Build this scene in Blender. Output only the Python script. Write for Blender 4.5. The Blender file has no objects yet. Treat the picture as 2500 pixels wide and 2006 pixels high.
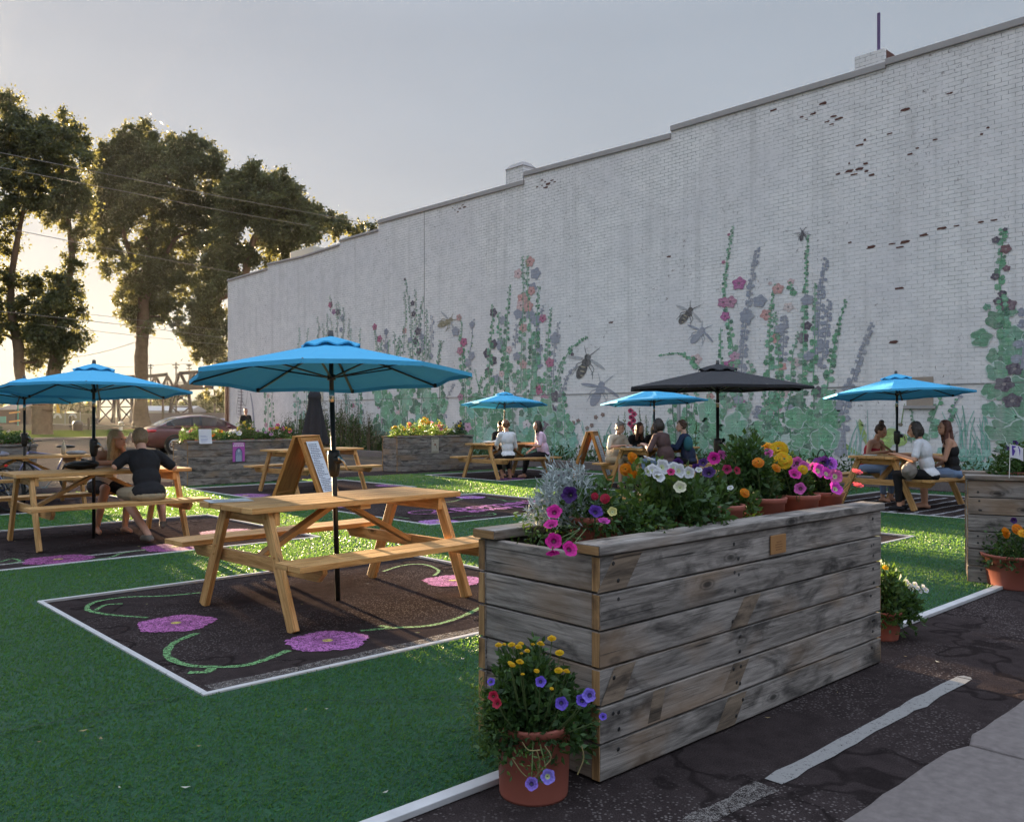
import bpy, bmesh, math, random
import numpy as np
from mathutils import Vector, Matrix, Euler

SC = bpy.context.scene
COL = SC.collection
R = random.Random(7)
NP = np.random.default_rng(11)
PI = math.pi

# ------------------------------------------------------------------ camera, world, sun
FPX, U0, VH, CAMH = 2114.0, 1250.0, 1018.0, 1.38     # the photo is 2500 x 2006
TH = math.radians(42.78)
SN, CS = math.sin(TH), math.cos(TH)
# world X runs towards the painted brick wall, world Y along it (away to the left), Z up
cam = bpy.data.cameras.new('camera')
cam.sensor_width = 36.0
cam.lens = FPX / 2500 * 36
cam.shift_y = (VH - 1003) / 2500
cam.clip_start = 0.05
cam.clip_end = 2500
camo = bpy.data.objects.new('camera', cam)
COL.objects.link(camo)
camo.location = (0, 0, CAMH)
camo.rotation_euler = (PI / 2, 0, -TH)
SC.camera = camo

SUN_AZ, SUN_EL = math.radians(8.5), math.radians(4.2)   # azimuth from +Y towards +X
world = bpy.data.worlds.new('World')
SC.world = world
world.use_nodes = True
wn = world.node_tree
sky = wn.nodes.new('ShaderNodeTexSky')
sky.sky_type = 'NISHITA'
sky.sun_disc = False
sky.sun_elevation = SUN_EL
sky.sun_rotation = SUN_AZ
sky.altitude = 1000
sky.air_density = 1.0
sky.dust_density = 2.2
sky.ozone_density = 1.0
bg = wn.nodes['Background']
bg.inputs['Strength'].default_value = 0.05
gm = wn.nodes.new('ShaderNodeGamma')          # evens out the very steep brightness of the low-sun sky
gm.inputs['Gamma'].default_value = 0.24
wn.links.new(sky.outputs['Color'], gm.inputs['Color'])
hs = wn.nodes.new('ShaderNodeHueSaturation')
hs.inputs['Saturation'].default_value = 1.0
wn.links.new(gm.outputs['Color'], hs.inputs['Color'])
# gain added overhead to light the shaded wall and turf: the upper sky is lighter than the band above the roofs
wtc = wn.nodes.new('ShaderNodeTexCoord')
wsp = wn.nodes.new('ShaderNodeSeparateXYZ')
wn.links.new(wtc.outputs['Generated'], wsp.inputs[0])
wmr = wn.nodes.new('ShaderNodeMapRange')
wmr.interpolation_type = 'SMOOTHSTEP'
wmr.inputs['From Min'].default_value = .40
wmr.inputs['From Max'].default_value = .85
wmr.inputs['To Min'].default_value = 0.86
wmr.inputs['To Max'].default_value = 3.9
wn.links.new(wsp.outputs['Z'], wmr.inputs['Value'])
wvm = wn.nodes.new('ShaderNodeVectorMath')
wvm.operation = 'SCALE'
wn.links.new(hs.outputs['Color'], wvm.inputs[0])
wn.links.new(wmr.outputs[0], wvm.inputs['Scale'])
wti = wn.nodes.new('ShaderNodeVectorMath')       # the evening air is a touch lavender
wti.operation = 'MULTIPLY'
wti.inputs[1].default_value = (.94, .985, 1.09)
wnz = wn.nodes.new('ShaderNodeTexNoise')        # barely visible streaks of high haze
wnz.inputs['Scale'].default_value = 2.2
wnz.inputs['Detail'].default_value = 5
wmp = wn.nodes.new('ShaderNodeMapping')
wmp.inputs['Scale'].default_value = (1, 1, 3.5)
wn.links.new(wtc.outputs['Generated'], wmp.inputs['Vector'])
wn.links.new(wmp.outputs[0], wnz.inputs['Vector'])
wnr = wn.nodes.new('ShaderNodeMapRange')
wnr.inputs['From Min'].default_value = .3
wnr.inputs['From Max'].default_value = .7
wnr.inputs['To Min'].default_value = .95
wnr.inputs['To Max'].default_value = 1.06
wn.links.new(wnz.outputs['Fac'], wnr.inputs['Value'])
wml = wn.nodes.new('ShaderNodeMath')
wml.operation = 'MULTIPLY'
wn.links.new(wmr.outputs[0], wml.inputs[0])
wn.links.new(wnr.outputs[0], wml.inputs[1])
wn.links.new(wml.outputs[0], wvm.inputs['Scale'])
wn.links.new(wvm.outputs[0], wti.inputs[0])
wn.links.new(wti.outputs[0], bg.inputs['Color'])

sun = bpy.data.lights.new('sun', 'SUN')
sun.energy = 5.0
sun.angle = math.radians(0.5)
sun.color = (1.0, 0.74, 0.44)
suno = bpy.data.objects.new('sun', sun)
COL.objects.link(suno)
SDIR = Vector((math.sin(SUN_AZ) * math.cos(SUN_EL), math.cos(SUN_AZ) * math.cos(SUN_EL), math.sin(SUN_EL)))
suno.rotation_euler = SDIR.to_track_quat('Z', 'Y').to_euler()
suno.location = (10, 40, 40)

SC.view_settings.view_transform = 'Standard'
SC.view_settings.look = 'None'
SC.view_settings.gamma = 1
SC.view_settings.exposure = 3.3
SC.cycles.max_bounces = 8
SC.cycles.transparent_max_bounces = 12
SC.cycles.volume_bounces = 0


# ------------------------------------------------------------------ placing
def at(u, v, d):
    """point of the photo (pixels) at depth d metres in front of the camera"""
    r = (u - U0) / FPX * d
    return Vector((r * CS + d * SN, -r * SN + d * CS, CAMH - (v - VH) * d / FPX))


def gp(u, v, z=0.0):
    d = FPX * (CAMH - z) / (v - VH)
    return at(u, v, d)


WX = 18.0


def onwall(u, v):
    k = (u - U0) / FPX * CS + SN
    d = WX / k
    p = at(u, v, d)
    return p.y, p.z, d


# ------------------------------------------------------------------ scene records
def tag(o, label=None, cat=None, group=None, kind=None):
    if label: o['label'] = label
    if cat: o['category'] = cat
    if group: o['group'] = group
    if kind: o['kind'] = kind
    return o


def thing(name, label, cat, loc=(0, 0, 0), rz=0.0, group=None):
    o = bpy.data.objects.new(name, None)
    COL.objects.link(o)
    o.empty_display_size = 0.2
    o.location = loc
    o.rotation_euler = (0, 0, rz)
    return tag(o, label, cat, group)


def dup(root, loc, rz=0.0, label=None, group=None, scale=None):
    r = root.copy()
    COL.objects.link(r)
    r.location = loc
    r.rotation_euler = (0, 0, rz)
    if scale: r.scale = (scale,) * 3
    if label: r['label'] = label
    if group: r['group'] = group
    for ch in list(root.children):
        c = ch.copy()
        COL.objects.link(c)
        c.parent = r
        for g in list(ch.children):
            h = g.copy()
            COL.objects.link(h)
            h.parent = c
    return r


# ------------------------------------------------------------------ mesh builder
class MB:
    def __init__(self):
        self.v, self.f, self.uv, self.col, self.mi = [], [], [], [], []
        self.c = (1, 1, 1)
        self.m = 0
        self.M = None

    def add(self, vs, fs, uvs=None):
        n = len(self.v)
        if self.M is not None:
            vs = [self.M @ Vector(p) for p in vs]
        self.v += [tuple(p) for p in vs]
        for k, f in enumerate(fs):
            self.f.append([n + i for i in f])
            self.uv.append(uvs[k] if uvs else [(0, 0)] * len(f))
            self.col.append(self.c)
            self.mi.append(self.m)

    def beam(self, p0, p1, w, h, up=(0, 0, 1), roll=0.0):
        """board from p0 to p1, w wide (across), h thick (along up); UV runs along the grain in metres"""
        p0, p1 = Vector(p0), Vector(p1)
        a = (p1 - p0)
        L = a.length
        a.normalize()
        up = Vector(up)
        s = a.cross(up)
        if s.length < 1e-4:
            s = a.cross(Vector((1, 0, 0)))
        s.normalize()
        t = s.cross(a)
        if roll:
            s, t = s * math.cos(roll) + t * math.sin(roll), t * math.cos(roll) - s * math.sin(roll)
        vs = []
        for e in (p0, p1):
            for i, j in ((-1, -1), (1, -1), (1, 1), (-1, 1)):
                vs.append(e + s * (i * w / 2) + t * (j * h / 2))
        ou, ov = R.uniform(0, 50), R.uniform(0, 50)
        fs = [(0, 1, 5, 4), (1, 2, 6, 5), (2, 3, 7, 6), (3, 0, 4, 7), (3, 2, 1, 0), (4, 5, 6, 7)]
        uv = []
        o = 0
        for k, wd in enumerate((w, h, w, h)):
            uv.append([(ou, ov + o), (ou, ov + o + wd), (ou + L, ov + o + wd), (ou + L, ov + o)])
            o += wd + .13
        for k in range(2):
            uv.append([(ou + 70, ov), (ou + 70 + w * .2, ov), (ou + 70 + w * .2, ov + h), (ou + 70, ov + h)])
        self.add(vs, [tuple(reversed(f)) for f in fs], [list(reversed(q)) for q in uv])

    def box(self, lo, hi):
        lo, hi = Vector(lo), Vector(hi)
        s = hi - lo
        c = (lo + hi) / 2
        k = max(range(3), key=lambda i: s[i])
        e = Vector((0, 0, 0))
        e[k] = s[k] / 2
        if k == 2:
            self.beam(c - e, c + e, s.y, s.x, up=(1, 0, 0))
        elif k == 0:
            self.beam(c - e, c + e, s.y, s.z)
        else:
            self.beam(c - e, c + e, s.x, s.z)

    def tube(self, pts, rad, seg=8, cap=True):
        pts = [Vector(p) for p in pts]
        if not isinstance(rad, (list, tuple)):
            rad = [rad] * len(pts)
        vs, fs = [], []
        prev = None
        for i, p in enumerate(pts):
            a = (pts[min(i + 1, len(pts) - 1)] - pts[max(i - 1, 0)]).normalized()
            ref = prev if prev is not None else (Vector((0, 0, 1)) if abs(a.z) < .9 else Vector((1, 0, 0)))
            s = ref - a * ref.dot(a)
            if s.length < 1e-5: s = a.orthogonal()
            s.normalize()
            prev = s
            t = a.cross(s)
            for k in range(seg):
                g = 2 * PI * k / seg
                vs.append(p + (s * math.cos(g) + t * math.sin(g)) * rad[i])
        for i in range(len(pts) - 1):
            for k in range(seg):
                fs.append((i * seg + k, i * seg + (k + 1) % seg, (i + 1) * seg + (k + 1) % seg, (i + 1) * seg + k))
        if cap:
            fs.append(tuple(reversed(range(seg))))
            fs.append(tuple(range((len(pts) - 1) * seg, len(pts) * seg)))
        uvs = [[(0.1 * (i % seg), 0.1 * (i // seg))] * len(f) for i, f in enumerate(fs)]
        self.add(vs, fs, uvs)

    def lathe(self, prof, c=(0, 0, 0), seg=20, axis=None):
        c = Vector(c)
        q = Vector((0, 0, 1)).rotation_difference(Vector(axis)) if axis else None
        vs, fs = [], []
        for r, z in prof:
            for k in range(seg):
                g = 2 * PI * k / seg
                p = Vector((r * math.cos(g), r * math.sin(g), z))
                if q: p = q @ p
                vs.append(c + p)
        for i in range(len(prof) - 1):
            for k in range(seg):
                fs.append((i * seg + k, i * seg + (k + 1) % seg, (i + 1) * seg + (k + 1) % seg, (i + 1) * seg + k))
        self.add(vs, fs)

    def ball(self, c, r, nu=10, nv=7, rot=None):
        if not isinstance(r, (tuple, list)): r = (r, r, r)
        c = Vector(c)
        vs, fs = [], []
        for j in range(nv + 1):
            ph = PI * j / nv
            for i in range(nu):
                g = 2 * PI * i / nu
                p = Vector((r[0] * math.sin(ph) * math.cos(g), r[1] * math.sin(ph) * math.sin(g), r[2] * math.cos(ph)))
                if rot is not None: p = rot @ p
                vs.append(c + p)
        for j in range(nv):
            for i in range(nu):
                fs.append((j * nu + i, (j + 1) * nu + i, (j + 1) * nu + (i + 1) % nu, j * nu + (i + 1) % nu))
        self.add(vs, fs)

    def cap(self, p0, r0, p1, r1, n=10):
        """tapered capsule"""
        p0, p1 = Vector(p0), Vector(p1)
        a = p1 - p0
        L = max(a.length, 1e-5)
        prof = []
        for k in range(5):
            g = -PI / 2 + PI / 2 * k / 4
            prof.append((max(r0 * math.cos(g), 1e-4), r0 * math.sin(g)))
        for k in range(5):
            g = PI / 2 * k / 4
            prof.append((max(r1 * math.cos(g), 1e-4), L + r1 * math.sin(g)))
        n0 = len(self.f)
        self.lathe(prof, p0, n, axis=a.normalized())
        m = len(self.v) - n * len(prof)
        for f in (list(reversed(range(m, m + n))), list(range(m + n * 9, m + n * 10))):
            self.f.append(f)
            self.uv.append([(0, 0)] * n)
            self.col.append(self.c)
            self.mi.append(self.m)

    def poly(self, vs):
        self.add(vs, [tuple(range(len(vs)))], [[(p[0], p[1]) for p in vs]])

    def mesh(self, name):
        me = bpy.data.meshes.new(name)
        me.from_pydata(self.v, [], self.f)
        lu = np.array([c for u in self.uv for c in u], dtype=np.float32).reshape(-1)
        uvl = me.uv_layers.new(name='UVMap')
        uvl.data.foreach_set('uv', lu)
        ca = me.color_attributes.new('Col', 'FLOAT_COLOR', 'CORNER')
        cc = np.array([(c[0], c[1], c[2], 1.0) for c, f in zip(self.col, self.f) for _ in f], dtype=np.float32).reshape(-1)
        ca.data.foreach_set('color', cc)
        me.polygons.foreach_set('material_index', self.mi)
        return me

    def build(self, name, mat, parent=None, smooth=False, bevel=0.0, loc=None, rz=None):
        me = self.mesh(name)
        for m in (mat if isinstance(mat, (list, tuple)) else [mat]):
            me.materials.append(m)
        if smooth:
            me.polygons.foreach_set('use_smooth', [True] * len(me.polygons))
        o = bpy.data.objects.new(name, me)
        COL.objects.link(o)
        if parent: o.parent = parent
        if loc is not None: o.location = loc
        if rz is not None: o.rotation_euler = (0, 0, rz)
        if bevel:
            b = o.modifiers.new('bevel', 'BEVEL')
            b.width = bevel
            b.segments = 2
            b.limit_method = 'ANGLE'
            b.angle_limit = math.radians(50)
        return o


def struct(name, mb, mat, **k):
    o = mb.build(name, mat, **k)
    o['kind'] = 'structure'
    return o


# many small leaf-like faces at once (numpy)
def leaves(name, mat, cen, size, parent=None, aspect=.5, tone=None, nrm=None, up=0.0, loc=None):
    """cen (N,3), size (N,): bent diamond leaves with random directions"""
    n = len(cen)
    cen = np.asarray(cen, dtype=np.float64)
    size = np.broadcast_to(np.asarray(size, dtype=np.float64), (n,))
    a = NP.normal(size=(n, 3))
    if nrm is not None: a += nrm
    a[:, 2] += up
    a /= np.linalg.norm(a, axis=1)[:, None] + 1e-9
    b = NP.normal(size=(n, 3))
    b -= a * (a * b).sum(1)[:, None]
    b /= np.linalg.norm(b, axis=1)[:, None] + 1e-9
    c = np.cross(a, b)
    s = size[:, None]
    v = np.empty((n, 4, 3))
    v[:, 0] = cen
    v[:, 1] = cen + a * s * .5 + b * s * aspect * .5 + c * s * .1
    v[:, 2] = cen + a * s
    v[:, 3] = cen + a * s * .5 - b * s * aspect * .5 + c * s * .1
    me = bpy.data.meshes.new(name)
    me.vertices.add(n * 4)
    me.vertices.foreach_set('co', v.reshape(-1))
    me.loops.add(n * 4)
    me.loops.foreach_set('vertex_index', np.arange(n * 4, dtype=np.int32))
    me.polygons.add(n)
    me.polygons.foreach_set('loop_start', np.arange(0, n * 4, 4, dtype=np.int32))
    me.update(calc_edges=True)
    if tone is None: tone = NP.random(n)
    ca = me.color_attributes.new('Col', 'FLOAT_COLOR', 'CORNER')
    t = np.repeat(np.asarray(tone, dtype=np.float32), 4)
    ca.data.foreach_set('color', np.stack([t, t, t, np.ones_like(t)], 1).reshape(-1))
    me.materials.append(mat)
    o = bpy.data.objects.new(name, me)
    COL.objects.link(o)
    if parent: o.parent = parent
    if loc is not None: o.location = loc
    return o


def clumps(cs, n, shell=.55):
    """n points spread through ellipsoids cs = [(centre, (rx, ry, rz)), ...] by volume"""
    w = np.array([r[0] * r[1] * r[2] for c, r in cs]) ** .75
    k = NP.choice(len(cs), n, p=w / w.sum())
    C = np.array([tuple(c) for c, r in cs])[k]
    Rr = np.array([r for c, r in cs])[k]
    d = NP.normal(size=(n, 3))
    d /= np.linalg.norm(d, axis=1)[:, None]
    rad = shell + (1 - shell) * NP.random(n)
    rad *= NP.random(n) ** .25
    return C + d * Rr * rad[:, None], d


# ------------------------------------------------------------------ materials
class NT:
    """tiny helper round a node tree"""
    def __init__(self, name):
        self.mat = bpy.data.materials.new(name)
        self.mat.use_nodes = True
        self.t = self.mat.node_tree
        self.b = self.t.nodes['Principled BSDF']
        self.out = self.t.nodes['Material Output']

    def n(self, typ, **kw):
        nd = self.t.nodes.new('ShaderNode' + typ)
        for k, v in kw.items():
            if k.startswith('i_'):
                k = k[2:]
                nd.inputs[int(k) if k.isdigit() else k.replace('_', ' ')].default_value = v
            else:
                setattr(nd, k, v)
        return nd

    def l(self, a, b): self.t.links.new(a, b)

    def noise(self, vec, scale, detail=4, rough=.55, dist=0.0):
        nd = self.n('TexNoise')
        nd.inputs['Scale'].default_value = scale
        nd.inputs['Detail'].default_value = detail
        nd.inputs['Roughness'].default_value = rough
        nd.inputs['Distortion'].default_value = dist
        if vec is not None: self.l(vec, nd.inputs['Vector'])
        return nd.outputs['Fac']

    def ramp(self, fac, stops, interp='LINEAR'):
        nd = self.n('ValToRGB')
        cr = nd.color_ramp
        cr.interpolation = interp
        while len(cr.elements) < len(stops): cr.elements.new(.5)
        for e, (p, c) in zip(cr.elements, stops):
            e.position = p
            e.color = (c, c, c, 1) if not isinstance(c, (tuple, list)) else (*c[:3], 1)
        self.l(fac, nd.inputs['Fac'])
        return nd.outputs['Color']

    def mix(self, fac, a, b, mode='MIX'):
        nd = self.n('Mix', data_type='RGBA', blend_type=mode)
        for s, x in ((nd.inputs[0], fac), (nd.inputs[6], a), (nd.inputs[7], b)):
            if isinstance(x, (int, float)): s.default_value = x if s.type == 'VALUE' else (x, x, x, 1)
            elif isinstance(x, (tuple, list)): s.default_value = (*x[:3], 1)
            else: self.l(x, s)
        return nd.outputs[2]

    def math(self, op, a, b=0.0, clamp=False):
        nd = self.n('Math', operation=op, use_clamp=clamp)
        for s, x in ((nd.inputs[0], a), (nd.inputs[1], b)):
            if isinstance(x, (int, float)): s.default_value = x
            else: self.l(x, s)
        return nd.outputs[0]

    def coord(self, kind='Object', scale=None, rot=None):
        o = self.n('TexCoord').outputs[kind]
        if scale or rot:
            m = self.n('Mapping')
            if scale: m.inputs['Scale'].default_value = scale
            if rot: m.inputs['Rotation'].default_value = rot
            self.l(o, m.inputs['Vector'])
            o = m.outputs['Vector']
        return o

    def pos(self): return self.n('NewGeometry').outputs['Position']
    def attr(self, name='Col'): return self.n('Attribute', attribute_name=name).outputs['Color']

    def bump(self, h, strength=.3, dist=.01):
        nd = self.n('Bump')
        nd.inputs['Strength'].default_value = strength
        nd.inputs['Distance'].default_value = dist
        self.l(h, nd.inputs['Height'])
        self.l(nd.outputs['Normal'], self.b.inputs['Normal'])
        return nd.outputs['Normal']

    def set(self, col=None, rough=None, metal=None, spec=None):
        i = self.b.inputs
        if col is not None:
            if isinstance(col, (tuple, list)): i['Base Color'].default_value = (*col[:3], 1)
            else: self.l(col, i['Base Color'])
        if rough is not None:
            if isinstance(rough, (int, float)): i['Roughness'].default_value = rough
            else: self.l(rough, i['Roughness'])
        if metal is not None: i['Metallic'].default_value = metal
        if spec is not None: i['Specular IOR Level'].default_value = spec
        return self


def plain(name, col, rough=.6, metal=0.0, var=.15, scale=14, spec=.4, bump=.05):
    """one colour with a little uneven wear"""
    m = NT(name)
    p = m.coord()
    f = m.noise(p, scale, 5)
    c = m.mix(f, tuple(x * (1 - var) for x in col), tuple(min(1, x * (1 + var)) for x in col))
    m.set(c, rough, metal, spec)
    if bump: m.bump(m.noise(p, scale * 8, 3), bump, .004)
    return m.mat


def srgb(h):
    h = h.lstrip('#')
    o = []
    for k in (0, 2, 4):
        x = int(h[k:k + 2], 16) / 255
        o.append(x / 12.92 if x <= .04045 else ((x + .055) / 1.055) ** 2.4)
    return tuple(o)


def mat_vc(name, rough=.7, spec=.3, trans=0.0, var=.12, scale=30):
    """colour from the mesh's own colour attribute (local colour of each petal, page, stone)"""
    m = NT(name)
    f = m.noise(m.coord(), scale, 4)
    c = m.mix(1.0, m.attr(), m.mix(f, (1 - var,) * 3, (1 + var * .6,) * 3), 'MULTIPLY')
    m.set(c, rough, 0, spec)
    if trans:
        t = m.n('BsdfTranslucent')
        m.l(c, t.inputs['Color'])
        ms = m.n('MixShader')
        ms.inputs[0].default_value = trans
        m.l(m.b.outputs[0], ms.inputs[1])
        m.l(t.outputs[0], ms.inputs[2])
        m.l(ms.outputs[0], m.out.inputs['Surface'])
    return m.mat


def mat_leaf(name, dark, light, trans=.4, tcol=None, rough=.5):
    m = NT(name)
    c = m.mix(m.attr(), dark, light)
    m.set(c, rough, 0, .35)
    t = m.n('BsdfTranslucent')
    tc = m.mix(m.attr(), tuple(x * .9 for x in (tcol or light)), tcol or light)
    m.l(tc, t.inputs['Color'])
    ms = m.n('MixShader')
    ms.inputs[0].default_value = trans
    m.l(m.b.outputs[0], ms.inputs[1])
    m.l(t.outputs[0], ms.inputs[2])
    m.l(ms.outputs[0], m.out.inputs['Surface'])
    return m.mat


def mat_wood(name, a, b, knots=.5, rough=.6, grain=1.0, stain=None, tan=None):
    """boards: UV runs along the grain"""
    m = NT(name)
    uv = m.coord('UV')
    mp = m.n('Mapping')
    mp.inputs['Scale'].default_value = (1.6, 26, 1)
    m.l(uv, mp.inputs['Vector'])
    g1 = m.noise(mp.outputs[0], 2.2, 6, .6, 1.2)
    mp2 = m.n('Mapping')
    mp2.inputs['Scale'].default_value = (.9, 7, 1)
    m.l(uv, mp2.inputs['Vector'])
    g2 = m.noise(mp2.outputs[0], 1.6, 4, .6, 2.0)
    f = m.mix(.45, g1, g2)
    c = m.mix(m.ramp(f, [(.36, 0), (.64, 1)]), a, b)
    # board-to-board tint from a coarse lookup of the board's own offset
    wn_ = m.n('TexWhiteNoise', noise_dimensions='3D')
    m.l(m.attr(), wn_.inputs['Vector'])
    c = m.mix(1.0, c, m.mix(wn_.outputs['Value'], (.72,) * 3, (1.15,) * 3), 'MULTIPLY')
    if stain:                                     # dark weather stains of their own shape
        mp3 = m.n('Mapping')
        mp3.inputs['Scale'].default_value = (2.2, 5.5, 1)
        m.l(uv, mp3.inputs['Vector'])
        s = m.ramp(m.noise(mp3.outputs[0], 1.3, 5, .62, .6), [(.49, 0), (.66, 1)])
        c = m.mix(m.math('MULTIPLY', s, .9), c, stain)
    if tan:
        mp4 = m.n('Mapping')
        mp4.inputs['Scale'].default_value = (1.1, 1.8, 1)
        m.l(uv, mp4.inputs['Vector'])
        s = m.ramp(m.noise(mp4.outputs[0], 1.1, 3), [(.50, 0), (.64, 1)])
        c = m.mix(m.math('MULTIPLY', s, .70), c, tan)
    if knots:
        vo = m.n('TexVoronoi', feature='F1')
        mp5 = m.n('Mapping')
        mp5.inputs['Scale'].default_value = (2.6, 6.5, 1)
        m.l(uv, mp5.inputs['Vector'])
        m.l(mp5.outputs[0], vo.inputs['Vector'])
        vo.inputs['Scale'].default_value = 1.0
        k = m.ramp(vo.outputs['Distance'], [(.05, 1), (.075, .75), (.10, .2), (.13, .55), (.17, 0)])
        c = m.mix(m.math('MULTIPLY', k, knots), c, tuple(x * .12 for x in a))
    # fine drying cracks
    mp6 = m.n('Mapping')
    mp6.inputs['Scale'].default_value = (1.2, 60, 1)
    m.l(uv, mp6.inputs['Vector'])
    cr = m.ramp(m.noise(mp6.outputs[0], 1.5, 3, .5, .8), [(.62, 0), (.70, 1)])
    c = m.mix(m.math('MULTIPLY', cr, min(.9, .65 * grain)), c, tuple(x * .25 for x in a))
    m.set(c, rough, 0, .3)
    m.bump(m.mix(.5, g1, cr), .25 * grain, .004)
    return m.mat


M = {}
M['table'] = mat_wood('table_wood', srgb('#a0713c'), srgb('#dcb077'), .8, .55, 1.0)
M['grey'] = mat_wood('weathered_wood', (.10, .086, .077), (.36, .320, .295), .85, .75, 1.4, stain=(.028, .024, .023), tan=(.26, .175, .115))
M['endgrain'] = mat_wood('cut_wood_end', (.24, .125, .05), (.46, .28, .13), .3, .7, 1.0, stain=(.08, .045, .025))
M['sandwich'] = mat_wood('sign_frame_wood', srgb('#9a6230'), srgb('#c98f4c'), .4, .5, .5)
M['black'] = plain('black_powder_coat', (.012, .012, .013), .35, 0, .2, 10, .5)
M['chrome'] = plain('polished_steel', (.62, .62, .62), .22, 1.0, .05)
M['steel'] = plain('galvanised_steel', (.36, .37, .38), .45, .7, .2)
M['terra'] = plain('terracotta_plastic', (.31, .095, .068), .55, 0, .16, 9, .35)
M['soil'] = plain('potting_soil', (.022, .015, .011), .95, 0, .5, 60, .1, .6)
M['paper'] = mat_vc('printed_paper', .75, .25)
M['petal'] = mat_vc('petals', .55, .25, .3, .2, 60)
M['leafd'] = mat_leaf('leaf_dark_green', (.014, .038, .013), (.07, .14, .042), .3, (.09, .16, .02))
M['leafm'] = mat_leaf('leaf_mid_green', (.022, .055, .014), (.10, .17, .045), .35, (.16, .25, .03))
M['silver'] = mat_leaf('leaf_silver', (.22, .26, .27), (.55, .60, .60), .15)
M['stem'] = plain('plant_stem', (.07, .10, .03), .7)
M['skin'] = plain('skin', (.50, .27, .19), .55, 0, .08, 20, .35, .02)
M['bark'] = plain('cottonwood_bark', (.13, .092, .068), .9, 0, .45, 3, .1, .9)
M['concrete'] = plain('concrete', (.155, .132, .127), .9, 0, .42, 26, .2, .8)
M['rubber'] = plain('tyre_rubber', (.014, .014, .014), .8)


# ------------------------------------------------------------------ ground
def mat_asphalt(name, lo, hi, patch=(.13, .12, .115)):
    m = NT(name)
    p = m.pos()
    fine = m.noise(p, 170, 3, .7)
    mid = m.noise(p, 9, 5, .6)
    big = m.noise(p, .9, 4, .6, .5)
    c = m.mix(m.ramp(fine, [(.3, 0), (.72, 1)]), lo, hi)
    c = m.mix(m.ramp(mid, [(.35, 0), (.7, .45)]), c, tuple(x * .55 for x in lo))
    # stone showing where the binder has worn away
    v = m.n('TexVoronoi', feature='F1')
    m.l(p, v.inputs['Vector'])
    v.inputs['Scale'].default_value = 55
    st = m.ramp(v.outputs['Distance'], [(.22, 1), (.34, 0)])
    worn = m.ramp(big, [(.44, 0), (.60, 1)])
    c = m.mix(m.math('MULTIPLY', m.math('MULTIPLY', st, worn), .75), c, patch)
    # cracks
    v2 = m.n('TexVoronoi', feature='DISTANCE_TO_EDGE')
    wv = m.n('VectorMath', operation='ADD')
    nz = m.n('TexNoise')
    nz.inputs['Scale'].default_value = 3
    m.l(p, nz.inputs['Vector'])
    m.l(nz.outputs['Color'], wv.inputs[1])
    m.l(p, wv.inputs[0])
    m.l(wv.outputs[0], v2.inputs['Vector'])
    v2.inputs['Scale'].default_value = .32
    cr = m.ramp(v2.outputs['Distance'], [(.004, 1), (.012, 0)])
    c = m.mix(m.math('MULTIPLY', cr, .5), c, (.006, .005, .005))
    m.set(c, 1.0, 0, .0)
    h = m.mix(.5, fine, m.math('SUBTRACT', st, m.math('MULTIPLY', cr, 2.0)))
    m.bump(h, .55, .009)
    return m.mat


M['asphalt'] = mat_asphalt('old_asphalt', (.021, .0158, .0165), (.066, .052, .051), (.17, .145, .14))
M['road'] = mat_asphalt('road_asphalt', (.075, .061, .050), (.15, .123, .10), (.19, .16, .13))


def mat_turf():
    m = NT('artificial_turf')
    p = m.pos()
    f = m.noise(p, 130, 4, .7)
    g = m.noise(p, 7, 5, .6)
    c = m.mix(m.ramp(f, [(.3, 0), (.7, 1)]), (.004, .032, .014), (.018, .105, .036))
    c = m.mix(m.ramp(g, [(.35, .55), (.65, 0)]), c, (.004, .04, .02))
    m.set(c, .6, 0, .3)
    m.bump(f, .8, .012)
    return m.mat


M['turf'] = mat_turf()


def mat_lawn(name, a, b):
    m = NT(name)
    p = m.pos()
    c = m.mix(m.noise(p, 9, 6, .7), a, b)
    m.set(c, 1.0, 0, .0)
    m.bump(m.noise(p, 60, 3), .8, .03)
    return m.mat


M['lawn'] = mat_lawn('lawn_grass', (.045, .07, .015), (.12, .15, .035))
M['dirt'] = mat_lawn('dry_ground', (.085, .065, .045), (.15, .12, .085))


def sheet(name, pts, z, mat, th=0.0):
    b = MB()
    b.poly([(x, y, z) for x, y in pts])
    return struct(name, b, mat)


def rise(d):            # the land beyond the street climbs a little towards the park
    return .62 * min(1, max(0, (d - 58) / 30)) ** 1.3


b = MB()                # one wide ground sheet to the horizon
xs = [-1800, -600, -200, -90, -60, -40, -25, -12, 0, 10, 20, 30, 45, 60, 90, 140, 220, 500, 1000, 1800]
ys = [-300, -60, -20, 0, 15, 30, 45, 52, 58, 64, 70, 78, 88, 100, 120, 160, 260, 500, 1000, 1900]
for i in range(len(xs)):
    for j in range(len(ys)):
        b.v.append((xs[i], ys[j], -.012 + rise(ys[j])))
for i in range(len(xs) - 1):
    for j in range(len(ys) - 1):
        n = len(ys)
        b.f.append([i * n + j, (i + 1) * n + j, (i + 1) * n + j + 1, i * n + j + 1])
        b.uv.append([(0, 0)] * 4)
        b.col.append((1, 1, 1))
        b.mi.append(0)
struct('ground', b, M['dirt'])
sheet('road', [(-60, 18.4), (75, 18.4), (75, 57.2), (-60, 57.2)], -.004, M['road'])
sheet('asphalt_lot', [(-14, -9), (17.0, -9), (17.0, 18.6), (-14, 18.6)], 0.0, M['asphalt'])
sheet('lawn', [(-60, 57.75), (75, 57.75), (75, 76), (-60, 76)], .0, M['lawn'])
o = bpy.data.objects['lawn']          # lawn follows the rise
bm = bmesh.new()
bm.from_mesh(o.data)
bmesh.ops.subdivide_edges(bm, edges=bm.edges[:], cuts=24, use_grid_fill=True)
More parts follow.
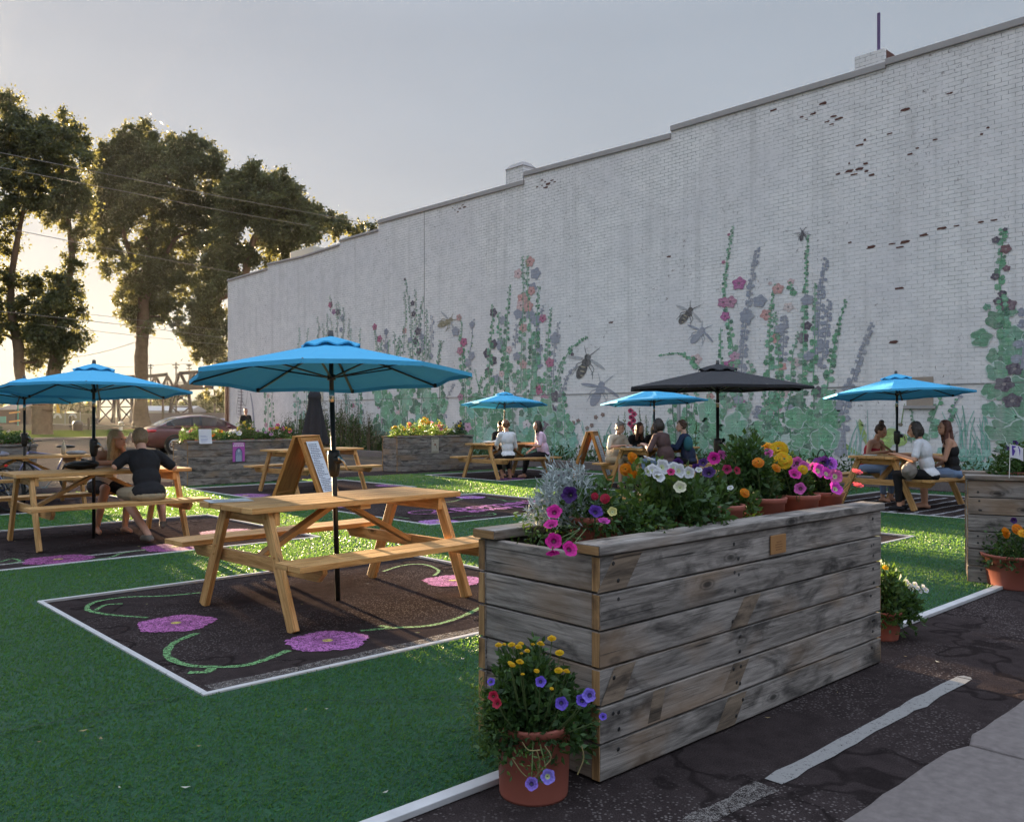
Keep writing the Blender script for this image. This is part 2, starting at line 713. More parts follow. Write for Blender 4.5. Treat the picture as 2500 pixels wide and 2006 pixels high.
for v in bm.verts: v.co.z = .014 + rise(v.co.y)
bm.to_mesh(o.data)
b = MB()
b.box((-60, 57.2, -.02), (75, 57.7, .15))
struct('street_kerb', b, M['concrete'], bevel=.02)

# asphalt pads left open in the turf (grid of three columns and four rows)
PX = [(-2.9, .35), (1.79, 5.10), (6.68, 10.12), (12.40, 15.8)]
PY = [(4.16, 7.08), (8.75, 11.8), (13.72, 16.4)]
TURF_Y0, TURF_Y1, TURF_X1 = 2.45, 17.0, 16.6
xe = [-12] + [v for p in PX for v in p] + [TURF_X1]
ye = [TURF_Y0] + [v for p in PY for v in p] + [TURF_Y1]
b = MB()
for i in range(len(xe) - 1):
    for j in range(len(ye) - 1):
        if i % 2 == 1 and j % 2 == 1: continue          # an open pad
        b.poly([(xe[i], ye[j], .012), (xe[i + 1], ye[j], .012), (xe[i + 1], ye[j + 1], .012), (xe[i], ye[j + 1], .012)])
struct('turf', b, M['turf'])


def in_turf(x, y):
    k = (y > TURF_Y0 + .02) & (y < TURF_Y1) & (x < TURF_X1)
    for px in PX:
        for py in PY:
            k &= ~((x > px[0] - .03) & (x < px[1] + .03) & (y > py[0] - .03) & (y < py[1] + .03))
    return k


# turf fibres: many near the camera, fewer and broader further off
def turf_blades():
    P, S = [], []
    for (d0, d1, dens, w) in ((1.5, 3.8, 9000, .0035), (3.8, 6, 6000, .0045), (6, 9, 4500, .005), (9, 14, 2600, .0075), (14, 26, 900, .013)):
        n = int((d1 * d1 - d0 * d0) * .62 * dens)
        d = np.sqrt(NP.uniform(d0 * d0, d1 * d1, n))
        r = NP.uniform(-.62, .62, n) * d
        x = r * CS + d * SN
        y = -r * SN + d * CS
        k = in_turf(x, y)
        x, y = x[k], y[k]
        P.append(np.stack([x, y], 1))
        S.append(np.full(len(x), w))
    P = np.concatenate(P)
    S = np.concatenate(S)
    n = len(P)
    g = NP.uniform(0, 2 * PI, n)
    h = NP.uniform(.006, .015, n) * (1 + S * 14)
    lean = NP.normal(size=(n, 2)) * .009 + np.array([.004, -.006])
    v = np.empty((n, 3, 3))
    v[:, 0, 0] = P[:, 0] - np.cos(g) * S
    v[:, 0, 1] = P[:, 1] - np.sin(g) * S
    v[:, 1, 0] = P[:, 0] + np.cos(g) * S
    v[:, 1, 1] = P[:, 1] + np.sin(g) * S
    v[:, 2, :2] = P + lean
    v[:, :2, 2] = .011
    v[:, 2, 2] = .012 + h
    me = bpy.data.meshes.new('turf_blades')
    me.vertices.add(n * 3)
    me.vertices.foreach_set('co', v.reshape(-1))
    me.loops.add(n * 3)
    me.loops.foreach_set('vertex_index', np.arange(n * 3, dtype=np.int32))
    me.polygons.add(n)
    me.polygons.foreach_set('loop_start', np.arange(0, n * 3, 3, dtype=np.int32))
    me.update(calc_edges=True)
    ca = me.color_attributes.new('Col', 'FLOAT_COLOR', 'CORNER')
    t = np.repeat(NP.random(n).astype(np.float32), 3)
    ca.data.foreach_set('color', np.stack([t, t, t, np.ones_like(t)], 1).reshape(-1))
    me.materials.append(mat_leaf('turf_fibre', (.003, .046, .024), (.013, .112, .052), .32, (.23, .43, .05), .45))
    o = bpy.data.objects.new('turf_blades', me)
    COL.objects.link(o)
    tag(o, 'short green artificial grass fibres covering the seating area', 'turf', kind='stuff')


turf_blades()

# white edging strips round the pads and along the front of the turf
M['petal_dark'] = plain('dark_seam', (.004, .022, .012), .8)
M['trim'] = plain('white_edging', (.46, .45, .46), .5, 0, .25, 8)
NAMES = {}
for i, px in enumerate(PX):
    for j, py in enumerate(PY):
        b = MB()
        w = .017
        z0, z1 = .002, .022
        b.box((px[0] - w, py[0] - w, z0), (px[1] + w, py[0] + w, z1))
        b.box((px[0] - w, py[1] - w, z0), (px[1] + w, py[1] + w, z1))
        b.box((px[0] - w, py[0] + w, z0), (px[0] + w, py[1] - w, z1))
        b.box((px[1] - w, py[0] + w, z0), (px[1] + w, py[1] - w, z1))
        o = b.build('pad_edging', M['trim'], bevel=.003)
        o['kind'] = 'structure'
b = MB()
b.box((-6, TURF_Y0 - .03, .002), (3.6, TURF_Y0 + .03, .026))
b.box((3.61, TURF_Y0 - .03, .002), (16.6, TURF_Y0 + .03, .026))
o = b.build('turf_edging', M['trim'], bevel=.003)
o['kind'] = 'structure'
# painted line on the asphalt, worn away towards its near end; worn line inside the front pad
def mat_chalk(name, cover=.5, scale=40, soft=.12):
    m = NT(name)
    p = m.pos()
    n_ = m.mix(.5, m.noise(p, scale, 5, .7), m.noise(p, scale * 4, 3, .7))
    a = m.ramp(n_, [(cover - soft, 0), (cover + soft, 1)])
    al = m.math('MULTIPLY', a, m.n('Attribute', attribute_name='Cov').outputs['Fac'])
    tr = m.n('BsdfTransparent')
    m.set(m.attr(), .9, 0, .1)
    ms = m.n('MixShader')
    m.l(a, ms.inputs[0])
    m.l(tr.outputs[0], ms.inputs[1])
    m.l(m.b.outputs[0], ms.inputs[2])
    m.l(ms.outputs[0], m.out.inputs['Surface'])
    return m.mat


M['chalk'] = mat_chalk('chalk', .465, 34, .10)
M['linepaint'] = mat_chalk('line_paint', .36, 34, .10)
M['wornpaint'] = mat_chalk('worn_line_paint', .52, 38, .10)


def ribbon(b, pts, w, z):
    pts = [Vector((p[0], p[1], z)) for p in pts]
    L, Rr = [], []
    for i, p in enumerate(pts):
        a = (pts[min(i + 1, len(pts) - 1)] - pts[max(i - 1, 0)]).normalized()
        s = Vector((-a.y, a.x, 0))
        ww = (w[i] if isinstance(w, (list, tuple)) else w) * R.uniform(.8, 1.2) / 2
        L.append(p + s * ww)
        Rr.append(p - s * ww)
    for i in range(len(pts) - 1):
        b.add([L[i], Rr[i], Rr[i + 1], L[i + 1]], [(0, 1, 2, 3)])


def spline(ctrl, n=10):
    P = [Vector((*p, 0)) if len(p) == 2 else Vector(p) for p in ctrl]
    out = []
    for i in range(len(P) - 1):
        p0, p1, p2, p3 = P[max(i - 1, 0)], P[i], P[i + 1], P[min(i + 2, len(P) - 1)]
        for k in range(n):
            t = k / n
            out.append(.5 * ((2 * p1) + (p2 - p0) * t + (2 * p0 - 5 * p1 + 4 * p2 - p3) * t * t + (3 * p1 - p0 - 3 * p2 + p3) * t ** 3))
    out.append(P[-1])
    return out


b = MB()
b.c = (.25, .24, .235)
ribbon(b, [(2.95 + k * .1, 1.735 + R.uniform(-.004, .004)) for k in range(20)], .085, .004)
ribbon(b, [(4.86, 1.735), (4.9, 1.735)], [.07, .03], .004)
struct('road_marking', b, M['linepaint'])
b = MB()
b.c = (.20, .18, .17)
ribbon(b, [(1.6 + k * .1, 1.735 + R.uniform(-.008, .008)) for k in range(14)], .09, .004)
ribbon(b, [(1.86 + k * .1, 4.27 + R.uniform(-.006, .006)) for k in range(31)], .11, .004)
struct('road_marking', b, M['wornpaint'])

# concrete footway in the near corner, slabs with open joints
for k, (x0, x1) in enumerate(((-2, 2.1), (2.115, 3.765), (3.78, 5.6), (5.615, 7.6), (7.615, 10))):
    b = MB()
    prof = []
    e = [(x0 + (x1 - x0) * t / 14, 1.365 + R.uniform(-.005, .005) - (.035 if t in (0, 14) else 0)) for t in range(15)]
    vs = [(x, y, .045) for x, y in e] + [(x1, -2, .045), (x0, -2, .045)]
    vs2 = [(x, y, -.01) for x, y, z in vs]
    n = len(vs)
    b.add(vs + vs2, [tuple(reversed(range(n)))] + [(i, (i + 1) % n, n + (i + 1) % n, n + i) for i in range(n)])
    o = b.build('footway', M['concrete'], bevel=.012)
    o['kind'] = 'structure'


# chalk drawings on the pads: flowers, vines and lettering
PINK, PURP, GRN, YEL = (.44, .15, .38), (.33, .14, .40), (.16, .32, .14), (.55, .47, .12)


def cflower(b, x, y, r, col, sx=1.0, z=.004, rot=0):
    n = 110
    ring = []
    for k in range(n):
        g = 2 * PI * k / n
        rr = r * (.86 + .13 * abs(math.cos(2.5 * g + rot)) + R.uniform(-.055, .045))
        ring.append((x + rr * math.cos(g) * sx, y + rr * math.sin(g), z))
    b.c = col
    b.poly(ring)
    b.c = tuple(v * .62 for v in col)
    b.poly([(x + r * .33 * math.cos(2 * PI * k / 20) * sx * R.uniform(.85, 1.15), y + r * .33 * math.sin(2 * PI * k / 20) * R.uniform(.85, 1.15), z + .001) for k in range(20)])
    for k in range(5):                      # petal folds
        g = 2 * PI * (k + .5) / 5 + rot
        b.c = tuple(v * .7 for v in col)
        ribbon(b, [(x + r * q * math.cos(g) * sx, y + r * q * math.sin(g)) for q in (.35, .6, .85)], [.03 * r * 4, .02 * r * 4, .01 * r * 4], z + .0015)
    b.c = YEL
    b.poly([(x + r * .13 * math.cos(2 * PI * k / 12) * sx, y + r * .13 * math.sin(2 * PI * k / 12), z + .003) for k in range(12)])


def pv(*uv):
    return [tuple(gp(u, v)[:2]) for u, v in uv]


b = MB()
b.c = GRN
ribbon(b, spline(pv((490, 1447), (400, 1455), (305, 1458), (232, 1470), (213, 1488), (262, 1500), (360, 1508))), .035, .0035)
ribbon(b, spline(pv((233, 1490), (258, 1477), (300, 1474))), .03, .0035)
ribbon(b, spline(pv((480, 1546), (425, 1570), (408, 1600), (450, 1622), (520, 1628), (610, 1622), (705, 1588))), .045, .0035)
ribbon(b, spline(pv((520, 1628), (505, 1640), (460, 1642))), .05, .0035)
ribbon(b, spline(pv((880, 1540), (960, 1533), (1050, 1527), (1120, 1508), (1180, 1480))), .04, .0035)
ribbon(b, spline(pv((950, 1535), (945, 1530), (925, 1528))), .04, .0035)
ribbon(b, spline(pv((935, 1395), (985, 1380), (1035, 1378), (1070, 1392), (1060, 1405))), .03, .0035)
for u, v, r in ((430, 1522, .26), (800, 1565, .26), (1105, 1418, .26)):
    p = gp(u, v)
    cflower(b, p.x, p.y, r, PINK if u != 800 else (.46, .17, .44), 1.0, .0045, R.random())
struct('chalk_drawing', b, M['chalk'])
b = MB()                                   # seams and ruffled lines of the turf rolls
b.c = (.004, .02, .01)
ribbon(b, spline(pv((0, 1802), (130, 1778), (280, 1745), (400, 1722), (470, 1706))), .010, .030)
ribbon(b, spline(pv((700, 1722), (900, 1722), (1060, 1712), (1180, 1716))), .006, .028)
struct('turf_seam', b, M['petal_dark'])
b = MB()                                   # second pad: lettering with flowers
b.c = GRN
ribbon(b, spline(pv((1190, 1215), (1225, 1220), (1240, 1224), (1268, 1222))), .03, .0035)
ribbon(b, spline(pv((1090, 1226), (1110, 1223), (1130, 1217))), .03, .0035)
ribbon(b, spline(pv((1104, 1265), (1140, 1260), (1190, 1258), (1210, 1256), (1200, 1252), (1190, 1254))), .03, .0035)
ribbon(b, spline(pv((1265, 1249), (1255, 1253), (1270, 1254), (1290, 1250))), .03, .0035)
ribbon(b, spline(pv((905, 1265), (960, 1262), (1000, 1266))), .03, .0035)
for u, v, r in ((1150, 1214, .26), (1070, 1274, .27), (850, 1235, .26)):
    p = gp(u, v)
    cflower(b, p.x, p.y, r, (.42, .2, .5), 1.0, .0045, R.random())
b.c = PINK
ribbon(b, spline(pv((1110, 1249), (1060, 1254), (1010, 1254), (1000, 1250), (1030, 1246), (1062, 1246), (1055, 1252), (1066, 1250), (1115, 1249))), .035, .0035)
ribbon(b, spline(pv((1145, 1246), (1158, 1249), (1166, 1250), (1176, 1247), (1215, 1242), (1246, 1238))), .03, .0035)
struct('chalk_drawing', b, M['chalk'])


def chalk_text(txt, u, v, size, ang, col, name='chalk_lettering'):
    cu = bpy.data.curves.new(name, 'FONT')
    cu.body = txt
    cu.size = size
    cu.shear = .25
    cu.offset = .012
    tmp = bpy.data.objects.new('tmp', cu)
    COL.objects.link(tmp)
    me = bpy.data.meshes.new_from_object(tmp.evaluated_get(bpy.context.evaluated_depsgraph_get()))
    bpy.data.objects.remove(tmp)
    ca = me.color_attributes.new('Col', 'FLOAT_COLOR', 'CORNER')
    ca.data.foreach_set('color', [x for _ in range(len(me.loops)) for x in (*col, 1)])
    me.materials.append(M['chalk'])
    o = bpy.data.objects.new(name, me)
    COL.objects.link(o)
    p = gp(u, v)
    o.location = (p.x, p.y, .005)
    o.rotation_euler = (0, 0, ang)
    o['kind'] = 'structure'
    return o


chalk_text('pometio', 1110, 1247, .62, .02, PINK)
chalk_text('lovers', 1148, 1251, .46, .02, PINK)
b = MB()                                   # chalk on the other pads
b.c = GRN
ribbon(b, spline(pv((0, 1372), (30, 1364), (48, 1370), (20, 1376))), .03, .0035)
ribbon(b, spline(pv((205, 1370), (270, 1360), (300, 1350), (370, 1340))), .03, .0035)
for u, v, r in ((142, 1366, .3), (430, 1335, .33), (560, 1300, .34)):
    p = gp(u, v)
    cflower(b, p.x, p.y, r, (.30, .09, .24), 1.1, .0045, R.random())
b.c = (.35, .33, .32)
ribbon(b, [(1.85 + k * .1, 9.2 + R.uniform(-.01, .01)) for k in range(30)], .07, .003)
struct('chalk_drawing', b, M['chalk'])
b = MB()
for u, v, r in ((600, 1210, .42), (950, 1185, .3)):
    p = gp(u, v)
    cflower(b, p.x, p.y, r, (.30, .13, .32), 1.0, .0045, R.random())
for x, y, r in ((13.1, 14.2, .35), (14.9, 14.1, .3), (9.4, 6.6, .28)):
    cflower(b, x, y, r, (.34, .14, .36), 1.0, .0045, R.random())
b.c = GRN
ribbon(b, spline([(9.0, 4.55), (9.35, 4.62), (9.6, 4.4), (9.95, 4.5)]), .04, .0035)
ribbon(b, spline([(9.2, 4.85), (9.5, 4.75), (9.9, 4.8)]), .035, .0035)
struct('chalk_drawing', b, M['chalk'])
b = MB()                                   # white chalk stripes under the right-hand table
b.c = (.40, .39, .42)
for k in range(9):
    y = 4.32 + k * .3
    ribbon(b, [(12.5 + q * .2, y + R.uniform(-.02, .02)) for q in range(16)], .06, .0035)
struct('chalk_drawing', b, M['chalk'])


# ------------------------------------------------------------------ the painted brick building
def brick_nodes(m):
    """running bond in metres on the wall plane (world Y, Z)"""
    sp = m.n('SeparateXYZ')
    m.l(m.pos(), sp.inputs[0])
    cb = m.n('CombineXYZ')
    m.l(sp.outputs['Y'], cb.inputs['X'])
    m.l(sp.outputs['Z'], cb.inputs['Y'])
    br = m.n('TexBrick', offset=.5, squash=1.0)
    m.l(cb.outputs[0], br.inputs['Vector'])
    br.inputs['Scale'].default_value = 1
    br.inputs['Brick Width'].default_value = .24
    br.inputs['Row Height'].default_value = .085
    br.inputs['Mortar Size'].default_value = .008
    br.inputs['Mortar Smooth'].default_value = .35
    br.inputs['Bias'].default_value = 0
    br.inputs['Color1'].default_value = (0, 0, 0, 1)
    br.inputs['Color2'].default_value = (1, 1, 1, 1)
    return br, cb.outputs[0]


def mat_wall(painted):
    m = NT('mural_paint' if painted else 'painted_brick')
    br, p = brick_nodes(m)
    mort = br.outputs['Fac']
    big = m.noise(p, .35, 5, .6)
    mid = m.noise(p, 2.2, 5, .65)
    fine = m.noise(p, 14, 4, .7)
    base = m.mix(m.ramp(big, [(.35, 0), (.65, 1)]), (.73, .70, .705), (.84, .81, .795))
    base = m.mix(m.ramp(mid, [(.42, 0), (.75, .45)]), base, (.58, .575, .57))
    base = m.mix(m.math('MULTIPLY', br.outputs['Color'], .14), base, (.46, .45, .45))
    if painted:
        pc = m.mix(m.ramp(fine, [(.3, .0), (.75, .28)]), m.attr(), base)
        base = pc
    # open joints: dark where the paint does not bridge the mortar
    op = m.ramp(m.mix(.55, m.mix(.5, mid, big), fine), [(.42, .06), (.58, 1)])
    sp = m.n('SeparateXYZ')
    m.l(p, sp.inputs[0])
    hi = m.n('MapRange')
    m.l(sp.outputs['Y'], hi.inputs['Value'])
    hi.inputs['From Min'].default_value = 2
    hi.inputs['From Max'].default_value = 8
    hi.inputs['To Min'].default_value = .45
    hi.inputs['To Max'].default_value = 1.0
    op = m.math('MULTIPLY', op, hi.outputs[0])
    base = m.mix(m.math('MULTIPLY', m.math('MULTIPLY', mort, op), .8), base, (.07, .066, .066))
    # small chips in the paint
    ch = m.ramp(m.noise(p, 9, 6, .75, .6), [(.605, 0), (.64, 1)])
    zone = m.ramp(m.noise(p, .5, 3), [(.47, 0), (.60, 1)])
    # rain streaks running down from the coping
    mp = m.n('Mapping')
    mp.inputs['Scale'].default_value = (3.2, .22, 1)
    m.l(p, mp.inputs['Vector'])
    st = m.ramp(m.noise(mp.outputs[0], 1.0, 5, .6), [(.50, 0), (.75, .5)])
    base = m.mix(st, base, (.47, .45, .44))
    base = m.mix(m.math('MULTIPLY', m.math('MULTIPLY', ch, zone), .8), base, (.12, .085, .08))
    m.set(base, .75, 0, .25)
    h = m.math('ADD', m.math('MULTIPLY', mort, -1.0), m.math('MULTIPLY', fine, .35))
    m.bump(h, .6, .008)
    return m.mat


M['brick'] = mat_wall(False)
M['mural'] = mat_wall(True)
M['barebrick'] = plain('bare_red_brick', (.125, .062, .052), .9, 0, .5, 12, .1, .4)
M['coping'] = plain('stone_coping', (.36, .335, .33), .85, 0, .14, 4, .2, .2)

bld = thing('brick_building', 'long white painted brick building with flower mural on its side wall', 'building', (WX, 20, 0))


def B_(mb, name, mat, **k):
    for i in range(len(mb.v)):
        x, y, z = mb.v[i]
        mb.v[i] = (x - WX, y - 20, z)
    return mb.build(name, mat, bld, **k)


# roofline from right (near) to left (far): (world y, height of the wall top)
PROF = [(-14, 8.70), (7.96, 8.70), (7.96, 8.64), (13.47, 8.66), (13.47, 8.48), (18.9, 8.62), (18.9, 8.38), (26.67, 8.46), (26.67, 8.20),
        (29.35, 8.20), (29.35, 8.05), (32.2, 7.98), (35.3, 8.06), (35.3, 7.86), (39.3, 7.80)]
b = MB()
TH_W = .42
segs = [(PROF[i], PROF[i + 1]) for i in range(len(PROF) - 1) if PROF[i + 1][0] > PROF[i][0]]
for (y0, z0), (y1, z1) in segs:
    vs = [(WX, y0, -.05), (WX, y1, -.05), (WX, y1, z1), (WX, y0, z0), (WX + TH_W, y0, -.05), (WX + TH_W, y1, -.05), (WX + TH_W, y1, z1), (WX + TH_W, y0, z0)]
    b.add(vs, [(0, 1, 2, 3), (3, 2, 6, 7), (7, 6, 5, 4), (1, 5, 6, 2), (0, 3, 7, 4)])
b.add([(WX, 39.3, -.05), (WX + 26, 39.3, -.05), (WX + 26, 39.3, 6.8), (WX + TH_W, 39.3, 6.8), (WX + TH_W, 39.3, 7.93), (WX, 39.3, 7.93)], [tuple(range(6))])
B_(b, 'side_wall', M['brick'])
b = MB()
b.add([(WX + TH_W, -14, 6.8), (WX + 26, -14, 6.8), (WX + 26, 39.3, 6.8), (WX + TH_W, 39.3, 6.8)], [(0, 1, 2, 3)])
b.add([(WX + 26, -14, 0), (WX + 26, 39.3, 0), (WX + 26, 39.3, 6.8), (WX + 26, -14, 6.8)], [(0, 1, 2, 3)])
B_(b, 'roof', M['coping'])
for (y0, z0), (y1, z1) in segs:
    b = MB()
    hh = .145 if z0 > 8.3 else .09
    b.add([(WX - .05, y0, z0 + .002), (WX - .05, y1, z1 + .002), (WX + TH_W + .05, y1, z1 + .002), (WX + TH_W + .05, y0, z0 + .002),
           (WX - .05, y0, z0 + hh), (WX - .05, y1, z1 + hh), (WX + TH_W + .05, y1, z1 + hh), (WX + TH_W + .05, y0, z0 + hh)],
          [(0, 1, 2, 3), (7, 6, 5, 4), (0, 4, 5, 1), (1, 5, 6, 2), (2, 6, 7, 3), (3, 7, 4, 0)])
    B_(b, 'coping', M['coping'], bevel=.015)
# two brick chimney stubs on the parapet
for y0, y1, z0, z1, lab in ((7.98, 8.63, 8.6, 9.08, 0), (18.95, 19.72, 8.3, 8.98, 1)):
    b = MB()
    b.box((WX - .012, y0, z0), (WX + .5, y1, z1))
    ch = B_(b, 'chimney', M['brick'])
    b = MB()
    if lab:
        b.add([(WX - .04, y0 - .03, z1 + .002), (WX - .04, y1 + .03, z1 + .002), (WX + .53, y1 + .03, z1 + .002), (WX + .53, y0 - .03, z1 + .002),
               (WX + .1, y0 + .12, z1 + .16), (WX + .1, y1 - .12, z1 + .16), (WX + .4, y1 - .12, z1 + .16), (WX + .4, y0 + .12, z1 + .16)],
              [(0, 1, 5, 4), (1, 2, 6, 5), (2, 3, 7, 6), (3, 0, 4, 7), (4, 5, 6, 7)])
        cp_ = B_(b, 'chimney_cap', M['coping'])
        cp_.parent = ch
    else:
        b.box((WX + .05, y0 - .005, z1 - .3), (WX + .45, y0 - .003, z1 - .02))
        cp_ = B_(b, 'bare_brick_patch', M['barebrick'])
        cp_.parent = ch
b = MB()
b.tube([(WX + .10, 8.16, 9.05), (WX + .10, 8.16, 9.90)], .035, 8)
tag(b.build('roof_pipe', plain('violet_pipe', (.11, .07, .17), .5)), 'thin dark violet pipe standing on the chimney stub of the white building', 'pipe')
# seam down the wall, where two building phases meet, and low belt line
b = MB()
y_, z_, d_ = onwall(1036, 700)
b.box((WX - .012, y_ - .012, .2), (WX - .001, y_ + .012, 8.45))
B_(b, 'expansion_joint', plain('joint_filler', (.36, .34, .33), .8))
# boarded window low on the wall
b = MB()
ya, za, _ = onwall(2214, 990)
yb, zb, _ = onwall(2279, 919)
b.box((WX - .02, yb, za), (WX - .004, ya, zb))
win = B_(b, 'boarded_window', plain('tan_board', (.33, .27, .22), .8))
b = MB()
b.box((WX - .05, yb - .05, za - .06), (WX - .003, ya + .05, za - .002))
s_ = B_(b, 'sill', M['coping'])
s_.parent = win
b = MB()
b.box((WX - .035, yb, zb - .32), (WX - .021, ya, zb - .2))
s_ = B_(b, 'blind_slat', plain('dark_slat', (.07, .05, .04), .7))
s_.parent = win
# belt line
b = MB()
b.box((WX - .016, -6, 2.02), (WX - .002, 33, 2.035))
B_(b, 'belt_line', plain('belt_groove', (.22, .215, .22), .9))
# patches where paint has fallen off: whole bricks of the bond showing red
b = MB()


def bare(u, v, ru, rv, dens):
    y, z, d = onwall(u, v)
    ry, rz = ru * d / FPX / .75, rv * d / FPX
    r0, r1 = int((z - rz) / .085), int((z + rz) / .085)
    for r in range(r0, r1 + 1):
        off = .12 if r % 2 else 0
        for k in range(int((y - ry) / .24) - 1, int((y + ry) / .24) + 2):
            yy = k * .24 + off + .12
            zz = r * .085 + .0425
            q = ((yy - y) / ry) ** 2 + ((zz - z) / rz) ** 2
            if q < 1 and R.random() < dens * (1.2 - q):
                a0, a1 = sorted((R.uniform(-.112, -.02), R.uniform(.02, .112)))
                w0, w1 = -.034 * R.uniform(.4, 1), .034 * R.uniform(.4, 1)
                if R.random() < .2: a0, a1, w0, w1 = -.112, .112, -.036, .036
                n = 9
                ring = []
                for i in range(n):
                    g = 2 * PI * i / n
                    cx, sx = math.cos(g), math.sin(g)
                    fx = max(-1, min(1, cx * 1.35)) * R.uniform(.6, 1)
                    fz = max(-1, min(1, sx * 1.35)) * R.uniform(.45, 1)
                    ring.append((WX - .004, yy + (a0 + a1) / 2 + fx * (a1 - a0) / 2, zz + (w0 + w1) / 2 + fz * (w1 - w0) / 2))
                b.poly(ring)


bare(1335, 448, 40, 13, 1.0)
bare(1270, 455, 22, 8, .45)
bare(1122, 510, 30, 10, .9)
bare(1632, 627, 8, 5, 1.0)
bare(1485, 790, 9, 5, .5)
for u, v in ((2040, 590), (2068, 588), (2085, 612), (2135, 600), (2190, 597), (2205, 590), (2250, 575), (2330, 555), (2285, 562), (2368, 546), (2420, 540), (2230, 603)):
    bare(u, v, 18, 8, .6)
for u, v in ((2085, 415), (2120, 425), (2135, 440), (2110, 405), (2075, 405), (2060, 420), (2010, 290), (1980, 285), (2040, 290), (2005, 265), (2235, 365), (2290, 345), (2390, 318), (2200, 265), (2165, 330), (2100, 350)):
    bare(u, v, 18, 14, .5)
for u, v in ((2130, 770), (2110, 768), (1890, 270), (2030, 250), (2125, 235), (2250, 220), (2330, 230), (2440, 330), (2205, 700), (2180, 830)):
    bare(u, v, 14, 9, .45)
B_(b, 'bare_brick', M['barebrick'])

# ---- the mural: painted flat on the bricks, in the plane of the wall
PX_Z = [0]


def wz():
    PX_Z[0] += 1
    return WX - .006 - .00012 * (PX_Z[0] % 90)


def wp(u, v):
    y, z, d = onwall(u, v)
    return y, z, d


GREENS = [(.055, .22, .10), (.085, .29, .14), (.13, .36, .19), (.045, .15, .085), (.17, .41, .26)]
TEALS = [(.17, .43, .33), (.28, .52, .43), (.12, .34, .25)]
SHAD = (.27, .285, .35)
DARK, ROSE, SALM, PALE, MAGE = (.05, .03, .06), (.42, .09, .19), (.55, .27, .25), (.60, .42, .42), (.40, .08, .25)


def mleaf(b, u, v, rpx, col, ang=None, lobes=True):
    y, z, d = wp(u, v)
    r = rpx * d / FPX
    ang = R.uniform(0, 2 * PI) if ang is None else ang
    if rpx > 11 and R.random() < .7 and col != SHAD:           # pale outline left round the leaf by the painter
        x = wz()
        b.c = (.50, .62, .56)
        b.poly([(x, y + r * 1.04 * (.80 + .2 * abs(math.cos(2.5 * 2 * PI * k / 22))) * math.cos(2 * PI * k / 22 + ang), z + r * 1.04 * (.80 + .2 * abs(math.cos(2.5 * 2 * PI * k / 22))) * math.sin(2 * PI * k / 22 + ang) * .92) for k in range(22)])
    x = wz()
    n = 22
    ring = []
    for k in range(n):
        g = 2 * PI * k / n
        rr = r * (.78 + (.2 * abs(math.cos(2.5 * g)) if lobes else .1) + R.uniform(-.06, .06))
        if k == 0: rr *= 1.15
        if k == n // 2: rr *= .55
        ring.append((x, y + rr * math.cos(g + ang), z + rr * math.sin(g + ang) * .9))
    b.c = col
    b.poly(ring)
    if rpx > 9:                                   # painted veins and a darker half
        b.c = tuple(min(1, c * 1.7 + .03) for c in col)
        x2 = x - .0006
        for q in (-1.1, -.55, 0, .55, 1.1):
            g = ang + q
            e = (y + r * .75 * math.cos(g), z + r * .75 * math.sin(g) * .9)
            s = (y - r * .3 * math.cos(ang), z - r * .3 * math.sin(ang) * .9)
            w = r * .035
            nx, nz = -(e[1] - s[1]), e[0] - s[0]
            L = math.hypot(nx, nz)
            nx, nz = nx / L * w, nz / L * w
            b.add([(x2, s[0] + nx, s[1] + nz), (x2, s[0] - nx, s[1] - nz), (x2, e[0], e[1])], [(0, 1, 2)])


def mflower(b, u, v, rpx, col, sx=1.0):
    y, z, d = wp(u, v)
    r = rpx * d / FPX
    x = wz()
    n = 24
    rot = R.random() * 6
    b.c = col
    b.poly([(x, y + r * sx * 1.25 * (.86 + .13 * math.cos(5 * k * 2 * PI / n + rot) + R.uniform(-.04, .04)) * math.cos(2 * PI * k / n),
             z + r * (.86 + .13 * math.cos(5 * k * 2 * PI / n + rot) + R.uniform(-.04, .04)) * math.sin(2 * PI * k / n)) for k in range(n)])
    if col == SHAD: return
    for k in range(7):                            # folds
        g = 2 * PI * k / 7 + rot
        b.c = tuple(min(1, c * 1.6 + .06) for c in col)
        q0, q1 = .3 * r, .85 * r
        w = r * .05
        b.add([(x - .0006, y + q0 * 1.2 * sx * math.cos(g + .12), z + q0 * math.sin(g + .12)), (x - .0006, y + q0 * 1.2 * sx * math.cos(g - .12), z + q0 * math.sin(g - .12)),
               (x - .0006, y + q1 * 1.2 * sx * math.cos(g), z + q1 * math.sin(g))], [(0, 1, 2)])
    b.c = tuple(c * .35 for c in col) if sum(col) > .4 else (.25, .2, .2)
    b.poly([(x - .0008, y + r * .24 * math.cos(2 * PI * k / 9), z + r * .2 * math.sin(2 * PI * k / 9)) for k in range(9)])


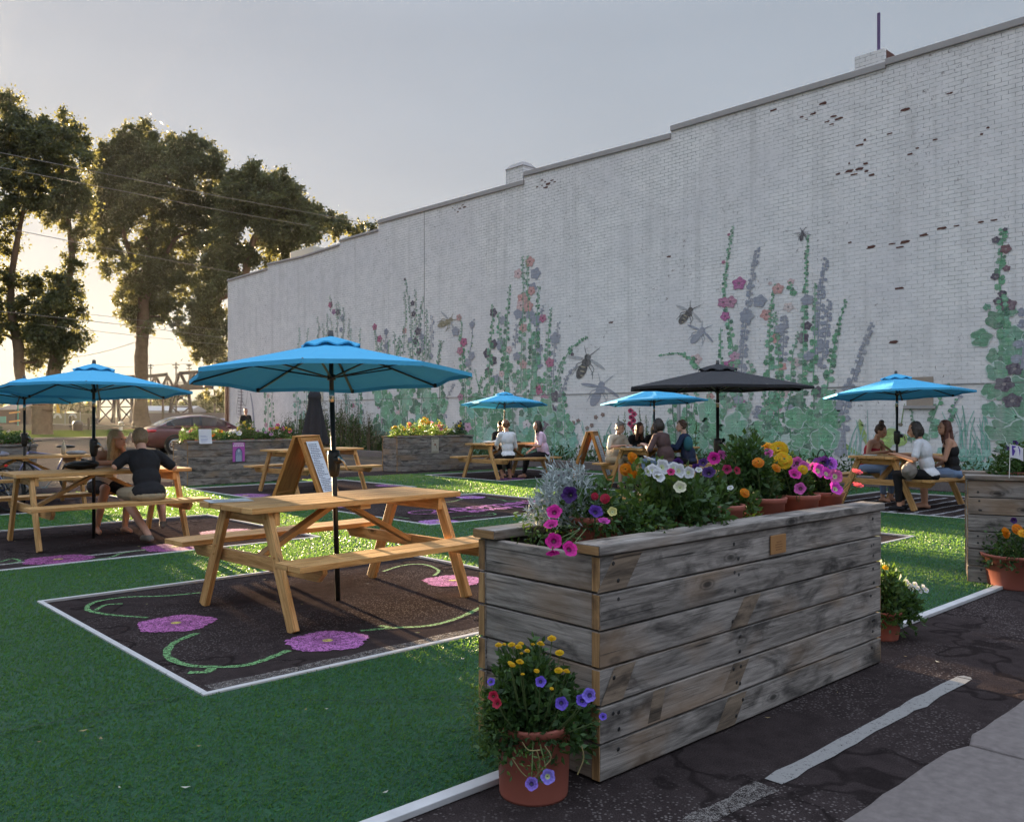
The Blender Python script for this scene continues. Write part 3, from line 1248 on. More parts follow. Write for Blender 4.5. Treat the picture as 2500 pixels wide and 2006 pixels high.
def mstalk(b, pts, wpx, col, leafpx=0, budpx=0, step=9, lc=None, taper=True):
    """pts from the base up; leaves shrink towards the tip, buds along the top"""
    P = spline([(u, v) for u, v in pts], 8)
    n = len(P)
    x = wz()
    ps = [wp(p.x, p.y) for p in P]
    for i in range(n - 1):
        (y0, z0, d0), (y1, z1, d1) = ps[i], ps[i + 1]
        t = i / n
        w0 = wpx * (1 - .6 * t) * d0 / FPX / 2
        dy, dz = y1 - y0, z1 - z0
        L = math.hypot(dy, dz) + 1e-6
        ny, nz = -dz / L * w0, dy / L * w0
        b.c = col
        b.add([(x, y0 + ny, z0 + nz), (x, y0 - ny, z0 - nz), (x, y1 - ny, z1 - nz), (x, y1 + ny, z1 + nz)], [(0, 1, 2, 3)])
    acc = 0
    for i in range(n - 1):
        a, c_ = P[i], P[i + 1]
        L = (c_ - a).length
        acc += L
        t = i / n
        stp = step * (1 - .55 * t)
        while acc > stp:
            acc -= stp
            f = R.random()
            q = a.lerp(c_, f)
            side = R.choice((-1, 1))
            if leafpx and t < .75:
                r = leafpx * (1.05 - t) * R.uniform(.6, 1.15)
                mleaf(b, q.x + side * r * .9, q.y + R.uniform(-3, 3), r, R.choice(lc or GREENS), ang=R.uniform(-.6, .6) + (0 if side < 0 else PI))
            elif budpx:
                r = budpx * (1.15 - .6 * t) * R.uniform(.7, 1.1)
                mleaf(b, q.x + side * r * 1.2, q.y, r, col if col == SHAD else R.choice(lc or GREENS), lobes=False)


def clump(name, label, fn):
    b = MB()
    fn(b)
    o = B_(b, name, M['mural'])
    o['label'] = label
    return o


def c1(b):
    mstalk(b, [(652, 1062), (655, 1000), (650, 930), (662, 905)], 3, GREENS[1], 9, 4, 7)
    mstalk(b, [(668, 1062), (664, 985), (672, 935)], 3, SHAD, 6, 4, 9)
    for x in (722, 742, 848, 870):
        mstalk(b, [(x, 1065), (x + 6, 1000), (x + R.uniform(-4, 8), 940), (x + 6, 880), (x + 10, 800)], 3, R.choice(TEALS), 9, 3, 8, TEALS + GREENS)
    for x, v0, v1 in ((778, 830, 772), (790, 825, 790), (799, 830, 765), (809, 828, 775), (823, 828, 740), (838, 828, 750), (852, 826, 778), (808, 760, 721), (828, 780, 735)):
        mstalk(b, [(x, v0), (x + 1, (v0 + v1) / 2), (x - 1 + R.uniform(-3, 3), v1)], 2, (.16, .22, .2), 0, 2.4, 6)
    for u, v, r, c in ((807, 744, 9, ROSE), (815, 761, 8, (.3, .12, .25)), (825, 762, 9, DARK), (836, 776, 9, SHAD), (833, 805, 7, SHAD), (655, 966, 6, PALE),
                       (663, 950, 6, DARK), (650, 1037, 7, (.45, .2, .3)), (862, 990, 7, ROSE), (884, 1005, 8, SHAD), (880, 960, 7, SHAD)):
        mflower(b, u, v, r, c)


def c2(b):
    for x in (930, 952, 975, 1000, 1025, 1048, 1072):
        mstalk(b, [(x, 1100), (x + R.uniform(-6, 6), 1020), (x + R.uniform(-8, 8), 960), (x + R.uniform(-8, 8), 900), (x + R.uniform(-5, 8), 830)], 4, R.choice(GREENS), 15, 4, 7)
    for k in range(44):
        mleaf(b, R.uniform(915, 1090), R.uniform(945, 1100), R.uniform(13, 26), R.choice(GREENS + TEALS[:1]))
    for pts in ([(1010, 900), (1005, 800), (1000, 740), (989, 682)], [(1020, 880), (1016, 790), (1014, 705)], [(985, 860), (990, 770), (987, 712)], [(1022, 800), (1030, 750), (1036, 722)],
                [(1040, 880), (1042, 800), (1040, 755)], [(1068, 900), (1076, 850), (1083, 832)], [(965, 870), (963, 810)], [(978, 870), (976, 818)], [(918, 900), (922, 850), (916, 800)]):
        mstalk(b, pts, 2.4, (.17, .25, .22), 0, 3, 5)
    for pts in ([(1050, 870), (1055, 810), (1055, 770)], [(1090, 1050), (1085, 990), (1110, 935)], [(940, 870), (943, 805)], [(1030, 860), (1026, 790)]):
        mstalk(b, pts, 3, SHAD, 0, 4, 6)
    for u, v, r, c in ((989, 682, 4, DARK), (1008, 740, 7, DARK), (1010, 766, 8, DARK), (1021, 809, 11, DARK), (1014, 833, 10, DARK), (1023, 857, 10, DARK), (988, 807, 8, SALM),
                       (915, 798, 9, ROSE), (927, 827, 10, ROSE), (943, 810, 9, SHAD), (943, 845, 9, SHAD), (1002, 830, 9, SHAD), (1030, 822, 9, SHAD), (1052, 870, 9, SHAD),
                       (998, 960, 10, PALE), (987, 981, 11, (.55, .3, .35)), (973, 1012, 12, PALE), (926, 990, 9, (.42, .2, .32)), (936, 1028, 9, (.4, .22, .35)), (1040, 998, 10, DARK), (1022, 1016, 11, DARK), (1015, 938, 9, DARK), (950, 1010, 10, SHAD)):
        mflower(b, u, v, r, c)


def c3(b):
    mstalk(b, [(1142, 1100), (1140, 1020), (1138, 960), (1132, 900), (1126, 850), (1128, 800), (1121, 770)], 4, GREENS[1], 13, 3, 7)
    mstalk(b, [(1128, 1100), (1130, 1040), (1126, 990)], 4, GREENS[2], 14, 3, 8)
    mstalk(b, [(1150, 1000), (1145, 890), (1152, 830), (1156, 778)], 3, SHAD, 6, 4, 8)
    mstalk(b, [(1180, 1000), (1170, 950), (1158, 900)], 2.5, GREENS[2], 4, 3, 8)
    for u, v, r, c in ((1121, 775, 9, (.48, .25, .24)), (1133, 835, 12, ROSE), (1124, 856, 11, (.42, .14, .22)), (1113, 809, 13, SHAD), (1153, 792, 9, SHAD), (1152, 868, 11, SHAD), (1143, 885, 11, SHAD),
                       (1125, 969, 10, (.4, .17, .24)), (1143, 1042, 13, (.50, .28, .40)), (1148, 985, 9, SHAD)):
        mflower(b, u, v, r, c)


def c4(b):
    for x in (1165, 1190, 1212, 1236, 1258, 1280, 1302, 1326, 1350, 1376):
        mstalk(b, [(x, 1115), (x + R.uniform(-6, 6), 1050), (x + R.uniform(-8, 8), 990), (x * .8 + 256 + R.uniform(-8, 8), 920)], 5, R.choice(GREENS), 20, 6, 8)
    for pts in ([(1195, 960), (1196, 880), (1202, 800), (1203, 742)], [(1230, 960), (1236, 850), (1240, 760), (1245, 695)], [(1272, 960), (1274, 850), (1278, 720), (1276, 625)],
                [(1296, 960), (1300, 850), (1290, 740), (1287, 625)], [(1312, 950), (1308, 850), (1312, 760), (1316, 700)], [(1338, 1000), (1336, 900), (1340, 810), (1346, 752)], [(1250, 930), (1222, 830), (1218, 762)]):
        mstalk(b, pts, 3, GREENS[2], 9, 4, 6)
    mstalk(b, [(1352, 960), (1370, 900), (1395, 850), (1435, 822)], 3, GREENS[2], 0, 5, 6)
    for pts in ([(1370, 970), (1385, 920), (1412, 892)], [(1352, 960), (1352, 880), (1356, 830), (1366, 785)], [(1318, 900), (1312, 820), (1328, 745)], [(1258, 850), (1262, 790)]):
        mstalk(b, pts, 3, SHAD, 0, 4.2, 6)
    mstalk(b, [(1398, 1110), (1395, 1060), (1375, 1010), (1380, 970)], 3, TEALS[0], 10, 4, 9, TEALS)
    mstalk(b, [(1375, 1070), (1400, 1040), (1415, 1028)], 2.5, TEALS[2], 4, 3, 8)
    for k in range(46):
        mleaf(b, R.uniform(1155, 1385), R.uniform(985, 1112), R.uniform(16, 32), R.choice(GREENS + TEALS))
    for u, v, r, c in ((1308, 668, 16, SHAD), (1300, 703, 14, SHAD), (1267, 765, 16, SHAD), (1295, 767, 14, SHAD), (1308, 782, 14, SHAD), (1228, 782, 12, SHAD), (1222, 840, 16, SHAD), (1356, 825, 16, SHAD),
                       (1310, 890, 15, SHAD), (1362, 1003, 14, SHAD), (1356, 1026, 12, SHAD), (1212, 925, 13, SHAD), (1318, 850, 11, SHAD), (1262, 870, 12, SHAD),
                       (1205, 763, 12, DARK), (1205, 840, 13, DARK), (1190, 862, 13, DARK), (1204, 880, 13, DARK), (1192, 906, 11, DARK), (1356, 968, 15, DARK), (1347, 1000, 14, DARK), (1203, 1022, 12, DARK), (1330, 1040, 13, (.10, .05, .09)), (1398, 865, 5, DARK),
                       (1294, 639, 14, SALM), (1265, 668, 13, PALE), (1298, 710, 12, SALM), (1276, 730, 17, SALM), (1272, 746, 14, PALE), (1290, 748, 15, SALM), (1278, 800, 12, SALM), (1243, 853, 10, PALE), (1278, 890, 12, SALM), (1225, 912, 9, PALE),
                       (1326, 777, 11, ROSE), (1343, 885, 13, ROSE), (1317, 950, 14, ROSE), (1330, 972, 12, (.45, .2, .28)), (1286, 1036, 13, (.66, .58, .6)), (1320, 1018, 9, PALE)):
        mflower(b, u, v, r, c)


def c5(b):
    for x in (1650, 1675, 1700, 1725, 1750, 1775, 1800, 1825, 1860, 1880, 1905, 1930, 1955, 1980, 2005, 2030):
        mstalk(b, [(x, 1120), (x + R.uniform(-8, 8), 1060), (x + R.uniform(-10, 10), 1010), (x + R.uniform(-12, 12), 950)], 5, R.choice(GREENS), 20, 6, 9)
    for k in range(40):
        mleaf(b, R.uniform(1645, 2040), R.uniform(1000, 1115), R.uniform(18, 36), R.choice(GREENS))
    for u, v, r in ((1862, 1050, 30), (1915, 1085, 28), (1955, 1105, 40), (2010, 1045, 34), (1960, 1020, 30), (1895, 1110, 34), (1850, 1085, 22), (1660, 1085, 26), (1700, 1045, 20), (1740, 1020, 18), (2015, 990, 24), (1945, 985, 24), (1985, 1020, 26), (1770, 1060, 24)):
        mleaf(b, u, v, r, R.choice(GREENS))
    for pts in ([(1800, 1000), (1792, 870), (1780, 790), (1770, 690), (1780, 610), (1791, 552)], [(1775, 1000), (1762, 900), (1760, 800)], [(1880, 1000), (1878, 860), (1884, 750), (1895, 692)],
                [(1905, 990), (1900, 860), (1892, 760)], [(1960, 980), (1962, 830), (1968, 680), (1972, 575)], [(1985, 960), (1990, 800), (1990, 690)], [(1930, 720), (1932, 690)],
                [(2015, 980), (2030, 880), (2050, 790), (2066, 730)], [(1930, 950), (1935, 870), (1950, 810)], [(1710, 900), (1690, 880), (1660, 862), (1607, 868)], [(1840, 930), (1832, 895), (1826, 880)]):
        mstalk(b, pts, 3.4, GREENS[2], 9, 4.5, 6)
    for pts in ([(1808, 960), (1815, 850), (1828, 740), (1850, 605)], [(1995, 880), (2003, 740), (2018, 630)], [(2005, 900), (2018, 800), (2025, 732)], [(2060, 1010), (2080, 930), (2105, 860), (2132, 786)],
                [(1910, 880), (1915, 800), (1912, 770)], [(1840, 1020), (1855, 990)]):
        mstalk(b, pts, 4, SHAD, 0, 6.5, 5)
    mstalk(b, [(2065, 1110), (2060, 1030), (2055, 980), (2070, 940)], 6, SHAD, 17, 10, 10, [SHAD])
    for u, v, r, c in ((1855, 735, 17, SHAD), (1823, 772, 18, SHAD), (1830, 700, 8, SHAD), (1906, 802, 14, SHAD), (1971, 732, 15, SHAD), (1930, 1000, 14, SHAD), (1803, 975, 12, SHAD), (1975, 870, 13, SHAD),
                       (1805, 692, 17, MAGE), (1766, 738, 14, (.40, .12, .24)), (1784, 737, 16, (.42, .18, .27)), (1771, 772, 12, MAGE), (1780, 892, 14, MAGE), (1795, 870, 13, (.5, .25, .36)), (1780, 573, 4, ROSE), (1767, 640, 5, ROSE),
                       (1900, 705, 14, SALM), (1871, 768, 15, SALM), (1931, 688, 9, PALE), (1895, 826, 13, SALM), (1909, 895, 12, SALM), (1700, 877, 15, (.60, .42, .42)), (1911, 958, 15, PALE), (1942, 885, 13, PALE), (1891, 996, 17, (.55, .36, .42)),
                       (1808, 988, 16, MAGE), (1925, 750, 13, (.60, .5, .48)), (1880, 692, 5, PALE), (1962, 1009, 16, (.07, .06, .11)), (1998, 958, 16, DARK), (1971, 795, 11, DARK), (1961, 825, 14, DARK), (1735, 968, 10, SALM)):
        mflower(b, u, v, r, c)
    for v in range(585, 730, 17):
        mflower(b, 1968 + R.uniform(-5, 5), v, 2.6, DARK)


def c6(b):
    mstalk(b, [(2268, 1075), (2272, 1040), (2290, 990), (2315, 935)], 4, GREENS[2], 14, 5, 10)
    mstalk(b, [(2225, 1080), (2230, 1030), (2222, 990)], 3, GREENS[1], 7, 4, 8)
    mstalk(b, [(2315, 1030), (2330, 990), (2345, 965)], 4, SHAD, 8, 6, 8)
    for k in range(70):                            # painted grasses along the foot of the wall
        u = R.choice((R.uniform(2310, 2420), R.uniform(1405, 1560), R.uniform(1380, 1620), R.uniform(2070, 2140)))
        v = R.uniform(1085, 1125)
        h = R.uniform(40, 105) if u > 2000 else R.uniform(35, 80)
        q = R.uniform(-22, 22)
        mstalk(b, [(u, v), (u + q * .3, v - h * .6), (u + q, v - h)], 4, R.choice(TEALS + [(.30, .46, .42)]), 0, 0)
    for k in range(60):                            # soft blue-green wash of leaves at the foot
        u = R.choice((R.uniform(1140, 1400), R.uniform(1150, 1600)))
        mleaf(b, u, R.uniform(1070, 1118), R.uniform(9, 20), R.choice(TEALS))
    for k in range(30):
        mleaf(b, R.uniform(2300, 2420), R.uniform(1095, 1140), R.uniform(8, 16), R.choice(TEALS))
    for u, v in ((1412, 1027), (1400, 1032), (1455, 1018), (1472, 1012), (1434, 1045), (1445, 1038)):
        mflower(b, u, v, 6, (.20, .11, .08))


def c7(b):
    mstalk(b, [(2455, 1110), (2450, 960), (2452, 800), (2440, 680), (2446, 620), (2450, 558)], 7, GREENS[1], 0, 9, 7)
    for u, v, r in ((2432, 780, 26), (2395, 825, 26), (2470, 825, 34), (2435, 870, 26), (2480, 870, 34), (2435, 905, 28), (2500, 905, 30), (2480, 940, 26), (2420, 955, 24), (2475, 965, 30), (2418, 1000, 22), (2470, 1015, 40), (2510, 990, 36),
                    (2435, 1050, 30), (2490, 1060, 40), (2410, 750, 10), (2470, 760, 14), (2525, 830, 30), (2530, 1050, 40)):
        mleaf(b, u, v, r, R.choice([(.10, .27, .15), (.08, .22, .12), (.13, .31, .2)]))
    for u, v, r, c in ((2456, 608, 12, (.16, .05, .06)), (2432, 586, 9, DARK), (2458, 655, 8, (.14, .05, .08)), (2430, 675, 9, DARK), (2447, 717, 9, DARK), (2437, 735, 10, DARK), (2462, 745, 17, (.11, .04, .07)), (2478, 900, 18, DARK), (2452, 938, 20, DARK), (2472, 978, 20, DARK), (2455, 560, 5, DARK)):
        mflower(b, u, v, r, c)
    mstalk(b, [(2496, 900), (2505, 800), (2500, 755)], 8, SHAD, 0, 12, 8)


clump('painted_flowers', 'thin pale hollyhock stalks painted at the far end of the wall', c1)
clump('painted_flowers', 'painted hollyhocks with dark blooms behind the grey planter box by the wall', c2)
clump('painted_flowers', 'single narrow painted hollyhock with rose blooms', c3)
clump('painted_flowers', 'tall painted hollyhocks with salmon and black blooms behind the far table', c4)
clump('painted_flowers', 'widest painted hollyhock clump with magenta blooms and violet shadows', c5)
clump('painted_flowers', 'low painted vines and blue green grasses along the foot of the wall', c6)
clump('painted_flowers', 'painted hollyhock with big leaves and black blooms at the right edge', c7)


def bee(name, label, u, v, s, body, shadow=None, tilt=0.0):
    b = MB()

    def T(px, py):
        c, sn = math.cos(tilt), math.sin(tilt)
        return (u + (px * c - py * sn) * s, v + (px * sn + py * c) * s)

    def blob(px, py, rx, ry, col, rot=0):
        x = wz()
        ring = []
        for k in range(16):
            g = 2 * PI * k / 16
            qx, qy = rx * math.cos(g), ry * math.sin(g)
            y, z, d = wp(*T(px + qx * math.cos(rot) - qy * math.sin(rot), py + qx * math.sin(rot) + qy * math.cos(rot)))
            ring.append((x, y, z))
        b.c = col
        b.poly(ring)

    def leg(pts, w, col):
        mstalk(b, [T(*p) for p in pts], w, col)
    cols = [body] if not shadow else []
    for c, off, dark in ([(SHAD, shadow, 0)] if shadow else []) + [(body, (0, 0), 1)]:
        ox, oy = off
        k = .55 if dark else 1
        leg([(ox - .3, oy - 1.2), (ox - 1, oy - 2.6)], 2, c)
        leg([(ox + .3, oy - 1.2), (ox + 1.6, oy - 2.9)], 2, c)
        for q in (-1, 1):
            leg([(ox + q * .5, oy), (ox + q * 1.5, oy + .8), (ox + q * 1.3, oy + 1.9)], 2, c)
            leg([(ox + q * .5, oy + .5), (ox + q * 1.4, oy + 1.5), (ox + q * 1.7, oy + 2.6)], 2, c)
        blob(ox, oy - .9, .55, .5, c)
        blob(ox, oy, .75, .8, c)
        blob(ox - .4, oy + 1.6, .75, 1.5, c, .25)
        wc = (.40, .40, .42) if dark else c
        blob(ox + 1.9, oy - .1, 1.6, .28, wc, .35)
        blob(ox - 1.9, oy - .3, 1.5, .28, wc, -.1)
        if dark:
            for i in range(3):
                blob(ox - .35 + .1 * i, oy + .9 + i * .75, .5 - .1 * i, .13, (.35, .30, .2))
    o = B_(b, name, M['mural'])
    o['label'] = label


bee('painted_wasp', 'black painted wasp with grey shadow right of the tall hollyhocks', 1432, 884, 14.5, (.035, .033, .035), (3.4, 3.9), .25)
bee('painted_bee', 'painted bumblebee seen from below with violet shadow', 1682, 764, 11, (.06, .05, .045), (4.4, 2.6), .5)
bee('painted_bee', 'small yellowish painted bee left of the tall hollyhocks', 1095, 785, 9, (.26, .22, .12), None, .9)
bee('painted_bee', 'small dark painted bee high on the wall', 1960, 571, 6, (.06, .05, .06), None, 0)


def hopper(b):
    gr = [(.22, .36, .06), (.30, .45, .09), (.14, .25, .05)]
    mstalk(b, [(2105, 1030), (2100, 1040), (2118, 1080), (2130, 1110)], 20, gr[1])
    mstalk(b, [(2060, 1085), (2090, 1105), (2125, 1125)], 12, gr[0])
    mstalk(b, [(2200, 1040), (2206, 1000), (2209, 985)], 3, gr[2])
    mstalk(b, [(2190, 1045), (2188, 1010), (2186, 985)], 3, gr[2])
    for u, v, r in ((2178, 1065, 26), (2160, 1078, 24), (2198, 1072, 20), (2140, 1100, 24)):
        mleaf(b, u, v, r, gr[1], lobes=False)
    mflower(b, 2199, 1036, 5, (.10, .08, .03))


clump('painted_grasshopper', 'big green painted grasshopper behind the right-hand table', hopper)


def scare(b):
    c = (.10, .075, .085)
    mstalk(b, [(590, 1060), (588, 1010), (590, 965), (588, 940)], 13, (.30, .24, .25))
    for k in range(9):
        mstalk(b, [(581, 955 + k * 8), (595, 957 + k * 8)], 1.6, c)
    mstalk(b, [(590, 975), (600, 990), (605, 955)], 2, c)
    mstalk(b, [(582, 968), (578, 1000), (580, 1020)], 2, c)
    mstalk(b, [(622, 1060), (618, 1000), (612, 960)], 11, SHAD)
    mstalk(b, [(587, 945), (586, 915)], 6, c)


clump('painted_insect', 'slender brown painted insect at the far corner of the wall', scare)
# box unit on the roof behind the parapet, far end
b = MB()
b.box((WX + .7, 32.6, 6.8), (WX + 2.6, 34.6, 8.62))
tag(b.build('rooftop_unit', plain('cream_sheet_metal', (.55, .5, .42), .6), bevel=.03), 'cream box unit on the roof behind the low end of the white wall', 'roof unit')

# raised planting bed in front of the wall
b = MB()
b.box((16.95, -9, -.02), (17.15, 36, .20))
struct('bed_kerb', b, M['concrete'], bevel=.02)
sheet('bed_soil', [(17.15, -9), (WX - .01, -9), (WX - .01, 36), (17.15, 36)], .16, M['soil'])


# ------------------------------------------------------------------ trees
M['tleaf'] = mat_leaf('cottonwood_leaf', (.045, .055, .030), (.10, .118, .055), .38, (.17, .16, .045), .5)
M['tleaf2'] = mat_leaf('far_leaf', (.035, .05, .02), (.09, .11, .04), .4, (.20, .20, .04), .6)


def tree(name, label, base, depth, lobes, trunk, n, lsize, bark='bark', group=None, leafmat='tleaf', spread=.9, fill=92):
    """lobes: (u, v, radius px) foliage masses at the tree's depth; trunk: list of (points [(u, v, width px)...])"""
    t = thing(name, label, 'tree', base, 0, group)
    inv = Vector(base)
    b = MB()
    for path in trunk:
        pts, rad = [], []
        for u, v, w in path:
            pts.append(at(u, v, depth) - inv)
            rad.append(w / 2 * depth / FPX)
        P = spline(pts, 5)
        rr = [rad[min(i // 5, len(rad) - 1)] + (rad[min(i // 5 + 1, len(rad) - 1)] - rad[min(i // 5, len(rad) - 1)]) * ((i % 5) / 5) for i in range(len(P))]
        rr = [q * R.uniform(.93, 1.07) for q in rr]
        b.tube(P, rr, 9)
    cs = []
    L3 = []
    ext = list(lobes)
    for i in range(len(lobes)):                       # fill between neighbouring masses
        for j in range(i):
            du, dv = lobes[i][0] - lobes[j][0], lobes[i][1] - lobes[j][1]
            if du * du + dv * dv < fill * fill and R.random() < .75:
                ext.append(((lobes[i][0] + lobes[j][0]) / 2 + R.uniform(-8, 8), (lobes[i][1] + lobes[j][1]) / 2 + R.uniform(-8, 8), min(lobes[i][2], lobes[j][2]) * .9))
    for u, v, r in ext:
        rr = r * depth / FPX
        dd = depth + R.uniform(-1, 1) * rr * spread * 2
        L3.append((at(u, v, dd) - inv, rr))
    nodes = [(at(q[0], q[1], depth) - inv, q[2] / 2 * depth / FPX) for path in trunk for q in path[1:]]
    low = nodes[0][0]
    for c, rr in sorted(L3, key=lambda q: (q[0] - low).length):
        f, fr = min(nodes, key=lambda q: (q[0] - c).length + max(0, q[0].z - c.z) * 1.5)
        mid = f.lerp(c, .5) + Vector((R.uniform(-.4, .4), R.uniform(-.4, .4), R.uniform(-.2, .5)))
        r0 = min(fr * .7, .13)
        b.tube(spline([f, mid, c], 4), [r0 * (1 - .08 * k) for k in range(9)], 5)
        nodes.append((c, r0 * .45))
        for k in range(11):
            d = Vector((R.gauss(0, 1), R.gauss(0, 1), R.gauss(0, 1))).normalized() * rr * R.uniform(.2, 1.12)
            q = rr * R.uniform(.26, .62)
            cs.append((c + d, (q, q, q * R.uniform(.6, 1.0))))
            if k < 4: b.tube([c, c + d * .6, c + d], [.022, .015, .008], 4, False)
    b.build('trunk', M[bark], t, smooth=True)
    P, D = clumps(cs, n, .0)
    far = NP.random(n) < .12
    P[far] += D[far] * NP.uniform(.1, .7, (int(far.sum()), 1))
    sz = NP.uniform(.6, 1.3, n) * lsize
    leaves('crown', M[leafmat], P, sz, t, .62, NP.random(n), D * .5, -.25)
    return t


LB = tuple(gp(105, 1066))
tree('cottonwood_tree', 'big twin-trunked cottonwood at the left edge with the low sun behind it', (LB[0], LB[1], .05), 62,
     [(8, 255, 38), (35, 300, 48), (75, 330, 42), (10, 350, 55), (60, 390, 50), (100, 330, 34), (155, 292, 32), (150, 350, 48), (195, 325, 26), (205, 385, 40), (120, 420, 48), (170, 450, 46), (20, 430, 50), (70, 470, 46),
      (110, 510, 42), (160, 530, 36), (200, 480, 40), (215, 560, 30), (15, 520, 46), (-40, 380, 60), (-50, 520, 60), (185, 600, 24), (10, 610, 28), (-35, 640, 50), (40, 690, 36), (95, 685, 34), (140, 680, 32), (185, 690, 24),
      (-40, 836, 30), (-75, 838, 34), (-112, 838, 36), (-22, 812, 26), (-45, 740, 48), (-80, 690, 55), (-95, 780, 50), (-30, 800, 34), (-70, 600, 60), (-110, 620, 60), (10, 740, 40), (60, 760, 44), (115, 750, 44), (165, 740, 36), (200, 760, 22), (80, 820, 40), (130, 810, 42), (185, 820, 32), (20, 800, 20), (95, 870, 32), (150, 880, 24), (75, 890, 20), (170, 850, 24)],  # unseen lobes beyond the left edge are added to shade the planter flowers
     [[(104, 1072, 62), (104, 1055, 50), (103, 1020, 46), (102, 990, 46)], [(100, 995, 30), (78, 960, 26), (52, 930, 24), (46, 880, 24), (44, 840, 24), (30, 780, 20), (26, 700, 17), (40, 600, 13), (60, 500, 9)],
      [(108, 1000, 38), (118, 960, 36), (130, 920, 34), (136, 880, 30), (142, 820, 24), (150, 740, 20), (175, 640, 15), (165, 520, 11), (150, 400, 7)]], 110000, .235)
p2 = at(346, 1040, 76)
tree('cottonwood_tree', 'straight tall cottonwood with bare lower trunk behind the parked car', (p2.x, p2.y, .5), 76,
     [(232, 425, 32), (236, 475, 34), (242, 520, 30), (248, 395, 28), (238, 560, 24), (263, 365, 28), (290, 350, 34), (305, 330, 24), (330, 380, 46), (367, 320, 34), (350, 410, 50), (400, 360, 46), (430, 400, 50), (468, 335, 28), (465, 390, 44), (500, 400, 40), (526, 385, 30), (545, 372, 10),
      (290, 420, 46), (320, 470, 52), (380, 470, 56), (440, 470, 56), (500, 465, 50), (535, 440, 36), (260, 470, 36), (270, 530, 40), (330, 540, 40), (400, 540, 44), (455, 545, 46), (510, 540, 44), (540, 500, 30),
      (250, 590, 36), (290, 610, 26), (360, 610, 34), (410, 600, 36), (470, 610, 44), (520, 610, 40), (250, 650, 26), (345, 660, 44), (390, 660, 36), (445, 680, 40), (500, 670, 40), (300, 690, 24), (335, 720, 38), (375, 730, 34),
      (300, 745, 26), (320, 780, 34), (360, 790, 34), (395, 770, 22), (430, 740, 28), (345, 820, 16)],
     [[(346, 1045, 52), (346, 1030, 42), (344, 1000, 34), (346, 940, 30), (345, 880, 32), (347, 840, 30), (350, 780, 27), (352, 700, 24), (362, 600, 18), (372, 480, 12), (380, 380, 7)], [(352, 740, 16), (385, 660, 13), (430, 580, 9)], [(352, 700, 14), (310, 600, 11), (290, 500, 8)]], 135000, .265)
p3 = at(590, 800, 70)
tree('cottonwood_tree', 'spreading cottonwood with forked limbs showing above the far end of the white wall', (p3.x, p3.y, .4), 70,
     [(550, 480, 32), (556, 530, 34), (548, 590, 32), (552, 640, 30), (575, 440, 30), (610, 410, 28), (600, 460, 40), (640, 440, 34), (690, 435, 26), (680, 470, 42), (720, 490, 34), (745, 500, 26), (660, 520, 40), (620, 520, 34), (575, 500, 34), (720, 540, 44), (765, 530, 28), (800, 535, 26), (770, 570, 36),
      (820, 560, 32), (840, 540, 20), (870, 575, 24), (700, 580, 40), (650, 600, 36), (620, 640, 30), (690, 620, 30), (560, 560, 26), (545, 600, 30), (530, 650, 34), (540, 700, 40), (500, 720, 36), (470, 760, 34), (520, 760, 40), (545, 810, 36),
      (500, 820, 36), (460, 820, 28), (440, 790, 22), (520, 860, 30), (545, 890, 26), (480, 860, 20), (550, 940, 16), (535, 965, 14), (505, 960, 12), (912, 560, 18), (570, 640, 26)],
     [[(592, 1030, 46), (594, 900, 38), (596, 780, 32), (594, 700, 28)], [(592, 720, 26), (582, 680, 22), (562, 620, 20), (560, 570, 17), (590, 520, 14), (625, 495, 11), (660, 500, 8)], [(594, 720, 22), (604, 640, 18), (628, 570, 14), (680, 520, 10), (740, 520, 7)],
      [(588, 720, 18), (560, 720, 13), (520, 740, 9)]], 98000, .25)
# beyond the left edge of the photo: an unseen tree added to shade the near corner of the turf
po = Vector((5.6, 60, 0))
t = thing('added_shade_tree', 'unseen low-branched bushy tree added on the left to shade the turf', 'tree', tuple(po))
cs = []
for k in range(95):
    c = Vector((R.uniform(-7.5, 4.4), R.uniform(-2.5, 2.5), R.uniform(1.0, 9.5)))
    q = R.uniform(1.0, 1.8)
    cs.append((c, (q, q, q * .8)))
b = MB()
b.tube([(0, 0, 0), (.05, 0, 1.5), (0, .1, 4), (.1, 0, 7)], [.35, .26, .2, .08], 9)
b.build('trunk', M['bark'], t, smooth=True)
for k in range(22):
    cs.append((Vector((R.uniform(3.6, 5.1), R.uniform(-1.5, 1.5), R.uniform(2.6, 5.6))), (.8, .8, .7)))
P, D = clumps(cs, 60000, .0)
leaves('crown', M['tleaf'], P, NP.uniform(.3, .6, 60000), t, .62, NP.random(60000), D * .5, -.2)

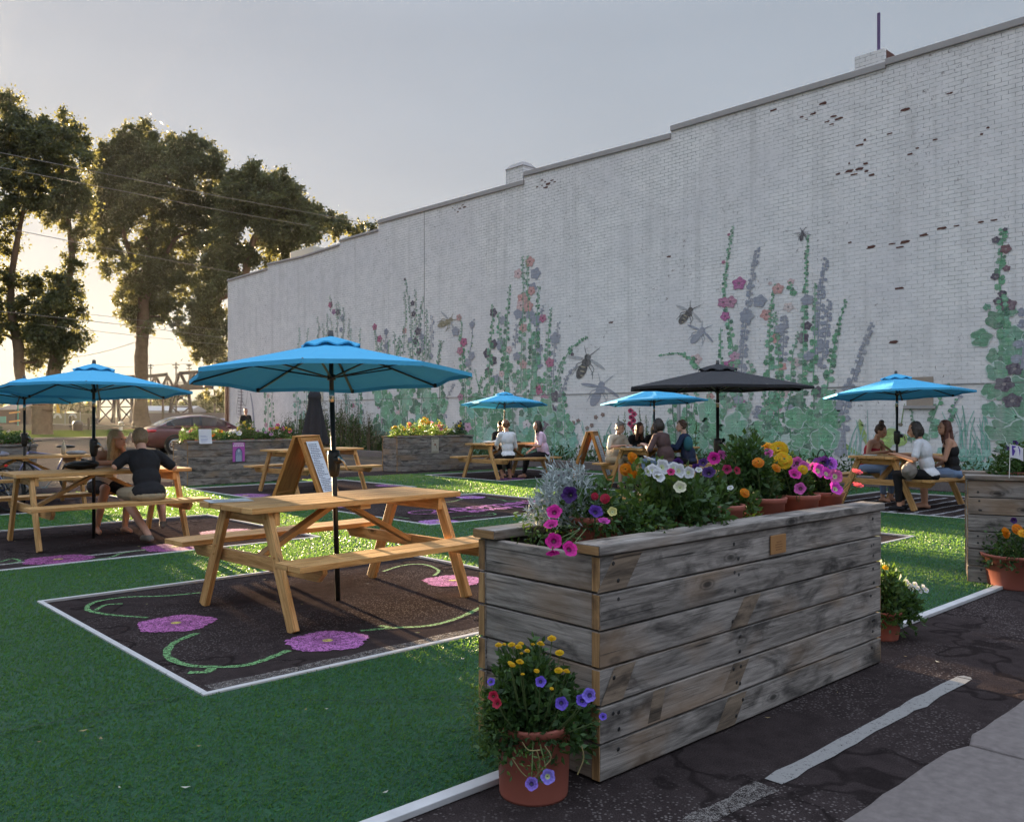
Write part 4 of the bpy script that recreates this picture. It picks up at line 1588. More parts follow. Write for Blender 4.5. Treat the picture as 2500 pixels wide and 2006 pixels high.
# far trees beyond the bridge
for k, (u, v, r, d, n) in enumerate(((392, 985, 20, 170, 2600), (425, 975, 22, 175, 2600), (375, 995, 12, 165, 1500), (492, 985, 26, 160, 3000), (515, 1000, 22, 150, 2600), (545, 990, 20, 155, 2600), (470, 1000, 18, 165, 2200),
                                     (208, 990, 22, 150, 2600), (160, 985, 22, 155, 2600), (60, 990, 22, 150, 2600), (15, 995, 26, 150, 2600))):
    p = at(u, 1027, d)
    t = thing('far_tree', ('hazy olive tree beyond the steel bridge' if u > 350 else 'dim tree behind the bollards and banners'), 'tree', (p.x, p.y, .5), 0, 'far trees beyond the bridge' if u > 350 else 'far trees on the left')
    rr = r * d / FPX
    hc = (CAMH - (v - VH) * d / FPX) - .5
    cs = [(Vector((R.uniform(-1, 1) * rr, R.uniform(-1, 1) * rr, max(.4, hc + R.uniform(-.8, .8) * rr))), (rr * .5, rr * .5, rr * .42)) for _ in range(11)]
    P, D = clumps(cs, n, .2)
    leaves('crown', M['tleaf2'], P, NP.uniform(.35, .7, n), t, .65, NP.random(n), D * .4)
    b = MB()
    b.tube([(0, 0, -.3), (0, 0, hc)], [.25, .1], 6)
    b.build('trunk', M['bark'], t)


# ------------------------------------------------------------------ far street furniture, bridge, wires
M['rust'] = plain('bridge_steel', (.075, .058, .05), .8, .2, .3, 1)
M['wire'] = plain('cable', (.12, .11, .10), .6)
M['pole'] = plain('pole_timber', (.10, .08, .06), .85)
BD = 118.0
bo = at(350, 1030, BD)
bt = thing('truss_bridge', 'rusty steel truss bridge on braced trestle towers far behind the trees', 'bridge', (bo.x, bo.y, .4))


def bpt(u, v, d=BD): return at(u, v, d) - Vector((bo.x, bo.y, .4))


b = MB()
for dd in (0, 5):
    D_ = BD + dd
    b.beam(bpt(190, 953, D_), bpt(520, 943, D_), .5, .75)
    tops = [(215, 924), (255, 921), (300, 920), (345, 919), (380, 917), (409, 914)]
    for (a0, a1), (c0, c1_) in zip(tops, tops[1:]): b.beam(bpt(a0, a1, D_), bpt(c0, c1_, D_), .4, .45)
    us = [196, 215, 236, 255, 278, 300, 322, 345, 363, 380, 395, 409, 425]
    for k in range(len(us) - 1):
        lo = (us[k], 952 - (us[k] - 190) * .03) if k % 2 == 0 else (us[k], 918)
        hi = (us[k + 1], 918) if k % 2 == 0 else (us[k + 1], 952 - (us[k + 1] - 190) * .03)
        b.beam(bpt(*lo, D_), bpt(*hi, D_), .28, .28)
        if k % 2: b.beam(bpt(us[k], 918, D_), bpt(us[k], 951, D_), .16, .16)
    tops2 = [(438, 911), (470, 909), (505, 908)]
    for (a0, a1), (c0, c1_) in zip(tops2, tops2[1:]): b.beam(bpt(a0, a1, D_), bpt(c0, c1_, D_), .4, .45)
    for (a0, a1, c0, c1_) in ((427, 945, 438, 911), (441, 911, 457, 946), (457, 946, 471, 910), (471, 910, 489, 945), (489, 945, 505, 908)): b.beam(bpt(a0, a1, D_), bpt(c0, c1_, D_), .36, .36)
    b.beam(bpt(190, 940, D_), bpt(425, 936, D_), .08, .08)
    for k in range(30): b.beam(bpt(430 + k * 2.6, 946 - k * .08, D_), bpt(430 + k * 2.6, 932 - k * .08, D_), .05, .05)
b.build('truss', M['rust'], bt)
for u0, u1, w0, w1 in ((244, 318, 238, 330), (424, 459, 412, 471)):
    b = MB()
    for dd in (0, 5):
        D_ = BD + dd
        legs = [((u0, 950), (w0, 1034)), ((u1, 950), (w1, 1034))]
        if u1 - u0 > 50:
            legs += [((281, 950), (276, 1034)), ((286, 950), (292, 1034))]
        for a, c in legs: b.beam(bpt(*a, D_), bpt(*c, D_), .36, .36)
        halves = [(u0, u1, w0, w1)] if u1 - u0 < 50 else [(u0, 279, w0, 276), (288, u1, 292, w1)]
        for h0, h1, g0, g1 in halves:
            for q in range(2):
                va, vb = 953 + q * 40, 993 + q * 40
                f0, f1 = (va - 950) / 84, (vb - 950) / 84
                x0a, x1a = h0 + (g0 - h0) * f0, h1 + (g1 - h1) * f0
                x0b, x1b = h0 + (g0 - h0) * f1, h1 + (g1 - h1) * f1
                b.beam(bpt(x0a, va, D_), bpt(x1b, vb, D_), .16, .16)
                b.beam(bpt(x1a, va, D_), bpt(x0b, vb, D_), .16, .16)
                b.beam(bpt(x0b, vb, D_), bpt(x1b, vb, D_), .16, .16)
    for q in ((u0, 952), (u1, 952), (w0, 1033), (w1, 1033)): b.beam(bpt(*q, BD), bpt(*q, BD + 5), .2, .2)
    b.build('trestle_tower', M['rust'], bt)

for u, v0, v1, d, arms in ((430, 884, 960, 135, ((891, 9), (897, 6))), (462, 888, 958, 140, ((890, 7), (900, 7), (893, 5))), (368, 888, 1000, 150, ((892, 9), (898, 5))), (398, 955, 1012, 90, ()), (524, 950, 1015, 110, ())):
    p = at(u, 1030, d)
    z1 = CAMH - (v0 - VH) * d / FPX
    t = thing('utility_pole', {430: 'utility pole with two crossarms above the bridge', 462: 'utility pole with stacked crossarms right of its twin', 368: 'utility pole partly hidden by the straight tree trunk', 398: 'bare thin pole in front of the grey shed', 524: 'thin pole under the hanging branches near the wall'}[u], 'utility pole', (p.x, p.y, .4))
    b = MB()
    b.tube([(0, 0, 0), (0, 0, z1 - .4)], [.16, .10], 8)
    b.build('pole', M['pole'], t)
    for va, w in arms:
        b = MB()
        z = CAMH - (va - VH) * d / FPX - .4
        hw = w * d / FPX
        b.beam((-hw * CS, hw * SN, z), (hw * CS, -hw * SN, z), .14, .14)
        b.build('crossarm', M['pole'], t)


def wire(label, pts, d0, d1, r=.02):
    n = len(pts)
    P = [at(u, v, d0 + (d1 - d0) * i / (n - 1)) for i, (u, v) in enumerate(pts)]
    b = MB()
    b.tube(spline(P, 8), r, 5)
    tag(b.build('power_line', M['wire'], smooth=True), label, 'power line')


wire('topmost power line crossing the tree crowns', [(-60, 361), (260, 425), (571, 486), (895, 545)], 40, 62)
wire('power line just below the topmost one', [(-60, 398), (78, 424), (320, 471), (558, 517), (760, 552)], 40, 60)
wire('power line crossing the bright gap where the sun glows', [(-60, 543), (62, 567), (320, 618), (584, 668)], 42, 58)
wire('power line at the lower part of the crowns, reaching the trunk', [(-60, 753), (0, 760), (292, 792), (540, 824)], 44, 60, .018)
wire('upper of two thin wires between the left tree and the straight trunk', [(190, 763), (284, 775), (540, 806)], 50, 60, .015)
wire('lowest of the parallel wires left of the wall corner', [(100, 792), (195, 804), (423, 829), (545, 842)], 50, 62, .015)
wire('single sagging wire rising to the straight trunk', [(150, 876), (189, 871), (260, 857), (331, 835)], 66, 75, .018)
wire('faint far wire behind the straight trunk', [(250, 895), (330, 896), (430, 888), (560, 893)], 135, 138, .03)

# low sheds, barrier and fences of the rail yard
for lab, u0, u1, v0, v1, d, col, nm in (('long low grey shed with white band beyond the bridge', 318, 460, 990, 1030, 140, (.33, .34, .36), 'shed'), ('small dark shed with a pitched roof left of the big trunk', -10, 36, 984, 1012, 95, (.14, .10, .08), 'shed')):
    p = at((u0 + u1) / 2, 1030, d)
    hw = (u1 - u0) / 2 * d / FPX
    h = CAMH - (v0 - VH) * d / FPX - .3
    t = thing(nm, lab, 'shed', (p.x, p.y, .3), -TH)
    b = MB()
    b.box((-hw, 0, 0), (hw, 8, h * .72))
    b.build('wall', plain('shed_wall', tuple(c * .8 for c in col), .8), t)
    b = MB()
    b.add([(-hw - .2, -.2, h * .72), (hw + .2, -.2, h * .72), (hw + .2, 4, h), (-hw - .2, 4, h), (hw + .2, 8.2, h * .72), (-hw - .2, 8.2, h * .72)], [(0, 1, 2, 3), (3, 2, 4, 5), (1, 4, 2), (0, 3, 5)])
    b.build('roof', plain('shed_roof', col, .7), t)
    if nm == 'shed' and u1 > 300:
        b = MB()
        b.box((-hw, -.05, h * .5), (hw, -.01, h * .62))
        b.build('trim_band', plain('white_band', (.6, .6, .6), .7), t)
b = MB()
b.beam(at(-80, 1031, 100) + Vector((0, 0, .1)), at(240, 1031, 100) + Vector((0, 0, .1)), .3, .7)
tag(b.build('barrier_wall', M['concrete']), 'low pale concrete barrier behind the bollards', 'barrier')
b = MB()
b.beam(at(318, 1020, 100), at(556, 1020, 100), .3, 1.2)
tag(b.build('barrier_wall', M['concrete']), 'low grey concrete wall behind the parked car', 'barrier')
pf = at(172, 1040, 84)
t = thing('banner_fence', 'beige banner fence with pale arch logos behind the bollards', 'fence', (pf.x, pf.y, .4))
for u in (122, 159, 196, 228):
    b = MB()
    q = at(u, 1040, 84)
    b.tube([(q.x - pf.x, q.y - pf.y, 0), (q.x - pf.x, q.y - pf.y, 1.5)], .04, 6)
    b.build('post', M['steel'], t)
for k, (ua, ub) in enumerate(((123, 158), (160, 195), (197, 227))):
    b = MB()
    a, c = at(ua, 1040, 84), at(ub, 1040, 84)
    b.beam((a.x - pf.x, a.y - pf.y, .85), (c.x - pf.x, c.y - pf.y, .85), .03, 1.05)
    bn = b.build('banner', plain('banner_cloth', (.27, .23, .15), .9), t)
    if k < 2:
        b = MB()
        mid = at((ua + ub) / 2, 1018, 83.9) - Vector((pf.x, pf.y, .4))
        ring = []
        for q in range(13):
            g = PI * q / 12
            ring.append((mid.x + .42 * math.cos(g) * CS, mid.y - .42 * math.cos(g) * SN, mid.z - .1 + .5 * math.sin(g)))
        inn = [(mid.x + .2 * math.cos(PI * q / 12) * CS, mid.y - .2 * math.cos(PI * q / 12) * SN, mid.z - .1 + .26 * math.sin(PI * q / 12)) for q in range(13)]
        b.add(ring + inn, [(q, q + 1, 14 + q, 13 + q) for q in range(12)])
        lg = b.build('arch_logo', plain('pale_print', (.5, .48, .45), .8), bn)
LEN = {}
for u, v in ((131, 1052), (172, 1056), (217, 1059)):
    p = gp(u, v)
    d = FPX * CAMH / (v - VH)
    b = MB()
    b.tube([(0, 0, -.05), (0, 0, .95), (0, 0, 1.0)], [.11, .11, .07], 10)
    o = b.build('bollard', M['pole'], loc=(p.x, p.y, rise(p.y)))
    tag(o, {131: 'timber bollard nearest the big trunk', 172: 'timber bollard left of the dark litter bin', 217: 'timber bollard right of the dark litter bin'}[u], 'bollard', 'timber bollards along the lawn')
b = MB()
a, c = at(118, 1038, 78), at(330, 1044, 70)
b.beam((a.x, a.y, .78), (c.x, c.y, .62), .06, .10)
tag(b.build('rail', plain('pale_rail', (.35, .30, .24), .8)), 'long pale low rail behind the bollards', 'rail')
p = gp(190, 1060)
t = thing('litter_bin', 'dark domed litter bin between two bollards on the lawn', 'litter bin', (p.x, p.y, 0))
b = MB()
b.lathe([(.02, 0), (.36, .02), (.38, .3), (.38, .72), (.40, .74), (.40, .78)], seg=18)
b.build('body', plain('bin_brown', (.06, .05, .045), .6), t, smooth=False)
b = MB()
b.lathe([(.40, .78), (.38, .92), (.28, 1.05), (.12, 1.11), (.01, 1.12)], seg=18)
b.build('lid', plain('bin_lid', (.08, .07, .065), .45), t, smooth=True)
p = at(295, 1046, 72)
t = thing('fire_hydrant', 'white domed hydrant post by the straight trunk', 'hydrant', (p.x, p.y, .2))
b = MB()
b.lathe([(.24, 0), (.24, .06), (.15, .1), (.15, .62), (.2, .64), (.2, .7), (.15, .78), (.05, .84), (.01, .85)], seg=14)
b.build('body', plain('white_paint', (.55, .52, .47), .5), t, smooth=True)
b = MB()
b.tube([(-.26, 0, .5), (.26, 0, .5)], .07, 8)
b.build('outlet', plain('white_paint_outlet', (.55, .52, .47), .5), t)
# teal play frame at the far left
p = at(20, 1040, 80)
t = thing('play_frame', 'teal play frame with roof bar and orange steps at the far left', 'play equipment', (p.x, p.y, .4), -TH)
b = MB()
for x in (-2.6, -1.0, .9, 2.6):
    b.tube([(x, 0, 0), (x, 0, 2.4)], .07, 8)
b.beam((-3, 0, 2.35), (3, 0, 2.35), .1, .3)
b.build('frame', plain('teal_paint', (.06, .24, .19), .5), t)
b = MB()
b.beam((-2.6, 0, .75), (-.2, 0, .75), .05, .6)
b.build('panel', plain('teal_panel', (.08, .26, .22), .5), t)
b = MB()
for z in (.55, 1.35): b.beam((.2, -.1, z), (1.1, -.1, z + .12), .25, .12)
b.build('steps', plain('orange_step', (.55, .26, .08), .6), t)
p = at(137, 1030, 92)
t = thing('feather_flag', 'yellow feather flag beside the big trunk', 'flag', (p.x, p.y, .3), -TH)
b = MB()
b.tube([(0, 0, 0), (0, 0, 2.6)], .02, 6)
b.build('pole', M['steel'], t)
b = MB()
b.add([(0, 0, 2.6), (.12, .02, 2.6), (.38, .06, 1.9), (.42, -.04, 1.2), (.25, .05, 1.0), (0, 0, 1.6)], [(0, 1, 2, 5), (2, 3, 4, 5)])
b.build('cloth', plain('yellow_cloth', (.65, .38, .03), .8), t)
# round brown bale and white patterned market cover by the wall corner
p = at(507, 1042, 60)
t = thing('wagon_wheel', 'brown spoked wagon wheel with straw centre by the wall corner', 'wheel', (p.x, p.y, .45), -TH)
b = MB()
for k in range(20):
    g, g2 = 2 * PI * k / 20, 2 * PI * (k + 1) / 20
    b.beam((.55 * math.cos(g), 0, .6 + .55 * math.sin(g)), (.55 * math.cos(g2), 0, .6 + .55 * math.sin(g2)), .14, .12, up=(math.cos(g), 0, math.sin(g)))
b.build('rim', M['pole'], t)
b = MB()
b.lathe([(.01, -.2), (.40, -.18), (.42, 0), (.40, .18), (.01, .2)], (0, 0, .6), 16, axis=(0, 1, 0))
b.build('straw_bale', plain('straw', (.30, .20, .10), .9), t)
p = at(540, 1040, 58)
t = thing('market_cover', 'white cloth with blue streaks draped on a low frame by the wall corner', 'cover', (p.x, p.y, .1), -TH)
b = MB()
for i in range(8):
    x0, x1 = -.65 + i * .16, -.65 + (i + 1) * .16
    b.c = (.55, .55, .58) if i % 2 == 0 else (.16, .17, .33)
    z0, z1 = .9 + .3 * math.sin(i / 8 * PI), .9 + .3 * math.sin((i + 1) / 8 * PI)
    b.add([(x0, -.4, .2), (x1, -.4, .2), (x1, -.3, z1), (x0, -.3, z0), (x0, .5, z0), (x1, .5, z1)], [(0, 1, 2, 3), (3, 2, 5, 4)])
b.build('cloth', M['paper'], t)
b = MB()
for x in (-.6, .6):
    for y in (-.3, .45): b.tube([(x, y, -.1), (x, y, .85)], .02, 6)
b.build('frame', M['steel'], t)
b = MB()
b.tube([(WX - .10, 39.2, 0), (WX - .10, 39.2, 3.2)], .09, 8)
tag(b.build('drain_pipe', plain('rusty_pipe', (.16, .08, .05), .8), smooth=True), 'rusty brown downpipe at the far corner of the white wall', 'pipe')


# ------------------------------------------------------------------ picnic tables
def make_table(name='picnic_table'):
    t = thing(name, 'x', 'picnic table')
    top, L = .787, 1.83
    b = MB()
    for k in range(5):
        b.c = (R.random(), R.random(), R.random())
        y = (k - 2) * .146
        b.beam((-L / 2 + R.uniform(-.004, .004), y, top - .019), (L / 2 + R.uniform(-.004, .004), y, top - .019), .138, .038)
    b.build('tabletop', M['table'], t, bevel=.004)
    for s in (-1, 1):
        b = MB()
        for k in range(2):
            b.c = (R.random(), R.random(), R.random())
            y = s * (.70 + k * .146)
            b.beam((-L / 2, y, .455), (L / 2, y, .455), .138, .038)
        b.build('bench_seat', M['table'], t, bevel=.004)
    for e in (-1, 1):
        x = e * .72
        for s in (-1, 1):
            b = MB()
            b.c = (R.random(), R.random(), R.random())
            p0, p1 = Vector((x + e * .04, s * .60, .0)), Vector((x + e * .04, s * .27, top - .04))
            b.beam(p0, p1, .088, .04, up=(1, 0, 0))
            for k in (.05, .62, .95):
                q = p0.lerp(p1, k if k > .1 else .54)
                b.lathe([(.012, 0), (.012, .006), (.001, .007)], q + Vector((e * .02, 0, 0)), 8, axis=(e, 0, 0))
            b.build('leg', M['table'], t, bevel=.004)
        b = MB()
        b.c = (R.random(), R.random(), R.random())
        vs = []
        for y, z in ((-.86, .434), (-.86, .40), (-.80, .345), (.80, .345), (.86, .40), (.86, .434)):
            vs.append((x, y, z))
        n = len(vs)
        o_ = [(x - e * .04, y, z) for _, y, z in vs]
        u = R.uniform(0, 40)
        b.add(vs + o_, [tuple(range(n)), tuple(reversed(range(n, 2 * n)))] + [(i, n + i, n + (i + 1) % n, (i + 1) % n) for i in range(n)],
              [[(y + u, z + u) for _, y, z in vs], [(y + u, z + u) for _, y, z in reversed(o_)]] + [[(u, .1), (u, .14), (u + .2, .14), (u + .2, .1)]] * n)
        b.build('seat_beam', M['table'], t, bevel=.004)
        b = MB()
        b.c = (R.random(), R.random(), R.random())
        b.beam((x, -.34, top - .085), (x, .34, top - .085), .09, .04, up=(1, 0, 0))
        b.build('top_cleat', M['table'], t, bevel=.004)
        b = MB()
        b.c = (R.random(), R.random(), R.random())
        b.beam((e * .06, 0, top - .06), (x - e * .05, 0, .40), .085, .038)
        b.build('brace', M['table'], t, bevel=.004)
    b = MB()
    b.c = (R.random(), R.random(), R.random())
    b.beam((0, -.34, top - .055), (0, .34, top - .055), .09, .032)
    b.build('middle_cleat', M['table'], t, bevel=.004)
    return t


TG = 'picnic tables set out on the asphalt pads'
T1 = make_table()
T1.location = (3.46, 5.66, 0)
T1.rotation_euler = (0, 0, math.radians(3.5))
tag(T1, 'empty honey-coloured picnic table in the foreground under the big blue umbrella', None, TG)
TABLES = {
    4: (3.22, 10.35, 0, 'picnic table where the blonde woman and the man in black sit'),
    8: (3.5, 14.95, 0, 'picnic table with the white bottle, behind the couple at the left edge'),
    3: (8.35, 14.55, 6, 'empty picnic table behind the sandwich board by the closed dark umbrella'),
    5: (13.45, 14.75, 0, 'picnic table of the person in the speckled white tee, plastic bag on its end'),
    6: (13.75, 10.62, 0, 'picnic table shared by the group of five near the wall'),
    7: (13.8, 5.87, -4, 'picnic table of the three young women at the right'),
    9: (8.6, 5.73, 0, 'picnic table mostly hidden behind the flowers, under the charcoal umbrella'),
}
for k, (x, y, r, lab) in TABLES.items():
    dup(T1, (x, y, 0), math.radians(r), lab, TG)


# ------------------------------------------------------------------ umbrellas
def mat_canopy(name, col):
    m = NT(name)
    p = m.coord()
    w = m.noise(p, 300, 2)
    big = m.noise(p, 4, 4)
    c = m.mix(m.mix(.4, w, big), tuple(x * .8 for x in col), tuple(min(1, x * 1.15) for x in col))
    m.set(c, .8, 0, .2)
    t = m.n('BsdfTranslucent')
    m.l(m.mix(1.0, c, (.85, 1.0, 1.05), 'MULTIPLY'), t.inputs['Color'])
    ms = m.n('MixShader')
    ms.inputs[0].default_value = .07
    m.l(m.b.outputs[0], ms.inputs[1])
    m.l(t.outputs[0], ms.inputs[2])
    m.l(ms.outputs[0], m.out.inputs['Surface'])
    m.bump(m.mix(.35, m.noise(p, 7, 3, .5, .8), w), .35, .02)
    return m.mat


M['blue'] = mat_canopy('blue_canvas', (.075, .41, .70))
M['char'] = mat_canopy('charcoal_canvas', (.032, .032, .038))


def make_umbrella(mat, rad=1.08, ztop=1.955, zedge=1.70, spin=0.0, tilt=(0, 0), nrib=8, canopy_tilt=None):
    """crank umbrella standing through a table; origin on the ground below its pole"""
    t = thing('patio_umbrella', 'x', 'umbrella')
    zt = ztop - .035
    H_ = zt + .02
    Tm = Matrix.Translation((0, 0, 1.62)) @ Euler((tilt[0], tilt[1], spin)).to_matrix().to_4x4() @ Matrix.Translation((0, 0, -1.62))
    if canopy_tilt: Tm = Matrix.Translation((0, 0, 1.62)) @ Matrix.Rotation(canopy_tilt[1], 4, canopy_tilt[0]) @ Matrix.Rotation(spin, 4, 'Z') @ Matrix.Translation((0, 0, -1.62))
    b = MB()
    b.tube([(0, 0, 0), (0, 0, 1.50)], .019, 12)
    b.tube([(0, 0, 1.58), Tm @ Vector((0, 0, 1.66)), Tm @ Vector((0, 0, zt))], .017, 12)
    b.build('pole', M['black'], t, smooth=True)
    b = MB()
    b.tube([(0, 0, 1.495), (0, 0, 1.585)], .0205, 12)
    b.build('tilt_joint', M['chrome'], t, smooth=True)
    b = MB()
    b.lathe([(.02, .93), (.034, .94), (.045, 1.0), (.047, 1.10), (.042, 1.13), (.02, 1.135)], seg=14)
    b.lathe([(.03, .03), (.03, -.035), (.001, -.037)], (.0, -.045, 1.06), 12, axis=(0, 1, 0))
    cb = b.build('crank_box', M['black'], t, smooth=True)
    b = MB()
    b.tube([(0, -.085, 1.075), (.02, -.10, 1.05), (.055, -.105, .985)], [.012, .009, .008], 8)
    b.tube([(0, -.06, 1.075), (0, -.09, 1.075)], .016, 10)
    b.build('crank_handle', M['chrome'], cb, smooth=True)
    # canopy: panels between ribs, slightly slack, with a short valance fold at the hem
    b = MB()
    nr, ns = 9, nrib * 6
    ring = []
    for j in range(nr + 1):
        f = .07 + .93 * j / nr
        row = []
        for k in range(ns):
            g = 2 * PI * k / ns
            w = abs(((k % 6) - 3) / 3)                     # 1 on a rib, 0 mid panel
            chord = math.cos(PI / nrib) / math.cos((((k % 6) / 6) - .5) * 2 * PI / nrib)
            r = rad * f * (chord * (1 - .035 * (1 - w) * f))
            z = zt - (zt - zedge) * (f ** .98) - .020 * (1 - w ** 1.5) * math.sin(PI * min(1, f * 1.02)) * f
            z += .012 * (1 - w) * f * f
            row.append(Tm @ Vector((r * math.cos(g), r * math.sin(g), z)))
        ring.append(row)
    vs = [p for row in ring for p in row]
    fs = [(j * ns + k, (j + 1) * ns + k, (j + 1) * ns + (k + 1) % ns, j * ns + (k + 1) % ns) for j in range(nr) for k in range(ns)]
    hem = [Tm @ (Tm.inverted() @ p + Vector((0, 0, -.03))) for p in ring[-1]]
    n0 = len(vs)
    vs += hem
    fs += [(nr * ns + k, n0 + k, n0 + (k + 1) % ns, nr * ns + (k + 1) % ns) for k in range(ns)]
    b.add(vs, fs)
    cn = b.build('canopy', mat, t)
    me = cn.data
    me.polygons.foreach_set('use_smooth', [True] * len(me.polygons))
    e = cn.modifiers.new('edges', 'EDGE_SPLIT')
    e.split_angle = math.radians(14)
    b = MB()                                              # wavy vent cap on top
    rows = []
    for j in range(5):
        f = j / 4
        row = []
        for k in range(ns):
            g = 2 * PI * k / ns
            w = math.cos(nrib * g)
            r =   .02 + .20 * rad / 1.08 * f * (1 + .02 * w)
            z = zt + .045 - (zt - zedge) * (r / rad) ** .98 - .022 * f * f + f * f * .013 * w
            row.append(Tm @ Vector((r * math.cos(g), r * math.sin(g), z)))
        rows.append(row)
    b.add([p for row in rows for p in row], [(j * ns + k, (j + 1) * ns + k, (j + 1) * ns + (k + 1) % ns, j * ns + (k + 1) % ns) for j in range(4) for k in range(ns)])
    b.add([p for p in rows[-1]] + [Tm @ (Tm.inverted() @ p + Vector((0, 0, -.012))) for p in rows[-1]], [(k, ns + k, ns + (k + 1) % ns, (k + 1) % ns) for k in range(ns)])
    b.build('vent', mat, cn, smooth=True)
    b = MB()
    b.tube([Tm @ Vector((0, 0, zt - .02)), Tm @ Vector((0, 0, zt + .085))], [.03, .018], 10)
    b.build('finial', M['black'], t, smooth=True)
    b = MB()
    b.tube([Tm @ Vector((0, 0, 1.66)), Tm @ Vector((0, 0, 1.70))], .032, 12)
    b.build('hub', M['black'], t, smooth=True)
    for k in range(nrib):
        g = 2 * PI * (k) / nrib
        d = Vector((math.cos(g), math.sin(g), 0))
        pts = []
        for f in (.05, .3, .55, .8, 1.0):
            z = zt - (zt - zedge) * (f ** .98) - .016
            pts.append(Tm @ (d * rad * f * .985 + Vector((0, 0, z))))
        b = MB()
        for a, c in zip(pts, pts[1:]): b.beam(a, c, .018, .012)
        rb = b.build('rib', M['black'], t)
        b = MB()
        b.beam(Tm @ (d * .03 + Vector((0, 0, 1.68))), pts[2] + Vector((0, 0, -.006)), .014, .010)
        b.build('strut', M['black'], rb)
        b = MB()
        b.lathe([(.001, -.02), (.014, -.015), (.014, .012), (.001, .02)], pts[-1] + Vector((0, 0, .004)), 8)
        b.build('rib_tip', M['black'], rb)
    return t


UG = 'blue crank umbrellas over the picnic tables'
U1 = make_umbrella(M['blue'], 1.06, 1.985, 1.685, -TH + math.radians(2), (0, 0), canopy_tilt=(Vector((CS, -SN, 0)), math.radians(-3.6)))
U1.location = (3.47, 5.68, 0)
U1.rotation_euler = (math.radians(-1.13), math.radians(-1.3), 0)
tag(U1, 'largest blue umbrella over the empty foreground picnic table', None, UG)
for x, y, rz, lab, sc in ((3.21, 10.5, 20, 'blue umbrella over the couple at the left picnic table', 1.0), (3.56, 14.95, 33, 'blue umbrella cut off by the left edge, behind the couple', .995),
                          (at(1232, 1018, 20.8).x, at(1232, 1018, 20.8).y, 10, 'small blue umbrella over the table of three by the left mural clump', 1.0),
                          (at(1597, 1018, 17.2).x, at(1597, 1018, 17.2).y, 38, 'blue umbrella half hidden behind the charcoal umbrella', 1.0),
                          (at(2190, 1018, 13.4).x, at(2190, 1018, 13.4).y, 15, 'blue umbrella over the three young women at the right', 1.03)):
    dup(U1, (x, y, 0), math.radians(rz), lab, UG, sc)
for o in COL.objects:
    if o.name.startswith('patio_umbrella.'): o.rotation_euler = (0, 0, o.rotation_euler.z)
UB = make_umbrella(M['char'], 1.08, 1.99, 1.72, .3)
UB.location = at(1752, 1018, 10.05) * 1
UB.location.z = 0
tag(UB, 'open charcoal umbrella behind the flower planter')
# the closed charcoal umbrella
UC = thing('patio_umbrella', 'closed charcoal umbrella with furled canopy behind the sandwich board', 'umbrella', (8.35, 14.5, 0))
b = MB()
b.tube([(0, 0, 0), (0, 0, 1.95)], .02, 10)
b.build('pole', M['black'], UC, smooth=True)
b = MB()
rows = []
prof = [(.03, 1.90), (.10, 1.85), (.125, 1.76), (.115, 1.70), (.14, 1.50), (.185, 1.2), (.225, .92), (.235, .86), (.20, .85)]
ns = 40
for r, z in prof:
    rows.append([(r * (1 + .22 * math.cos(8 * 2 * PI * k / ns) * (1.9 - z)) * math.cos(2 * PI * k / ns), r * (1 + .22 * math.cos(8 * 2 * PI * k / ns) * (1.9 - z)) * math.sin(2 * PI * k / ns), z) for k in range(ns)])
b.add([p for r in rows for p in r], [(j * ns + k, (j + 1) * ns + k, (j + 1) * ns + (k + 1) % ns, j * ns + (k + 1) % ns) for j in range(len(rows) - 1) for k in range(ns)])
b.build('canopy', M['char'], UC, smooth=True)
b = MB()
b.lathe([(.01, 1.93), (.07, 1.90), (.12, 1.80), (.128, 1.735)], seg=24)
b.build('vent', M['char'], UC, smooth=True)


